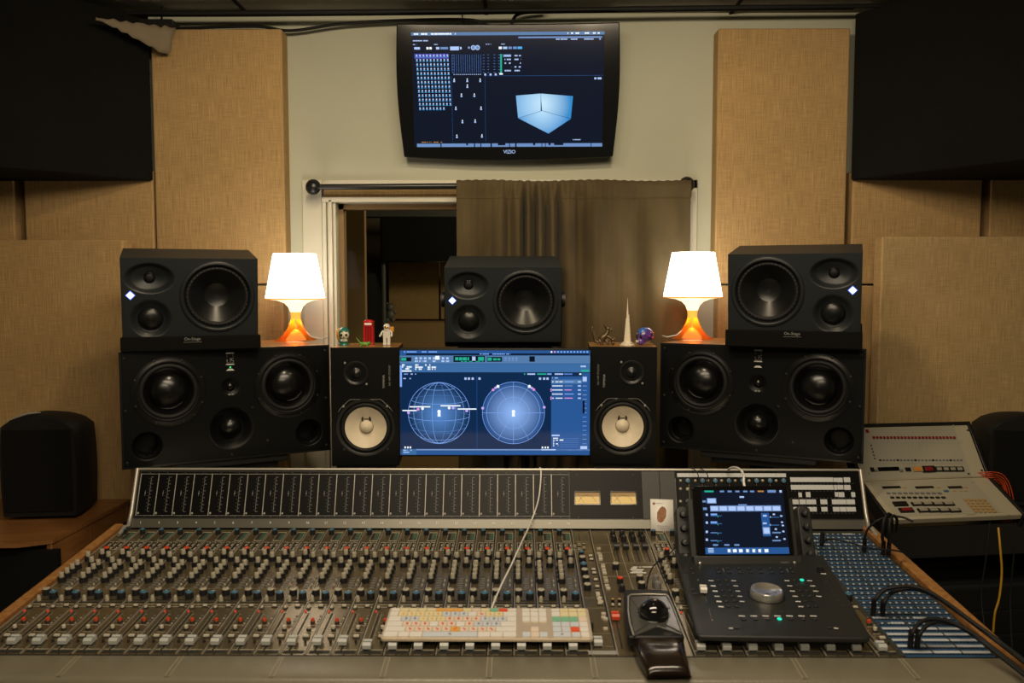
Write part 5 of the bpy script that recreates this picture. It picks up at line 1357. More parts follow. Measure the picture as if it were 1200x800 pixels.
mb = plate(X25, XM)
C9 = lambda cx, cy: (690 + cx / 8.89, 610 + cy / 8.89)
C57 = lambda cx, cy: (690 + cx / 5.714, 660 + cy / 5.714)
def pl(pts, w=.0009, mt='strip_print', conv=C9): mb.line([SH(*conv(*p)) for p in pts], w, .0003, mt)
pl([(190, 130), (270, 430), (310, 570), (480, 740)][:2]); pl([(270, 435), (330, 700)]); pl([(280, 130), (370, 435), (470, 735)]); pl([(390, 130), (480, 435)]); pl([(480, 130), (585, 435)]); pl([(590, 130), (690, 435), (830, 745)])
pl([(60, 250), (640, 250)]); pl([(80, 330), (240, 330)]); pl([(100, 440), (700, 440)]); pl([(120, 580), (760, 580)])
for x0, y0, x1, y1 in ((285, 290, 318, 425), (383, 290, 420, 425), (488, 290, 530, 425), (590, 290, 640, 425)): pl([(x0, y0), (x1, y1)], .0032, 'strip_dark')
for k in range(7):
    for x0 in (325, 425, 530, 635): pl([(x0 + k * 4, 310 + k * 17), (x0 + k * 4 + 16, 310 + k * 17)], .0006)
pl([(178, 360), (224, 570)], .0035, 'strip_dark', C57)
# cream print block in the middle of the section
for x0, y0, x1, y1 in ((440, 488, 500, 500), (430, 505, 575, 516), (445, 522, 560, 532), (430, 536, 600, 547), (520, 478, 545, 486), (555, 478, 690, 486), (455, 478, 510, 486)):
    a = SH(*C9(x0, y0)); b = SH(*C9(x1, y1)); mb.rect(a[0], b[1], b[0], a[1], .0004, 'label_white')
for (x, y) in [(105, 295), (105, 345), (118, 355), (122, 375), (125, 405), (148, 465), (150, 485), (158, 520), (165, 550), (172, 600), (180, 625), (182, 640), (190, 680), (202, 710)]:
    u, v = C9(x, y); a = SH(u - 2.4, v); mb.fb(a[0], ZV(v + .8), a[0] + .0095, ZV(v - .7), 0, .004, 'cream_plastic' if y in (375, 405, 550, 520, 680, 710, 485) else 'knob_cream')
for (x, y) in ((95, 340), (95, 365), (110, 375), (108, 440), (80, 260), (72, 235), (72, 255), (60, 215)):
    u, v = C57(x, y); a = SH(u - 2, v); mb.fb(a[0], ZV(v + .8), a[0] + .009, ZV(v - .7), 0, .004, 'cream_plastic')
a = SH(706, 761); mb.rect(a[0] - .03, ZV(766.5), a[0] + .03, ZV(762), .0004, 'line_grey')
for k in range(6): onp(mb, 693 + k * 3.1, 624, 694.8 + k * 3.1, 631, 'strip_green' if k == 1 else ('strip_print' if k % 2 else 'strip_dark'), .0005)
ms = put('master_section', mb.mesh('master_section'), SF, con)
def mk(nm, me, x, y, conv=C9, base=True):
    u, v = conv(x, y); q = SH(u, v, .0 if base else .014); put(nm, me, SF @ T(q[0], 0, q[1]), ms)
for x, y in ((250, 165), (345, 165), (445, 165), (540, 165), (262, 215), (362, 215), (460, 215), (560, 215)): mk('master_knob', K_BLK, x, y)
SC = cap_mesh('knob_black', 'small_fader_cap', .85)
for x, y in ((288, 270), (383, 270), (488, 270), (585, 270)):
    u, v = C9(x, y); q = SH(u, v, .006); put('small_fader_cap', SC, SF @ T(q[0], 0, q[1]), ms)
for x, y, me in ((280, 500, K_CRM), (325, 650, K_RED), (345, 735, K_BLK), (530, 625, K_CRM), (550, 700, K_CRM), (697, 640, K_GRY), (718, 710, K_GRY)): mk('master_knob', me, x, y)
for x, y in ((160, 285), (205, 285)): mk('master_button', B_SM, x, y, C57); mk('master_knob', knob([(.004, 0), (.0038, .010), (0, .011)], ['knob_black', 'remote_tan'], 14).mesh('small_knob', 40), x, y - 20, C57)
u, v = C57(177, 350); q = SH(u, v, .008); put('master_fader_cap', cap_mesh('knob_red', 'master_fader_cap', .95), SF @ T(q[0], 0, q[1]), ms, label='red fader cap')
# dark steel side gaps round the strips
mb = MB(); mb.fb(XBAY + .0, -LEN, XEND, 0, -.004, 0, 'bay_dark')
# --- patch bay
bx0, bx1 = SH(1057, 764)[0], SH(1160, 764)[0]
rows = 27; z0r, z1r = ZV(766), ZV(627)
mb.rect(bx0 - .012, -LEN + .002, bx1 + .004, -.004, .0006, 'blank_grey')
bay = put('patch_bay', mb.mesh('patch_bay'), SF, con, label='blue and white patch bay full of jack holes')
labels = MB(); holes = MB(); hdr = MB()
nh = 24; Wb = bx1 - bx0
for r_ in range(rows):
    t = r_ / (rows - 1); z = z0r + (z1r - z0r) * t; dz = (z1r - z0r) / (rows - 1)
    white = r_ <= 6 or r_ in (rows - 1, rows - 4, rows - 3)
    labels.fb(bx0, z - dz * .30, bx1, z + dz * .30, .0004, .0012, 'bay_blue')
    if r_ <= 4: hdr.fb(bx0 + .001, z + dz * .26, bx1 - .001, z + dz * .60, .0006, .0016, 'bay_white')
    if r_ <= 4: put('label_card', hdr.mesh('label_card'), SF, bay); hdr = MB()
    for c in range(nh):
        x = bx0 + Wb * (c + .5) / nh
        if white and r_ > 4 and (c // 4 + r_) % 3 == 0: hdr.fb(x - Wb/nh*.42, z + dz * .28, x + Wb/nh*.42, z + dz * .58, .0006, .0016, 'bay_white')
        elif r_ > 4 and c % 2 == (r_ % 2): labels.fb(x - Wb/nh*.30, z + dz * .32, x + Wb/nh*.30, z + dz * .52, .0006, .0013, 'bay_white')
        holes.lathe([(.0036, .0008), (.0036, .0022), (.0024, .0024), (.0020, .0010), (0, .0009)], (x, 0, z), 'black_metal', 8, cap=False)
for x in (.34, .67):
    holes.fb(bx0 + Wb * x - .0012, z0r, bx0 + Wb * x + .0012, z1r, .0006, .0026, 'blank_grey')
put('label_strips', labels.mesh('label_strips'), SF, bay); put('number_card', hdr.mesh('number_card'), SF, bay); put('jack_hole', holes.mesh('jack_hole', 40), SF, bay, kind='stuff')

# --- meter bridge
zb_ = P(607, 607.5, 2.318).z; zt_ = P(607, 551.5, 2.368).z
BL_ = math.hypot(.05, zt_ - zb_); lean = math.atan2(.05, zt_ - zb_)
BF = FR((0, 2.318, zb_), 0, -lean)
BH_ = lambda u, v, h=0.0: hit(BF, u, v, h)
bxl, bxr = BH_(156.5, 607.5)[0], BH_(1012, 607.5)[0]
mb = MB(); mb.M = BF; mb.box((bxl, 0.001, 0), (bxr, .12, BL_), 'blank_grey'); mb.M = I4
mb.box((bxl, 2.325, .80), (bxr, 2.44, zb_ + .01), 'blank_grey')
br = put('meter_bridge', mb.mesh('meter_bridge'), I4, con, .002)
mb = MB(); mb.M = BF; mb.box((bxl - .004, -.004, BL_), (bxr + .004, .125, BL_ + .007), 'silver_satin'); mb.M = I4; put('top_trim', mb.mesh('top_trim'), I4, br, .002)
# cove between surface and bridge, with the channel numbers
cz0 = ZB + .004; CL = math.hypot(2.318 - YB - .002, zb_ - cz0); CF = FR((0, YB + .004, cz0), 0, -math.atan2(.014, zb_ - cz0))
mb = MB(); mb.M = CF; mb.box((bxl - .002, 0, 0), (bxr + .002, .01, CL), 'cove_metal'); mb.box((bxl, -.0012, CL * .90), (bxr, 0, CL), 'bay_dark')
cove = put('number_strip', mb.mesh('number_strip'), I4, br)
for k in range(24):
    text('number', str(k + 1), .0095, 'label_white', CF @ T(XL + (k + .88) * PITCH_X, -.0004, CL * .50), cove)
# side cheeks and bright edging
for sx, bx in ((-1, bxl), (1, bxr)):
    mb = MB(); prof = []
    pt_top = BF @ Vector((0, 0, BL_ + .006)); pb = BF @ Vector((0, 0, 0)); q0 = SF @ Vector((0, 0, -.01))
    path = [pt_top, BF @ Vector((0, 0, BL_ * .5)), BF @ Vector((0, 0, BL_ * .12)), Vector((0, YB + .002, zb_ - .018)), Vector((0, YB - .020, ZB + .014)), Vector((0, YB - .055, ZB + .002))]
    xo = bx + sx * .006
    prof = [(p.y, p.z) for p in path] + [(YB - .055, .80), (2.44, .80), (pt_top.y + .11, pt_top.z - .02)]
    n = len(prof); xs2 = (xo - .005, xo + .005)
    vs = [(xs2[0], y, z) for y, z in prof] + [(xs2[1], y, z) for y, z in prof]
    mb.add(vs, [tuple(range(n)), tuple(range(n, 2*n))[::-1]] + [(i, n+i, n+(i+1) % n, (i+1) % n) for i in range(n)], 'blank_grey')
    ck = put('side_cheek', mb.mesh('side_cheek'), I4, br)
    mb = MB(); mb.tube([(xo + sx * .001, p.y - .003, p.z) for p in path], .0055, 'silver_satin', 10); put('edge_trim', mb.mesh('edge_trim', 60), I4, ck)
# bar meters
mx0, mx1 = BH_(158.5, 607.5)[0], BH_(667.5, 607.5)[0]; mp = (mx1 - mx0) / 24; mh0, mh1 = .006, BL_ - .010
mb = MB()
mb.fb(.0006, mh0 - .004, mp - .0006, mh1 + .006, 0, .0012, 'meter_black')
for a, b in (((.0006, mh0), (.0020, mh1)), ((.0006, mh1 - .0010), (mp - .0004, mh1)), ((.0006, mh0), (mp - .0004, mh0 + .0010))): mb.rect(a[0], a[1], b[0], b[1], .0016, 'line_grey')
mb.fb(.0002, mh0, .0012, mh1, 0, .0030, 'silver_satin')
hh = mh1 - mh0
mb.rect(mp * .60, mh0 + hh * .10, mp * .617, mh0 + hh * .92, .0015, 'label_grey')
for k in range(11): mb.rect(mp * .60, mh0 + hh * (.10 + .082 * k) - .0005, mp * (.74 if k % 2 == 0 else .68), mh0 + hh * (.10 + .082 * k) + .0005, .0015, 'label_grey')
for k in range(10): mb.rect(mp * .50, mh0 + hh * (.14 + .082 * k) - .0004, mp * .54, mh0 + hh * (.14 + .082 * k) + .0004, .0015, 'label_grey')
mb.rect(mp * .34, mh0 + hh * .52, mp * .40, mh0 + hh * .55, .0015, 'label_grey'); mb.rect(mp * .36, mh0 + hh * .47, mp * .38, mh0 + hh * .60, .0015, 'label_grey')
mb.lathe([(.0030, .0012), (.0028, .0026), (0, .0032)], (mp * .12, 0, mh0 + hh * .06), 'line_grey', 12)
for z in (mh0 - .002, mh1 + .003): mb.lathe([(.0011, .001), (0, .0022)], (mp * .5, 0, z), 'line_grey', 8)
MTR = mb.mesh('bar_meter', 40)
for k in range(24): put('bar_meter', MTR, BF @ T(mx0 + k * mp, 0, 0), br)
# needle meters
bp = MB(); a = BH_(668.5, 606); b = BH_(751.5, 553); bp.fb(a[0], .001, b[0], BL_ - .001, 0, .0022, 'meter_black')
for u, v in ((678, 610 - 4), (742, 606), (676, 556), (742, 556)): q = BH_(u, v); bp.lathe([(.0014, .002), (0, .0034)], (q[0], 0, q[1]), 'line_grey', 8)
vp = put('needle_panel', bp.mesh('needle_panel'), BF, br, .0006)
for u0, u1 in ((674.2, 702.2), (716.5, 744.7)):
    a = BH_(u0, 590.3, .003); b = BH_(u1, 576.3, .003); w, h = b[0] - a[0], b[1] - a[1]; Mv = BF @ T(a[0], 0, a[1])
    mb = MB(); mb.fb(-.003, -.003, w + .003, 0, .002, .006, 'black_gloss'); mb.fb(-.003, h, w + .003, h + .003, .002, .006, 'black_gloss'); mb.fb(-.003, 0, 0, h, .002, .006, 'black_gloss'); mb.fb(w, 0, w + .003, h, .002, .006, 'black_gloss')
    nm_ = put('needle_meter', mb.mesh('needle_meter'), Mv, vp, .0005)
    mb = MB(); mb.rect(0, 0, w, h, .0026, 'meter_face'); mb.rect(0, h * .62, w, h, .0027, 'remote_tan')
    mb.line([(w * .5 + w * .42 * math.cos(R(a_)), -h * .35 + h * 1.08 * math.sin(R(a_))) for a_ in range(30, 151, 8)], .0006, .0030, 'strip_dark')
    mb.line([(w * .40, 0), (w * .13, h * .80)], .0009, .0034, 'black_gloss')
    put('dial', mb.mesh('dial', None), Mv, vp, label='amber lit dial with needle')
# grey blanks with seams
mb = MB()
for u0, u1 in ((752.5, 773), (774, 794.5)):
    a = BH_(u0, 606); b = BH_(u1, 553); mb.fb(a[0], .001, b[0], BL_ - .001, 0, .0016, 'blank_grey')
    q = BH_((u0 + u1) / 2, 556); mb.lathe([(.0012, .001), (0, .0026)], (q[0], 0, q[1]), 'black_metal', 8)
put('blank_panel', mb.mesh('blank_panel'), BF, br, .0005)
# knob module
C52 = lambda cx, cy: (790 + cx / 5.196, 540 + cy / 5.196)
def B5(cx, cy, h=0.0): return BH_(*C52(cx, cy), h)
mb = MB(); a = B5(18, 380); b = B5(680, 60); mb.fb(a[0], .001, b[0], BL_ - .001, 0, .0016, 'meter_black')
t0 = B5(18, 98); t1 = B5(678, 76); mb.fb(t0[0], t0[1], t1[0], t1[1], .001, .0028, 'bay_white')
for x in (92, 292, 400, 620): q = B5(x, 84); mb.lathe([(.0012, .0026), (0, .0040)], (q[0], 0, q[1]), 'black_metal', 8)
for x in (20, 103, 185, 270, 352, 435, 520, 603): a = B5(x, 380); b = B5(x, 105); mb.rect(a[0], .004, a[0] + .0008, b[1], .0020, 'line_grey')
km = put('aux_panel', mb.mesh('aux_panel'), BF, br)
for r_, y in enumerate((122, 172, 248, 312)):
    for c, x in enumerate((80, 170, 247, 330, 413, 498, 580, 662)):
        q = B5(x + r_ * 1.0, y)
        if r_ in (0, 2): put('aux_knob', K_BLUE, BF @ T(q[0], 0, q[1]) @ Matrix.Diagonal((1, .6, 1, 1)), km)
        else: put('aux_button', B_PEG, BF @ T(q[0], 0, q[1]) @ Matrix.Diagonal((1.1, .5, 1.1, 1)), km)
        q = B5(x - 42, y - 2); put('aux_button', B_PEG, BF @ T(q[0], 0, q[1]) @ Matrix.Diagonal((.9, .4, .9, 1)), km)
# label panel
mb = MB(); a = B5(692, 372); b = B5(1128, 62); mb.fb(a[0], .001, b[0], BL_ - .001, 0, .0018, 'meter_black'); lp = put('button_panel', mb.mesh('button_panel'), BF, br)
mb = MB()
def lab(x0, y0, x1, y1, split=()):
    a = B5(x0, y1, .002); b = B5(x1, y0, .002); mb = MB(); mb.fb(0, 0, b[0] - a[0], b[1] - a[1], .0016, .0036, 'bay_white')
    put('label_button', mb.mesh('label_button'), BF @ T(a[0], 0, a[1]), lp, .0004)
lab(708, 100, 966, 128); lab(712, 146, 968, 175)
for x0, y0, x1, y1 in ((972, 102, 988, 128), (992, 102, 1024, 130), (1034, 100, 1070, 130), (975, 146, 990, 176), (995, 146, 1028, 174), (1036, 146, 1072, 176), (758, 192, 776, 220), (803, 190, 828, 220), (980, 190, 996, 218), (1002, 190, 1034, 220), (1080, 190, 1100, 220), (722, 234, 756, 264), (764, 234, 800, 264), (806, 234, 838, 264), (842, 234, 862, 264), (892, 234, 930, 264), (962, 234, 1000, 264), (1004, 234, 1044, 264), (1050, 234, 1098, 264), (728, 280, 760, 308), (768, 280, 802, 308), (810, 280, 842, 308), (846, 280, 866, 308), (898, 280, 932, 308), (968, 280, 1004, 308), (1010, 280, 1046, 308), (1052, 280, 1104, 308)): lab(x0, y0, x1, y1)
mb = MB()
for y in (137, 183, 226, 271, 318):
    for x in range(715, 1100, 22):
        q = B5(x, y, .002); mb.fb(q[0] - .0012, q[1] - .0006, q[0] + .0012, q[1] + .0006, .0016, .0030, 'knob_grey')
put('small_marks', mb.mesh('small_marks'), BF, lp)
# ================================================================== ON THE CONSOLE
def on_surface(u, v, h=0.0): q = SH(u, v, h); return SF @ T(q[0], -h, q[1])
# ------------------------------------------------------------------ keyboard
kz = .019
a = SH(445.5, 751, kz); b = SH(695.3, 751.5, kz); c_ = SH(457.3, 714.3, kz); d_ = SH(688.2, 714.8, kz)
KWd = b[0] - a[0]; KD_ = ((c_[1] + d_[1]) - (a[1] + b[1])) / 2
KF = SF @ T(a[0], -kz, (a[1] + b[1]) / 2)
kb = thing('computer_keyboard', 'white computer keyboard with coloured shortcut keys lying across the faders', 'keyboard', KF)
def rrect(x0, z0, x1, z1, r, n=5):
    pts = []
    for cx, cz, a0 in ((x1 - r, z0 + r, -90), (x1 - r, z1 - r, 0), (x0 + r, z1 - r, 90), (x0 + r, z0 + r, 180)):
        for i in range(n + 1): a_ = R(a0 + 90 * i / n); pts.append((cx + r * math.cos(a_), cz + r * math.sin(a_)))
    return pts
mb = MB(); mb.prism(rrect(0, 0, KWd, KD_, .007), -.001, .005, 'keyboard_tan'); put('base', mb.mesh('base'), KF, kb, .0008)
mb = MB(); mb.box((.03, 0, KD_ * .15), (KWd - .03, kz - .0145, KD_ * .35), 'cream_plastic'); mb.box((.03, 0, KD_ * .7), (KWd - .03, kz - .001, KD_ * .95), 'cream_plastic'); put('rear_foot', mb.mesh('rear_foot'), KF, kb)
KM = {}
def key(x0, z0, x1, z1, mt, ink=None, name='key'):
    g = .0009; w, d = x1 - x0 - 2 * g, z1 - z0 - 2 * g; kk = (round(w, 4), round(d, 4), mt, ink)
    if kk not in KM:
        mb = MB(); mb.prism(rrect(0, 0, w, d, .0013, 3), .005, .0072, mt)
        if ink:
            rn = random.Random(str(kk)); cx, cz = w * .5, d * .5
            for _ in range(3):
                ax, az = rn.uniform(-.20, .05) * min(w, .016), rn.uniform(-.28, .1) * d; mb.rect(cx + ax, cz + az, cx + ax + min(w, .016) * .20, cz + az + d * .22, .0075, ink)
        KM[kk] = mb.mesh(name, 40)
    return put(name, KM[kk], KF @ T(x0 + g, 0, z0 + g), kb)
KX = lambda px: (px - 28) / 1148.0 * KWd
rows_z = [(.045, .195), (.200, .355), (.362, .517), (.524, .679), (.686, .841), (.858, .955)]
W_, Y_, P_, O_, R_, B_, G_ = 'key_white', 'key_yellow', 'key_peach', 'key_orange', 'key_red', 'key_bluish', 'key_green'
lay = [
 ((1.6, 1.25, 1.45, 6.1, 1.4, 1.4, 1.5), (W_, W_, W_, B_, W_, W_, W_)),
 ((2.25,) + (1,) * 10 + (2.3,), (W_, P_, P_, P_, P_, P_, O_, P_, P_, P_, P_, W_)),
 ((1.8,) + (1,) * 11 + (1.8,), (W_, P_, P_, P_, W_, P_, P_, W_, P_, B_, B_, B_, W_)),
 ((1.5,) + (1,) * 12 + (1.1,), (W_, B_, B_, Y_, Y_, Y_, P_, P_, P_, P_, B_, B_, B_, W_)),
 ((1,) * 13 + (1.55,), (W_, Y_, Y_, Y_, Y_, Y_, B_, B_, B_, W_, P_, Y_, Y_, W_)),
]
for r_, (ws, cs) in enumerate(lay):
    tot = sum(ws); x = .0042; Wm = KX(768) - .0042 - .002
    for w, c in zip(ws, cs):
        x1 = x + Wm * w / tot
        key(x, rows_z[r_][0] * KD_, x1, rows_z[r_][1] * KD_, c, {'key_white': None, 'key_peach': 'key_red', 'key_bluish': 'key_ink', 'key_yellow': 'key_orange', 'key_orange': 'key_red'}.get(c))
        x = x1
x = .0042
for i in range(14):
    x1 = x + Wm / 14; key(x, rows_z[5][0] * KD_, x1, rows_z[5][1] * KD_, (W_, Y_, Y_, Y_, Y_, O_, O_, O_, Y_, P_, Y_, G_, R_, W_)[i], None, 'function_key'); x = x1
for c in range(3):
    x0 = KX(793 + c * 47); x1 = KX(840 + c * 47)
    key(x0, rows_z[5][0] * KD_, x1, rows_z[5][1] * KD_, W_, None, 'function_key'); key(x0, rows_z[4][0] * KD_, x1, rows_z[4][1] * KD_, W_); key(x0, rows_z[3][0] * KD_, x1, rows_z[3][1] * KD_, W_)
    key(x0, rows_z[0][0] * KD_, x1, rows_z[0][1] * KD_, B_ if c != 1 else P_, None)
key(KX(840), rows_z[1][0] * KD_, KX(887), rows_z[1][1] * KD_, P_)
npc = ((B_, B_, R_, W_), (B_, B_, B_, B_), (B_, B_, B_, W_), (G_, G_, G_, P_), (W_, Y_, Y_, Y_))
for c in range(4):
    x0 = KX(960 + c * 50); x1 = KX(1010 + c * 50)
    key(x0, rows_z[5][0] * KD_, x1, rows_z[5][1] * KD_, (W_, Y_, Y_, Y_)[c], None, 'function_key')
    for r_ in range(1, 5): key(x0, rows_z[r_][0] * KD_, x1, rows_z[r_][1] * KD_, [(B_, B_, R_, W_), (B_, B_, B_, W_), (G_, G_, G_, P_), (W_, Y_, Y_, Y_)][r_ - 1][c], None, 'number_key')
key(KX(960), rows_z[0][0] * KD_, KX(1058), rows_z[0][1] * KD_, B_, 'key_ink', 'number_key'); key(KX(1062), rows_z[0][0] * KD_, KX(1110), rows_z[0][1] * KD_, B_, None, 'number_key'); key(KX(1112), rows_z[0][0] * KD_, KX(1160), rows_z[0][1] * KD_, W_, None, 'number_key')

# white cable from behind the bridge to the keyboard
tip = BF @ Vector((BH_(633, 547)[0], .02, BL_ + .012)); 
def PS(u, v, h): q = SH(u, v, h); return SF @ Vector((q[0], -h, q[1]))
cable('keyboard_cable', 'thin white cable hanging from the meter bridge down to the keyboard', [tip + Vector((0, .05, -.02)), tip, BF @ Vector((BH_(634, 556, .012)[0], -.010, BH_(634, 556, .012)[1])), BF @ Vector((BH_(631, 585, .02)[0], -.02, BH_(631, 585, .02)[1])), BF @ Vector((BH_(622, 612, .035)[0], -.035, BH_(622, 612, .035)[1])), PS(610, 638, .045), PS(600, 660, .04), PS(590, 680, .032), PS(581, 700, .026), PS(576, 713, .022)], .0021, 'white_plastic')

# ------------------------------------------------------------------ trackball
tz = .014
q0 = SH(772, 745, tz); TF = SF @ T(q0[0], -tz, q0[1]) @ RY(R(-1.5))
tb = thing('trackball_mouse', 'black trackball with chrome rim and brown wrist rest beside the keyboard', 'trackball', TF)
TB = lambda cx, cy, h=.02: hit(TF, 690 + cx / 5.714, 660 + cy / 5.714, h)
out = [TB(*p, .012) for p in ((262, 520), (640, 520), (600, 380), (560, 270), (535, 205), (400, 197), (235, 200), (238, 300), (248, 420))]
mb = MB(); mb.prism(out, 0, .022, 'black_plastic'); put('body', mb.mesh('body'), TF, tb, .005, 3)
inn = [TB(*p, .026) for p in ((300, 480), (460, 415), (625, 470), (590, 370), (555, 275), (525, 218), (400, 212), (272, 220), (272, 320), (285, 400))]
mb = MB(); mb.prism(inn, .020, .0255, 'button_grey'); put('top_plate', mb.mesh('top_plate'), TF, tb, .002)
bc = TB(425, 318, .03)
for k, (p1, p2, p3, p4) in enumerate((((275, 225), (400, 216), (400, 260), (330, 300)), ((400, 216), (522, 222), (545, 300), (400, 260)), ((275, 330), (330, 330), (400, 400), (305, 465)), ((540, 325), (572, 330), (620, 460), (505, 405)))):
    mb = MB(); mb.prism([TB(*p, .027) for p in (p1, p4, p3, p2)] if False else [TB(*p, .027) for p in ((p1, p2, p3, p4) if k in () else (p4, p3, p2, p1))][::1], .0245, .0275, 'button_grey')
    put('button', mb.mesh('button'), TF, tb, .0012)
mb = MB(); rp = [TB(*p, .027) for p in ((300, 482), (275, 400), (264, 320), (263, 222), (285, 210), (400, 206), (515, 210), (532, 222), (560, 280), (598, 380), (630, 470))]
mb.tube([(x, -.0275, z) for x, z in rp], .0019, 'silver_satin', 8); put('chrome_rim', mb.mesh('chrome_rim', 60), TF, tb)
bc = TB(432, 330, .03)
mb = MB(); mb.sphere((bc[0], -.029, bc[1] - .003), .0312, 'ball_black', 40); put('ball', mb.mesh('ball', 180), TF, tb, label='large glossy black ball')
mb = MB(); mb.lathe([(.0370, .022), (.0362, .0265), (.0340, .0280), (.0322, .0272), (.0310, .022)], (bc[0], 0, bc[1]), 'black_gloss', 48, cap=False); put('scroll_ring', mb.mesh('scroll_ring', 60), TF, tb)
# wrist rest: a soft swelling pad in front
N1, N2 = 26, 24; L0, L1 = TB(296, 470, .02), TB(642, 465, .02); F0, F1 = TB(392, 733, .006), TB(690, 730, .006)
mid0, mid1 = TB(318, 590, .02), TB(672, 600, .02)
vs = []
for j in range(N2 + 1):
    t = j / N2
    lx = (1-t)**2 * L0[0] + 2*t*(1-t) * (mid0[0] - .002) + t*t * F0[0]; rx = (1-t)**2 * L1[0] + 2*t*(1-t) * (mid1[0] + .002) + t*t * F1[0]
    lz = (L0[1] + .004) * (1 - t) + F0[1] * t
    for i in range(N1 + 1):
        s = i / N1; e = 2 * s - 1; edge = (1 - abs(e) ** 5) ** .5
        h = (.024 - .006 * t) * edge
        h += .004 * math.sin(math.pi * min(1, t * 1.15)) * edge - .006 * math.exp(-((t - .30) / .20) ** 2) * (1 - e * e)
        h *= (1 - max(0, (t - .86) / .14) ** 2.5) if t > .86 else 1
        vs.append((lx + (rx - lx) * s, -max(h, 0) + .004, lz))
fs = [(j*(N1+1)+i, j*(N1+1)+i+1, (j+1)*(N1+1)+i+1, (j+1)*(N1+1)+i)[::-1] for j in range(N2) for i in range(N1)]
mb = MB(); mb.add(vs, fs, 'rest_brown'); wr_ = put('wrist_rest', mb.mesh('wrist_rest', 60), TF, tb, label='glossy dark brown wrist rest')
sm = wr_.modifiers.new('solid', 'SOLIDIFY'); sm.thickness = .006; sm.offset = -1
cable('trackball_cable', 'thin black cable arching from the trackball towards the tablet dock', [PS(757, 696, .030), PS(759, 680, .034), PS(764, 666, .036), PS(772, 657, .036), PS(783, 650, .034), PS(792, 640, .03)], .0017)

# ------------------------------------------------------------------ card against the bridge
ca = BH_(763, 585, .004); cb = BH_(790, 625, .02)
CFm = FR(BF @ Vector(((ca[0] + cb[0]) / 2 + .001, -.006, ca[1])), 0.0, -lean - R(2)) 
cw2 = .0315; chh = .098
cd = thing('paper_card', 'white card with a brown oval print leaning on the meter bridge', 'card', CFm)
mb = MB(); mb.M = RY(R(2)); mb.fb(-cw2, -chh, cw2, 0, -.0004, .0004, 'card_white')
for i in range(20): pass
n = 28; mb.M = RY(R(2)) @ T(-.001, 0, -.042) @ RY(R(14))
mb.add([(.0125 * math.cos(2*math.pi*i/n) * (1 + .06 * math.sin(5*i)), -.0007, .0225 * math.sin(2*math.pi*i/n) * (1 + .03 * math.cos(4*i))) for i in range(n)], [tuple(range(n))], 'card_brown')
mb.M = RY(R(2)); mb.disc(-.022, -.0125, .0038, .0008, 'card_brown', 16)
for k, (x0, x1, z) in enumerate(((-.016, .004, -.0115), (-.014, .022, -.073), (-.010, .020, -.077), (-.006, .022, -.081))): mb.rect(x0, z - .0008, x1, z + .0004, .0008, 'key_ink')
put('card', mb.mesh('card', None), CFm, cd)

# ------------------------------------------------------------------ tablet dock controller
DH = .036
q0 = SH(817, 757, 0); DF = SF @ T(q0[0], 0, q0[1]) @ RY(R(5.5))
dk = thing('control_surface', 'dark grey control surface with tablet screen and silver jog wheel', 'control surface', DF)
D6 = lambda cx, cy, h=DH: hit(DF, 800 + cx / 6, 640 + cy / 6, h)
a = hit(DF, 816, 744.5, DH); b = hit(DF, 1022, 747.5, DH); c1 = hit(DF, 792, 650, DH); c2 = hit(DF, 965, 650, DH)
x0, x1 = a[0], b[0]; z0 = (a[1] + b[1]) / 2; z1 = (c1[1] + c2[1]) / 2 + .02
x0 = (a[0] + c1[0]) / 2; x1 = (b[0] + c2[0]) / 2
def rpoly(pts, r, n=5):
    out = []; N = len(pts)
    for i in range(N):
        p = Vector(pts[i]); a_ = (Vector(pts[i - 1]) - p).normalized() * r; b_ = (Vector(pts[(i + 1) % N]) - p).normalized() * r
        for k in range(n + 1):
            t = k / n; q_ = (p + a_) * (1 - t) ** 2 + p * 2 * t * (1 - t) + (p + b_) * t * t; out.append((q_.x, q_.y))
    return out
mb = MB(); mb.prism(rpoly([a, b, (c2[0], z1), (c1[0], z1)], .016), .024, DH, 'dock_body'); put('body', mb.mesh('body'), DF, dk, .004, 3)
mb = MB(); mb.prism(rrect(x0 + .02, z0 + .028, x1 - .02, z1 - .01, .012), 0, .025, 'black_plastic'); put('base', mb.mesh('base'), DF, dk)
# jog wheel
jc = D6(590, 312, DH + .012)
mb = MB(); mb.lathe([(.0400, DH), (.0395, DH + .0012), (.0365, DH + .0010)], (jc[0], 0, jc[1]), 'black_plastic', 64, cap=False); mb.lathe([(.0350, DH), (.0350, DH + .004), (.0345, DH + .013), (.0325, DH + .0165), (.0270, DH + .0160), (.0250, DH + .0145), (0, DH + .0130)], (jc[0], 0, jc[1]), 'silver', 64, cap=False)
mb.sphere((jc[0] - .002, -(DH + .0140), jc[1] - .0205), .0030, 'black_gloss', 12, (1.3, .4, 1))
put('jog_wheel', mb.mesh('jog_wheel', 40), DF, dk, label='brushed silver jog wheel')
def dbox(mbx, cx, cy, w, d, h, mt, lift=0.0):
    q = D6(cx, cy); mbx.fb(q[0] - w/2, q[1] - d/2, q[0] + w/2, q[1] + d/2, DH + lift, DH + lift + h, mt)
def dkey(cx, cy, mt_lab='key_bluish', led=None, name='surface_button'):
    q = D6(cx, cy); mb = MB(); mb.fb(-.0048, -.0030, .0048, .0030, 0, .0022, 'knob_black'); mb.rect(-.002, -.0007, .002, .0007, .0024, 'knob_grey')
    if led: mb.lathe([(.0052, .0010), (.0045, .0034), (0, .0044)], (0, 0, 0), led, 16)
    return put(name, mb.mesh(name), DF @ T(q[0], -DH, q[1]), dk, .0006)
labs = MB()
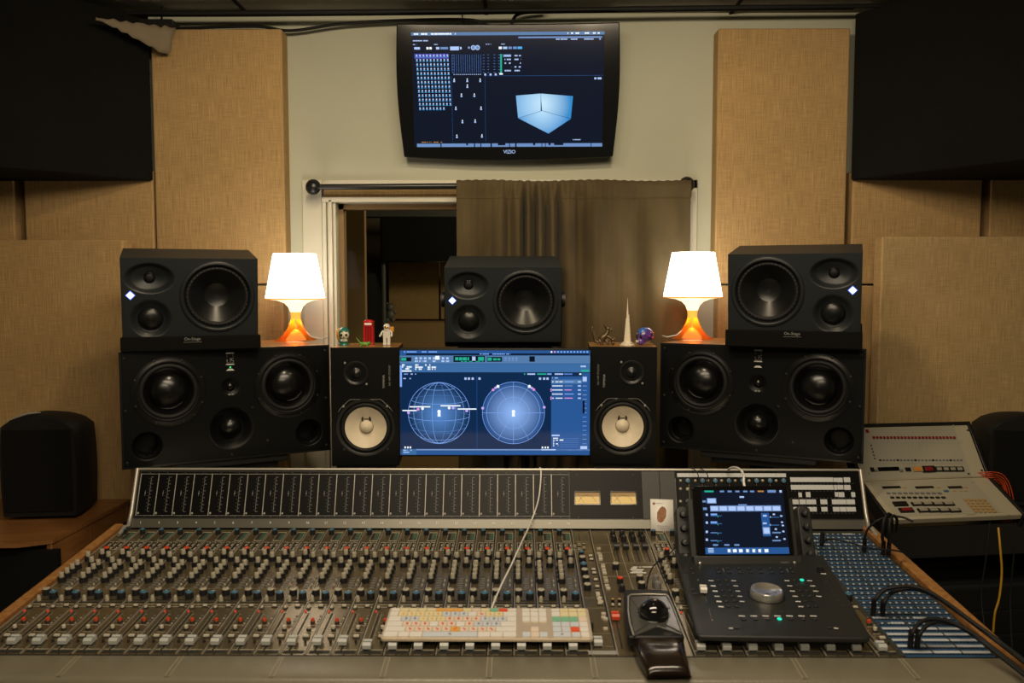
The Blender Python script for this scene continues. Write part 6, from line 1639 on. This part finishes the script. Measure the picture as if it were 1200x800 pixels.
def dlab(cx, cy, w=.0100, d=.0030, mt='card_white'):
    w *= 1.12; d *= 1.25; q = D6(cx, cy); labs.rect(q[0] - w/2, q[1] - d/2, q[0] + w/2, q[1] + d/2, DH + .0004, mt)
for k in range(6):
    y = 242 + k * 36.5
    dlab(200 + k * 14.0, y, .0098, .0028 if k in (0, 3) else .0042); dlab(358 + k * 15, y, .0088, .0026) if k < 5 else dlab(382, y, .008, .0036, 'line_grey')
    dkey(250 + k * 14.5, y); dkey(305 + k * 14.5, y)
for k in range(6):
    y = 242 + k * 36.5
    dlab(733 + k * 19.5, y, .0098, .0028)
    dkey(787 + k * 19.5, y); dkey(838 + k * 19.5, y, led='led_teal' if k == 0 else None)
    if k < 4: dlab(893 + k * 21.5, y, .0098, .0028)
for k in range(7):
    dlab(415 + k * 84, 490, .0118, .0030); dkey(428 + k * 84, 516, led='led_teal' if k == 3 else None)
for k in range(7): dlab(522 + k * 43, 460, .0012, .0012, 'line_grey')
dlab(338, 576, .0072, .0030); dlab(1078, 576, .0072, .0030); dkey(378, 576); dkey(1032, 576)
for k in range(6): q = D6(1008 + k * 22, 245 + k * 34); labs.rect(q[0] - .0008, q[1] - .0008, q[0] + .0008, q[1] + .0008, DH + .0004, 'line_grey')
for cx in (245, 318, 395, 470, 543, 618, 690, 765):
    for k, cy in enumerate((158, 186)): dkey(cx + k * 12 - 3, cy, name='top_button')
for cx in (287, 735): q = D6(cx, 168); labs.line([(q[0] - .000, q[1] - .011), (q[0], q[1] + .010)], .0010, DH + .0005, 'line_grey')
dlab(990, 193, .010, .0036)
put('button_labels', labs.mesh('button_labels', None), DF, dk)
for cx, cy in ((62, 160), (72, 192), (77, 308), (90, 338)): dkey(cx, cy, name='side_button')
mb = MB(); p1, p2 = D6(150, 330), D6(208, 518); mb.line([p1, p2], .0034, DH + .0004, 'black_gloss'); put('fader_slot', mb.mesh('fader_slot'), DF, dk); mb = MB()
for k in range(6): q = D6(185 + k * 9, 345 + k * 28); mb.rect(q[0], q[1], q[0] + .003, q[1] + .0007, DH + .0004, 'line_grey')
mb.lathe([(.0012, DH), (0, DH + .001)], (D6(108, 235)[0], 0, D6(108, 235)[1]), 'label_white', 8); mb.lathe([(.0016, DH), (0, DH + .001)], (D6(208, 518)[0], 0, D6(208, 518)[1]), 'label_white', 8)
put('fader_scale', mb.mesh('fader_scale'), DF, dk)
q = D6(145, 300, DH + .008); put('fader_cap', cap_mesh('white_plastic', 'surface_fader_cap', .85), DF @ T(q[0], -DH, q[1]), dk, label='white fader cap')
# tablet on its tilted rest
TW, TH_ = .236, .166
TM = FR((.5453, 2.072, 1.0495), .0247, -.3833)
mb = MB(); mb.prism(rrect(-TW/2, -TH_, TW/2, 0, .008), -.007, 0, 'black_gloss'); tab_label = 'black framed tablet in the control surface dock, showing a blue mixer page'
tb2 = thing('tablet_computer', tab_label, 'tablet', TM)
put('frame', mb.mesh('frame'), TM, tb2, .0015)
C52b = lambda cx, cy: hit(TM, 790 + cx / 5.196, 540 + cy / 5.196, .0006)
sa = C52b(165, 178); sb_ = C52b(190, 566); sd = C52b(703, 566); se = C52b(662, 178)
sx0_, sx1_ = (sa[0] + sb_[0]) / 2, (se[0] + sd[0]) / 2; sz1_ = (sa[1] + se[1]) / 2; sz0_ = (sb_[1] + sd[1]) / 2
sc = Scr(sx0_, sz0_, sx1_, sz1_, .0004)
def E2(cx, cy):     # crop pixel -> fraction, undoing perspective with the measured corners
    q = C52b(cx, cy); return (q[0] - sx0_) / (sx1_ - sx0_), (q[1] - sz1_) / (sz0_ - sz1_)
def V(x0, y0, x1, y1, mt, l=1): a = E2(x0, y0); b = E2(x1, y1); sc.r(a[0], a[1], b[0], b[1], mt, l)
sc.r(0, 0, 1, 1, 'scr_navy', 0)
sc.r(0, .90, 1, 1, 'scr_blue1', 1)
V(184, 180, 240, 190, 'scr_green', 2)
for x in (278, 325, 372, 420, 462): V(x, 180, x + 26, 190, 'scr_bar', 2)
V(508, 180, 546, 189, 'scr_orange', 2); V(568, 177, 620, 192, 'scr_bar', 2); V(640, 178, 656, 192, 'scr_text', 2); V(398, 214, 426, 224, 'scr_text', 2)
V(198, 226, 258, 258, 'scr_bar', 2); V(203, 230, 253, 255, 'scr_text', 3); V(172, 240, 194, 252, 'scr_bar', 2)
V(218, 272, 652, 305, 'scr_bar', 2)
for k in range(8): V(222 + k * 54, 276, 268 + k * 54, 302, 'scr_text', 3)
V(390, 263, 442, 270, 'scr_bar', 2); V(176, 283, 200, 298, 'scr_bar', 2)
for k in range(4): y = (326, 374, 430, 478)[k]; V(192, y - 6, 206, y + 8, 'scr_text', 2); V(222, y - (6 if k < 2 else -4), 262, y + (4 if k < 2 else 8), 'scr_line' if k < 2 else 'scr_bar', 2); V(222, y + 6, 290, y + 10, 'scr_blue2', 2); V(264, y + 6, 268, y + 18, 'scr_green', 3)
V(528, 316, 590, 458, 'scr_blue1', 1)
for y in (332, 378): V(540, y - 4, 564, y + 6, 'scr_text', 2)
V(538, 402, 586, 446, 'scr_bar', 2); V(543, 407, 582, 441, 'scr_text', 3)
for y, x in ((324, 600), (334, 645), (372, 650), (392, 655), (414, 612), (428, 658), (462, 618), (474, 665)): V(x, y - 4, x + 14, y + 5, 'scr_text', 2)
for y in (340, 388): V(582, y - 4, 588, y + 6, 'scr_text', 3); V(590, y, 640, y + 4, 'scr_blue2', 2)
for y in (432, 480): V(598, y, 650, y + 8, 'scr_bar', 2)
for x in (236, 305, 366): V(x, 506, x + 32, 516, 'scr_bar', 2)
V(204, 528, 244, 560, 'scr_blue3', 2)
for k in range(3): V(207, 531 + k * 10, 240, 536 + k * 10, 'scr_text', 3)
for x in (326, 358, 394, 438, 476, 512, 550): V(x, 537, x + (24 if x in (358, 394, 550) else 17), 555, 'scr_white', 3); V(x - 4, 533, x + 26, 559, 'scr_blue3', 2)
put('screen', sc.b.mesh('screen', None), TM, tb2)
# rest plate, lip and the side pods of the dock
mb = MB(); mb.prism(rrect(-TW/2 - .012, -TH_ - .006, TW/2 + .012, -.03, .006), -.020, -.0085, 'dock_body'); 
mb.box((-.08, .018, -TH_ - .03), (.08, .05, -.06), 'dock_body')
put('tablet_rest', mb.mesh('tablet_rest'), TM, dk, .002)
lb = MB(); lb.box((-TW/2 - .010, -.012, -TH_ - .026), (TW/2 + .012, .016, -TH_ - .0015), 'dock_body'); lip = put('lip', lb.mesh('lip'), TM, dk, .002)
mb = MB()
for x in (-TW/2 + .004, TW/2 - .006): mb.lathe([(.0034, .012), (.0030, .0138), (0, .0142)], (x, 0, -TH_ - .018), 'silver', 16)
put('lip_screw', mb.mesh('lip_screw'), TM, dk)
text('logo', 'TOUCH', .0055, 'label_grey', TM @ T(TW/2 - .030, -.0124, -TH_ - .018), dk)
for side, pts in ((-1, ((791, 597), (803, 594), (811, 600), (816, 650), (822, 668), (800, 672), (793, 640))), (1, ((932, 597), (944, 593), (951, 598), (962, 640), (975, 668), (948, 668), (938, 640)))):
    YPd = DF @ Vector((0, -DH, z1 - .03))
    pod = FR((0, 2.035, DF.translation.z), 0, -.42)
    ps = [hit(pod, *p, 0) for p in pts]
    w0, w1 = ps[0][0], ps[2][0]; zt2 = max(p[1] for p in ps); zb2 = min(p[1] for p in ps)
    lo_ = min(ps[3][0], ps[6][0]); hi_ = max(ps[3][0], ps[6][0])
    sh = (ps[6][0] - ps[0][0])
    poly = [(w0 + sh, zb2), (w0 + sh + .034, zb2), (w0 + .034, zt2 - .008), (w0 + .026, zt2), (w0 + .008, zt2), (w0, zt2 - .008)]
    mb = MB(); mb.prism(poly, -.028, .010, 'dock_body'); pdd = put('side_pod', mb.mesh('side_pod'), pod, dk, .004, 3)
    for k in range(4):
        f = .13 + .21 * k; z = zt2 + (zb2 - zt2) * f; x = w0 + .017 + sh * f
        mb = MB(); mb.lathe([(.0092, 0), (.0085, .004), (.0072, .013), (.0066, .0150), (0, .0156)], (0, 0, 0), 'knob_black', 24); mb.box((-.0006, -.0160, 0), (.0006, -.014, .006), 'knob_grey')
        put('encoder', mb.mesh('encoder', 40), pod @ T(x, -.010, z), pdd)
mb = MB(); q = D6(968, 150, DH + .01); mb.lathe([(.0085, DH), (.0080, DH + .012), (0, DH + .013)], (q[0], 0, q[1]), 'knob_black', 24); put('volume_knob', mb.mesh('volume_knob', 40), DF, dk)
# white cable plugged behind the tablet and two thin leads
cable('tablet_cable', 'short white cable looping over the top edge of the tablet', [TM @ Vector((.018, .012, -.012)), TM @ Vector((.015, .014, .010)), P(871.5, 556, 2.15), P(866, 549, 2.22), P(858, 547.5, 2.30), P(853, 551, 2.36), P(851, 556, 2.46)], .0030, 'white_plastic')
for k, (u0, u1, lab) in enumerate(((813, 818, 'left'), (822, 829, 'right'))):
    cable('thin_lead', f'{lab} thin black lead dropping behind the tablet from the bridge top', [P(u0 - 3, 548, 2.40), P(u0, 549, 2.345), P(u1, 556, 2.31), P(u1 + 1, 567, 2.29), TM @ Vector((-.07 + .02 * k, .02, -.03))], .0014)

# ------------------------------------------------------------------ patch cables in the bay
def plug(mb_pts): pass
def patch(label, pts, r=.0042, group='black patch cables in the patch bay'):
    """pts: (u, v, height above the bay); first point is the jack"""
    W_ = [PS(u, v, h) for u, v, h in pts]
    o = W_[0]; nrm = (SF.to_3x3() @ Vector((0, -1, 0)))
    t = thing('patch_cable', label, 'cable', T(*o), group)
    P2 = [o + nrm * .030] + W_[1:]
    out = []
    for i in range(len(P2) - 1):
        p0 = P2[max(i - 1, 0)] if i else P2[0] - nrm * .02; p1 = P2[i]; p2 = P2[i + 1]; p3 = P2[min(i + 2, len(P2) - 1)]
        for k in range(8):
            s = k / 8; out.append(0.5 * ((2 * p1) + (-p0 + p2) * s + (2 * p0 - 5 * p1 + 4 * p2 - p3) * s * s + (-p0 + 3 * p1 - 3 * p2 + p3) * s ** 3))
    out.append(P2[-1])
    mb = MB(); mb.tube([p - o for p in out], r, 'black_rubber', 10); put('lead', mb.mesh('lead', 60), T(*o), t)
    mb = MB(); mb.tube([nrm * .003, nrm * .034], .0055, 'black_plastic', 12); mb.tube([nrm * .034, nrm * .040], [.0055, .0042], 'black_plastic', 12); put('plug', mb.mesh('plug', 60), T(*o), t)
    return t
patch('black patch cable of the upper pair, plugged leftmost and arching over the bay', [(1023, 722, 0), (1025.5, 703, .050), (1035, 692, .068), (1048, 688, .078), (1070, 687, .082), (1090, 694, .080), (1112, 708, .072), (1136, 726, .060), (1172, 752, .040), (1215, 785, .025)])
patch('black patch cable of the upper pair, plugged just right of its twin', [(1034, 722.5, 0), (1036, 706, .045), (1044, 695, .060), (1058, 690.5, .068), (1078, 691, .072), (1098, 700, .070), (1120, 715, .062), (1144, 733, .052), (1180, 760, .034), (1220, 792, .022)])
patch('black patch cable of the lower pair, nearer the dock', [(1066.5, 759.5, 0), (1069, 742, .045), (1077, 730, .060), (1092, 725, .066), (1115, 729, .062), (1140, 742, .052), (1170, 764, .036), (1205, 792, .022)])
patch('black patch cable of the lower pair, nearer the wooden rail', [(1074.5, 759.5, 0), (1077, 744, .042), (1086, 733, .056), (1100, 728.5, .060), (1122, 733, .056), (1146, 748, .046), (1174, 770, .032), (1208, 797, .020)])
patch('patch cable near the bridge corner, curling left and over the rail', [(1012.5, 647, 0), (1013, 632, .050), (1017, 620, .080), (1028, 610, .105), (1043, 605, .115), (1058, 606, .115), (1070, 611, .11)], .0028)
patch('patch cable standing tall right of the bridge corner, looping behind', [(1034.5, 651, 0), (1034, 628, .075), (1036, 610, .115), (1041, 602, .125), (1045, 606, .11), (1045, 622, .06)], .0038)
patch('patch cable standing tall beside the wooden rail, looping behind', [(1041, 651, 0), (1042, 628, .075), (1043, 611, .112), (1047, 604, .120), (1051, 609, .10), (1050, 622, .06)], .0038)
patch('thin lead crossing from the dock along the foot of the bridge', [(963, 640, 0), (963, 636, .03), (970, 632, .055), (990, 634, .060), (1020, 642, .050), (1050, 645, .045), (1068, 650, .03)], .0020)

# ================================================================== RECORDER REMOTE ON ITS STAND
LM = FR(CAM_POS + (Vector((1.2157, 2.5189, .9636)) - CAM_POS) * 1.08, .1393, -1.1251); LH = .1836; RW = .432
rm = thing('tape_remote', 'beige recorder remote console with red button row and tan keypad', 'remote control', T(LM.translation.x, LM.translation.y, .82) @ RZ(.1393))
UM = LM @ RX(1.1251 - .60); UHt = .186
def rbox(mb, M_, x0, z0, x1, z1, h0, h1, mt): mb.M = M_; mb.fb(x0, z0, x1, z1, h0, h1, mt); mb.M = I4
mb = MB(); rbox(mb, LM, -RW/2, -LH, RW/2, 0, -.020, 0, 'remote_cream'); put('lower_case', mb.mesh('lower_case'), I4, rm, .003)
mb = MB(); rbox(mb, UM, -RW/2, 0, RW/2, UHt, -.020, 0, 'remote_cream'); put('upper_case', mb.mesh('upper_case'), I4, rm, .003)
mb = MB(); rbox(mb, UM, -RW/2 - .012, -.012, -RW/2 - .001, UHt + .006, -.045, .004, 'black_metal'); rbox(mb, UM, RW/2 + .001, -.012, RW/2 + .012, UHt + .006, -.045, .004, 'black_metal')
rbox(mb, UM, -RW/2 - .012, UHt + .001, RW/2 + .012, UHt + .012, -.045, .003, 'black_metal'); rbox(mb, LM, RW/2 + .001, -LH - .004, RW/2 + .012, .01, -.045, .004, 'black_metal'); rbox(mb, LM, -RW/2 - .012, -LH - .004, -RW/2 - .001, .01, -.045, .004, 'black_metal')
put('black_case', mb.mesh('black_case'), I4, rm, .002, label='black outer case edging')
R57 = lambda cx, cy: (1000 + cx / 5.714, 480 + cy / 5.714)
def RU(cx, cy, h=0): return hit(UM, *R57(cx, cy), h)
def RL(cx, cy, h=0): return hit(LM, *R57(cx, cy), h)
mb = MB(); mb.fb(-RW/2 + .004, .004, RU(740, 300)[0], UHt - .003, 0, .0012, 'remote_panel'); put('upper_panel', mb.mesh('upper_panel'), UM, rm, .0005)
mb = MB(); xr = RU(780, 300)[0] + .012
for cx, cy in ((765, 138), (858, 406), (770, 430), (668, 108), (105, 428)): q = RU(cx, cy); mb.lathe([(.0032, .001), (.0030, .0030), (0, .0036)], (q[0], 0, q[1]), 'black_metal' if cx > 760 else 'key_grey', 12)
for k in range(24):
    q = RU(138 + k * 23.4, 132, .002); mb.rect(q[0] - .0012, q[1] - .0012, q[0] + .0012, q[1] + .0012, .0018, 'key_ink')
    for r_ in range(5): q = RU(150 + k * 24, 238 + r_ * 17); mb.rect(q[0] - .0010, q[1] - .0008, q[0] + .0010, q[1] + .0008, .0018, 'key_ink')
for k in range(5): q = RU(118 + k * 6, 240 + k * 22); mb.rect(q[0] - .0028, q[1] - .0024, q[0] + .0028, q[1] + .0024, .0018, 'black_plastic')
q = RU(92, 146); mb.rect(q[0] - .006, q[1] - .005, q[0] + .006, q[1] + .007, .0018, 'remote_red')
for y in (212, 225, 360): a = RU(80, y); b = RU(735, y); mb.line([(a[0], a[1]), (b[0], b[1])], .0008, .0016, 'key_ink')
put('panel_marks', mb.mesh('panel_marks'), UM, rm)
for k in range(24):
    q = RU(138 + k * 23.4, 186, .004)
    mb = MB(); mb.fb(-.0036, -.0042, .0036, .0042, 0, .0055, 'remote_red'); put('red_button', mb.mesh('red_button'), UM @ T(q[0], 0, q[1]), rm, .0005)
for k in range(24):
    q = RU(180 + k * 23.6, 336, .003); mb = MB(); mb.fb(-.0034, -.0034, .0034, .0022, 0, .0045, 'knob_grey' if k % 5 else 'black_plastic'); put('grey_button', mb.mesh('grey_button'), UM @ T(q[0], 0, q[1]), rm, .0004)
def ubox(name, x0, y0, x1, y1, h, mt, top=None):
    a = RU(x0, y1, h); b = RU(x1, y0, h); M_ = UM @ T((a[0] + b[0]) / 2, 0, (a[1] + b[1]) / 2); w, d = (b[0] - a[0]) / 2, (b[1] - a[1]) / 2
    mb = MB(); mb.fb(-w, -d, w, d, .001, h, mt)
    if top: mb.fb(-w * .6, -d * .6, w * .6, d * .6, h, h + .0015, top)
    put(name, mb.mesh(name), M_, rm, .0006)
ubox('button', 120, 384, 136, 414, .004, 'black_plastic'); ubox('display_window', 170, 380, 304, 412, .002, 'black_gloss'); ubox('button', 356, 384, 382, 410, .006, 'black_plastic')
ubox('button', 408, 378, 460, 412, .006, 'remote_tan', 'knob_orange'); ubox('button', 472, 372, 542, 418, .006, 'black_plastic', 'remote_red')
for k in range(4): ubox('transport_button', 554 + k * 46, 378, 597 + k * 46, 412, .006, 'black_plastic', 'key_grey')
ubox('button', 146, 396, 162, 412, .006, 'knob_grey'); ubox('button', 314, 396, 332, 412, .006, 'knob_grey')
mb = MB(); mb.fb(RL(140, 500)[0] - .012, -LH + .012, RL(815, 490)[0], -.008, 0, .0012, 'remote_panel')
lpn = put('lower_panel', mb.mesh('lower_panel'), LM, rm, .0005)
def lbox(name, x0, y0, x1, y1, h, mt, top=None):
    a = RL(x0, y1, h); b = RL(x1, y0, h); M_ = LM @ T((a[0] + b[0]) / 2, 0, (a[1] + b[1]) / 2); w, d = abs(b[0] - a[0]) / 2, abs(b[1] - a[1]) / 2
    mb = MB(); mb.fb(-w, -d, w, d, .001, h, mt)
    if top: mb.fb(-w * .72, -d * .62, w * .72, d * .72, h, h + .0015, top)
    put(name, mb.mesh(name), M_, rm, .0005)
for x0, x1 in ((200, 310), (422, 532), (642, 722)): lbox('display_window', x0, 508, x1, 527, .0025, 'black_gloss')
for x0 in (335, 560, 746): lbox('small_button', x0, 514, x0 + 18, 524, .003, 'remote_tan')
for x0, y0 in ((670, 540), (745, 540), (712, 540)): lbox('small_button', x0, y0, x0 + 16, y0 + 6, .003, 'remote_tan')
lbox('small_button', 612, 536, 634, 547, .004, 'bay_blue')
for k in range(10): lbox('small_button', 228 + k * 38, 550, 244 + k * 38, 562, .004, 'knob_grey')
for k in range(10): lbox('small_button', 254 + k * 38, 579, 270 + k * 38, 591, .004, 'black_plastic')
lbox('button', 282, 610, 352, 640, .007, 'black_plastic'); lbox('button', 322, 652, 392, 682, .007, 'black_plastic', 'remote_red')
for k in range(4): lbox('transport_button', 402 + k * 70, 614, 456 + k * 70, 638, .006, 'black_plastic', 'key_grey'); lbox('transport_button', 444 + k * 70, 656, 498 + k * 70, 682, .006, 'black_plastic', 'key_grey')
for r_ in range(5):
    for c in range(5): x = 738 + r_ * 17 + c * 32; y = 594 + r_ * 19; lbox('keypad_key', x + 7, y, x + 17, y + 13, .005, 'remote_tan')
mb = MB()
for cx, cy in ((122, 492), (798, 488), (1040, 705)): q = RL(cx, cy); mb.lathe([(.0028, .001), (.0026, .0026), (0, .0030)], (q[0], 0, q[1]), 'key_grey', 12)
a = RL(760, 707); mb.rect(a[0], a[1], a[0] + .03, a[1] + .002, .0016, 'key_ink')
put('panel_screws', mb.mesh('panel_screws'), LM, rm)
# its stand
st_ = thing('equipment_rack', 'black equipment stand under the beige remote, right of the console', 'stand', T(1.45, 2.6, 0))
c0 = LM @ Vector((-RW/2, .022, -LH)); c1 = LM @ Vector((RW/2, .022, -LH)); c2 = LM @ Vector((RW/2, .022, 0)); c3 = LM @ Vector((-RW/2, .022, 0))
mb = MB(); zt3 = c0.z - .012
yv = Vector((-math.sin(.1393), math.cos(.1393), 0)); xv = Vector((math.cos(.1393), math.sin(.1393), 0)); o = (LM @ Vector((0, .022, -LH)))
SM_ = T(o.x, o.y, 0) @ RZ(.1393)
mb.box((-.216, .012, zt3 - .10), (.42, .30, zt3), 'black_metal'); put('top', mb.mesh('top'), SM_, st_, .003)
for x in (-.17, .16): mb = MB(); mb.box((x, .09, zt3), (x + .015, .13, zt3 + .022), 'black_metal'); put('rest_block', mb.mesh('rest_block'), SM_, st_)
for x in (-.18, .37):
    for y in (.03, .26): mb = MB(); mb.box((x - .015, y - .015, 0), (x + .015, y + .015, zt3 - .10), 'black_metal'); put('leg', mb.mesh('leg'), SM_, st_, .002)
mb = MB(); mb.box((-.18, .02, .25), (.37, .28, .27), 'black_metal'); put('shelf', mb.mesh('shelf'), SM_, st_)
mb = MB(); mb.box((-.165, .05, .272), (.34, .27, .60), 'bay_dark')
for k in range(4): mb.box((-.155, .045, .285 + k * .078), (.33, .051, .355 + k * .078), 'black_plastic')
thing('rack_unit', 'dim black device standing on the shelf under the beige remote', 'device', SM_, None, mb.mesh('rack_unit'), .002)
# orange cable bundle behind the remote
for k in range(7):
    base = P(1158 + k * 1.5, 553 + k * 2.2, 2.735)
    pts = [base + Vector((-.03, .03, -.01)), base, P(1165 + k * 1.4, 553 + k * 2.6, 2.735 + .006 * k), P(1175 + k * .5, 556 + k * 4.2, 2.735 + .006 * k), P(1183 - k * 1.6, 567 + k * 3.8, 2.735 + .006 * k), P(1187.5 - k * 3.0, 584 + k * 1.5, 2.74 + .006 * k), P(1189 - k * 3, 602, 2.76), P(1189 - k * 3, 640, 2.77)]
    cable('orange_cable', 'one of the orange cables bunched behind the beige remote', pts, .0017, 'cable_orange', group='orange cables behind the remote', n=6)
cable('yellow_cable', 'yellow cable hanging in the dark below the remote', [P(1170, 618, 2.56), P(1172, 640, 2.54), P(1174, 670, 2.54), P(1171, 700, 2.54), P(1166, 718, 2.54), P(1164, 740, 2.55)], .0032, 'cable_yellow')
for k, lab in enumerate(('left', 'right')):
    cable('hanging_cable', f'{lab} thin black cable hanging below the remote shelf', [P(1160 + k * 30, 612, 2.56), P(1156 + k * 32, 650, 2.55), P(1150 + k * 34, 700, 2.55), P(1158 + k * 28, 760, 2.5)], .0025)
# right side portable speaker on a low black shelf
sp_top = .80
mb = MB(); mb.box((1.72, 2.78, 0), (2.35, 3.06, sp_top - .02), 'rear_dark'); mb.box((1.70, 2.76, sp_top - .02), (2.37, 3.07, sp_top), 'black_metal')
thing('low_rack', 'low black rack at the right edge carrying the black speaker', 'rack', T(0, 0, 0), None, mb.mesh('low_rack'), .003)
covered('black portable speaker half out of the frame at the right edge', 1203, 596, sp_top + .001, 2.8, -.15, .262, .31, .20, False)
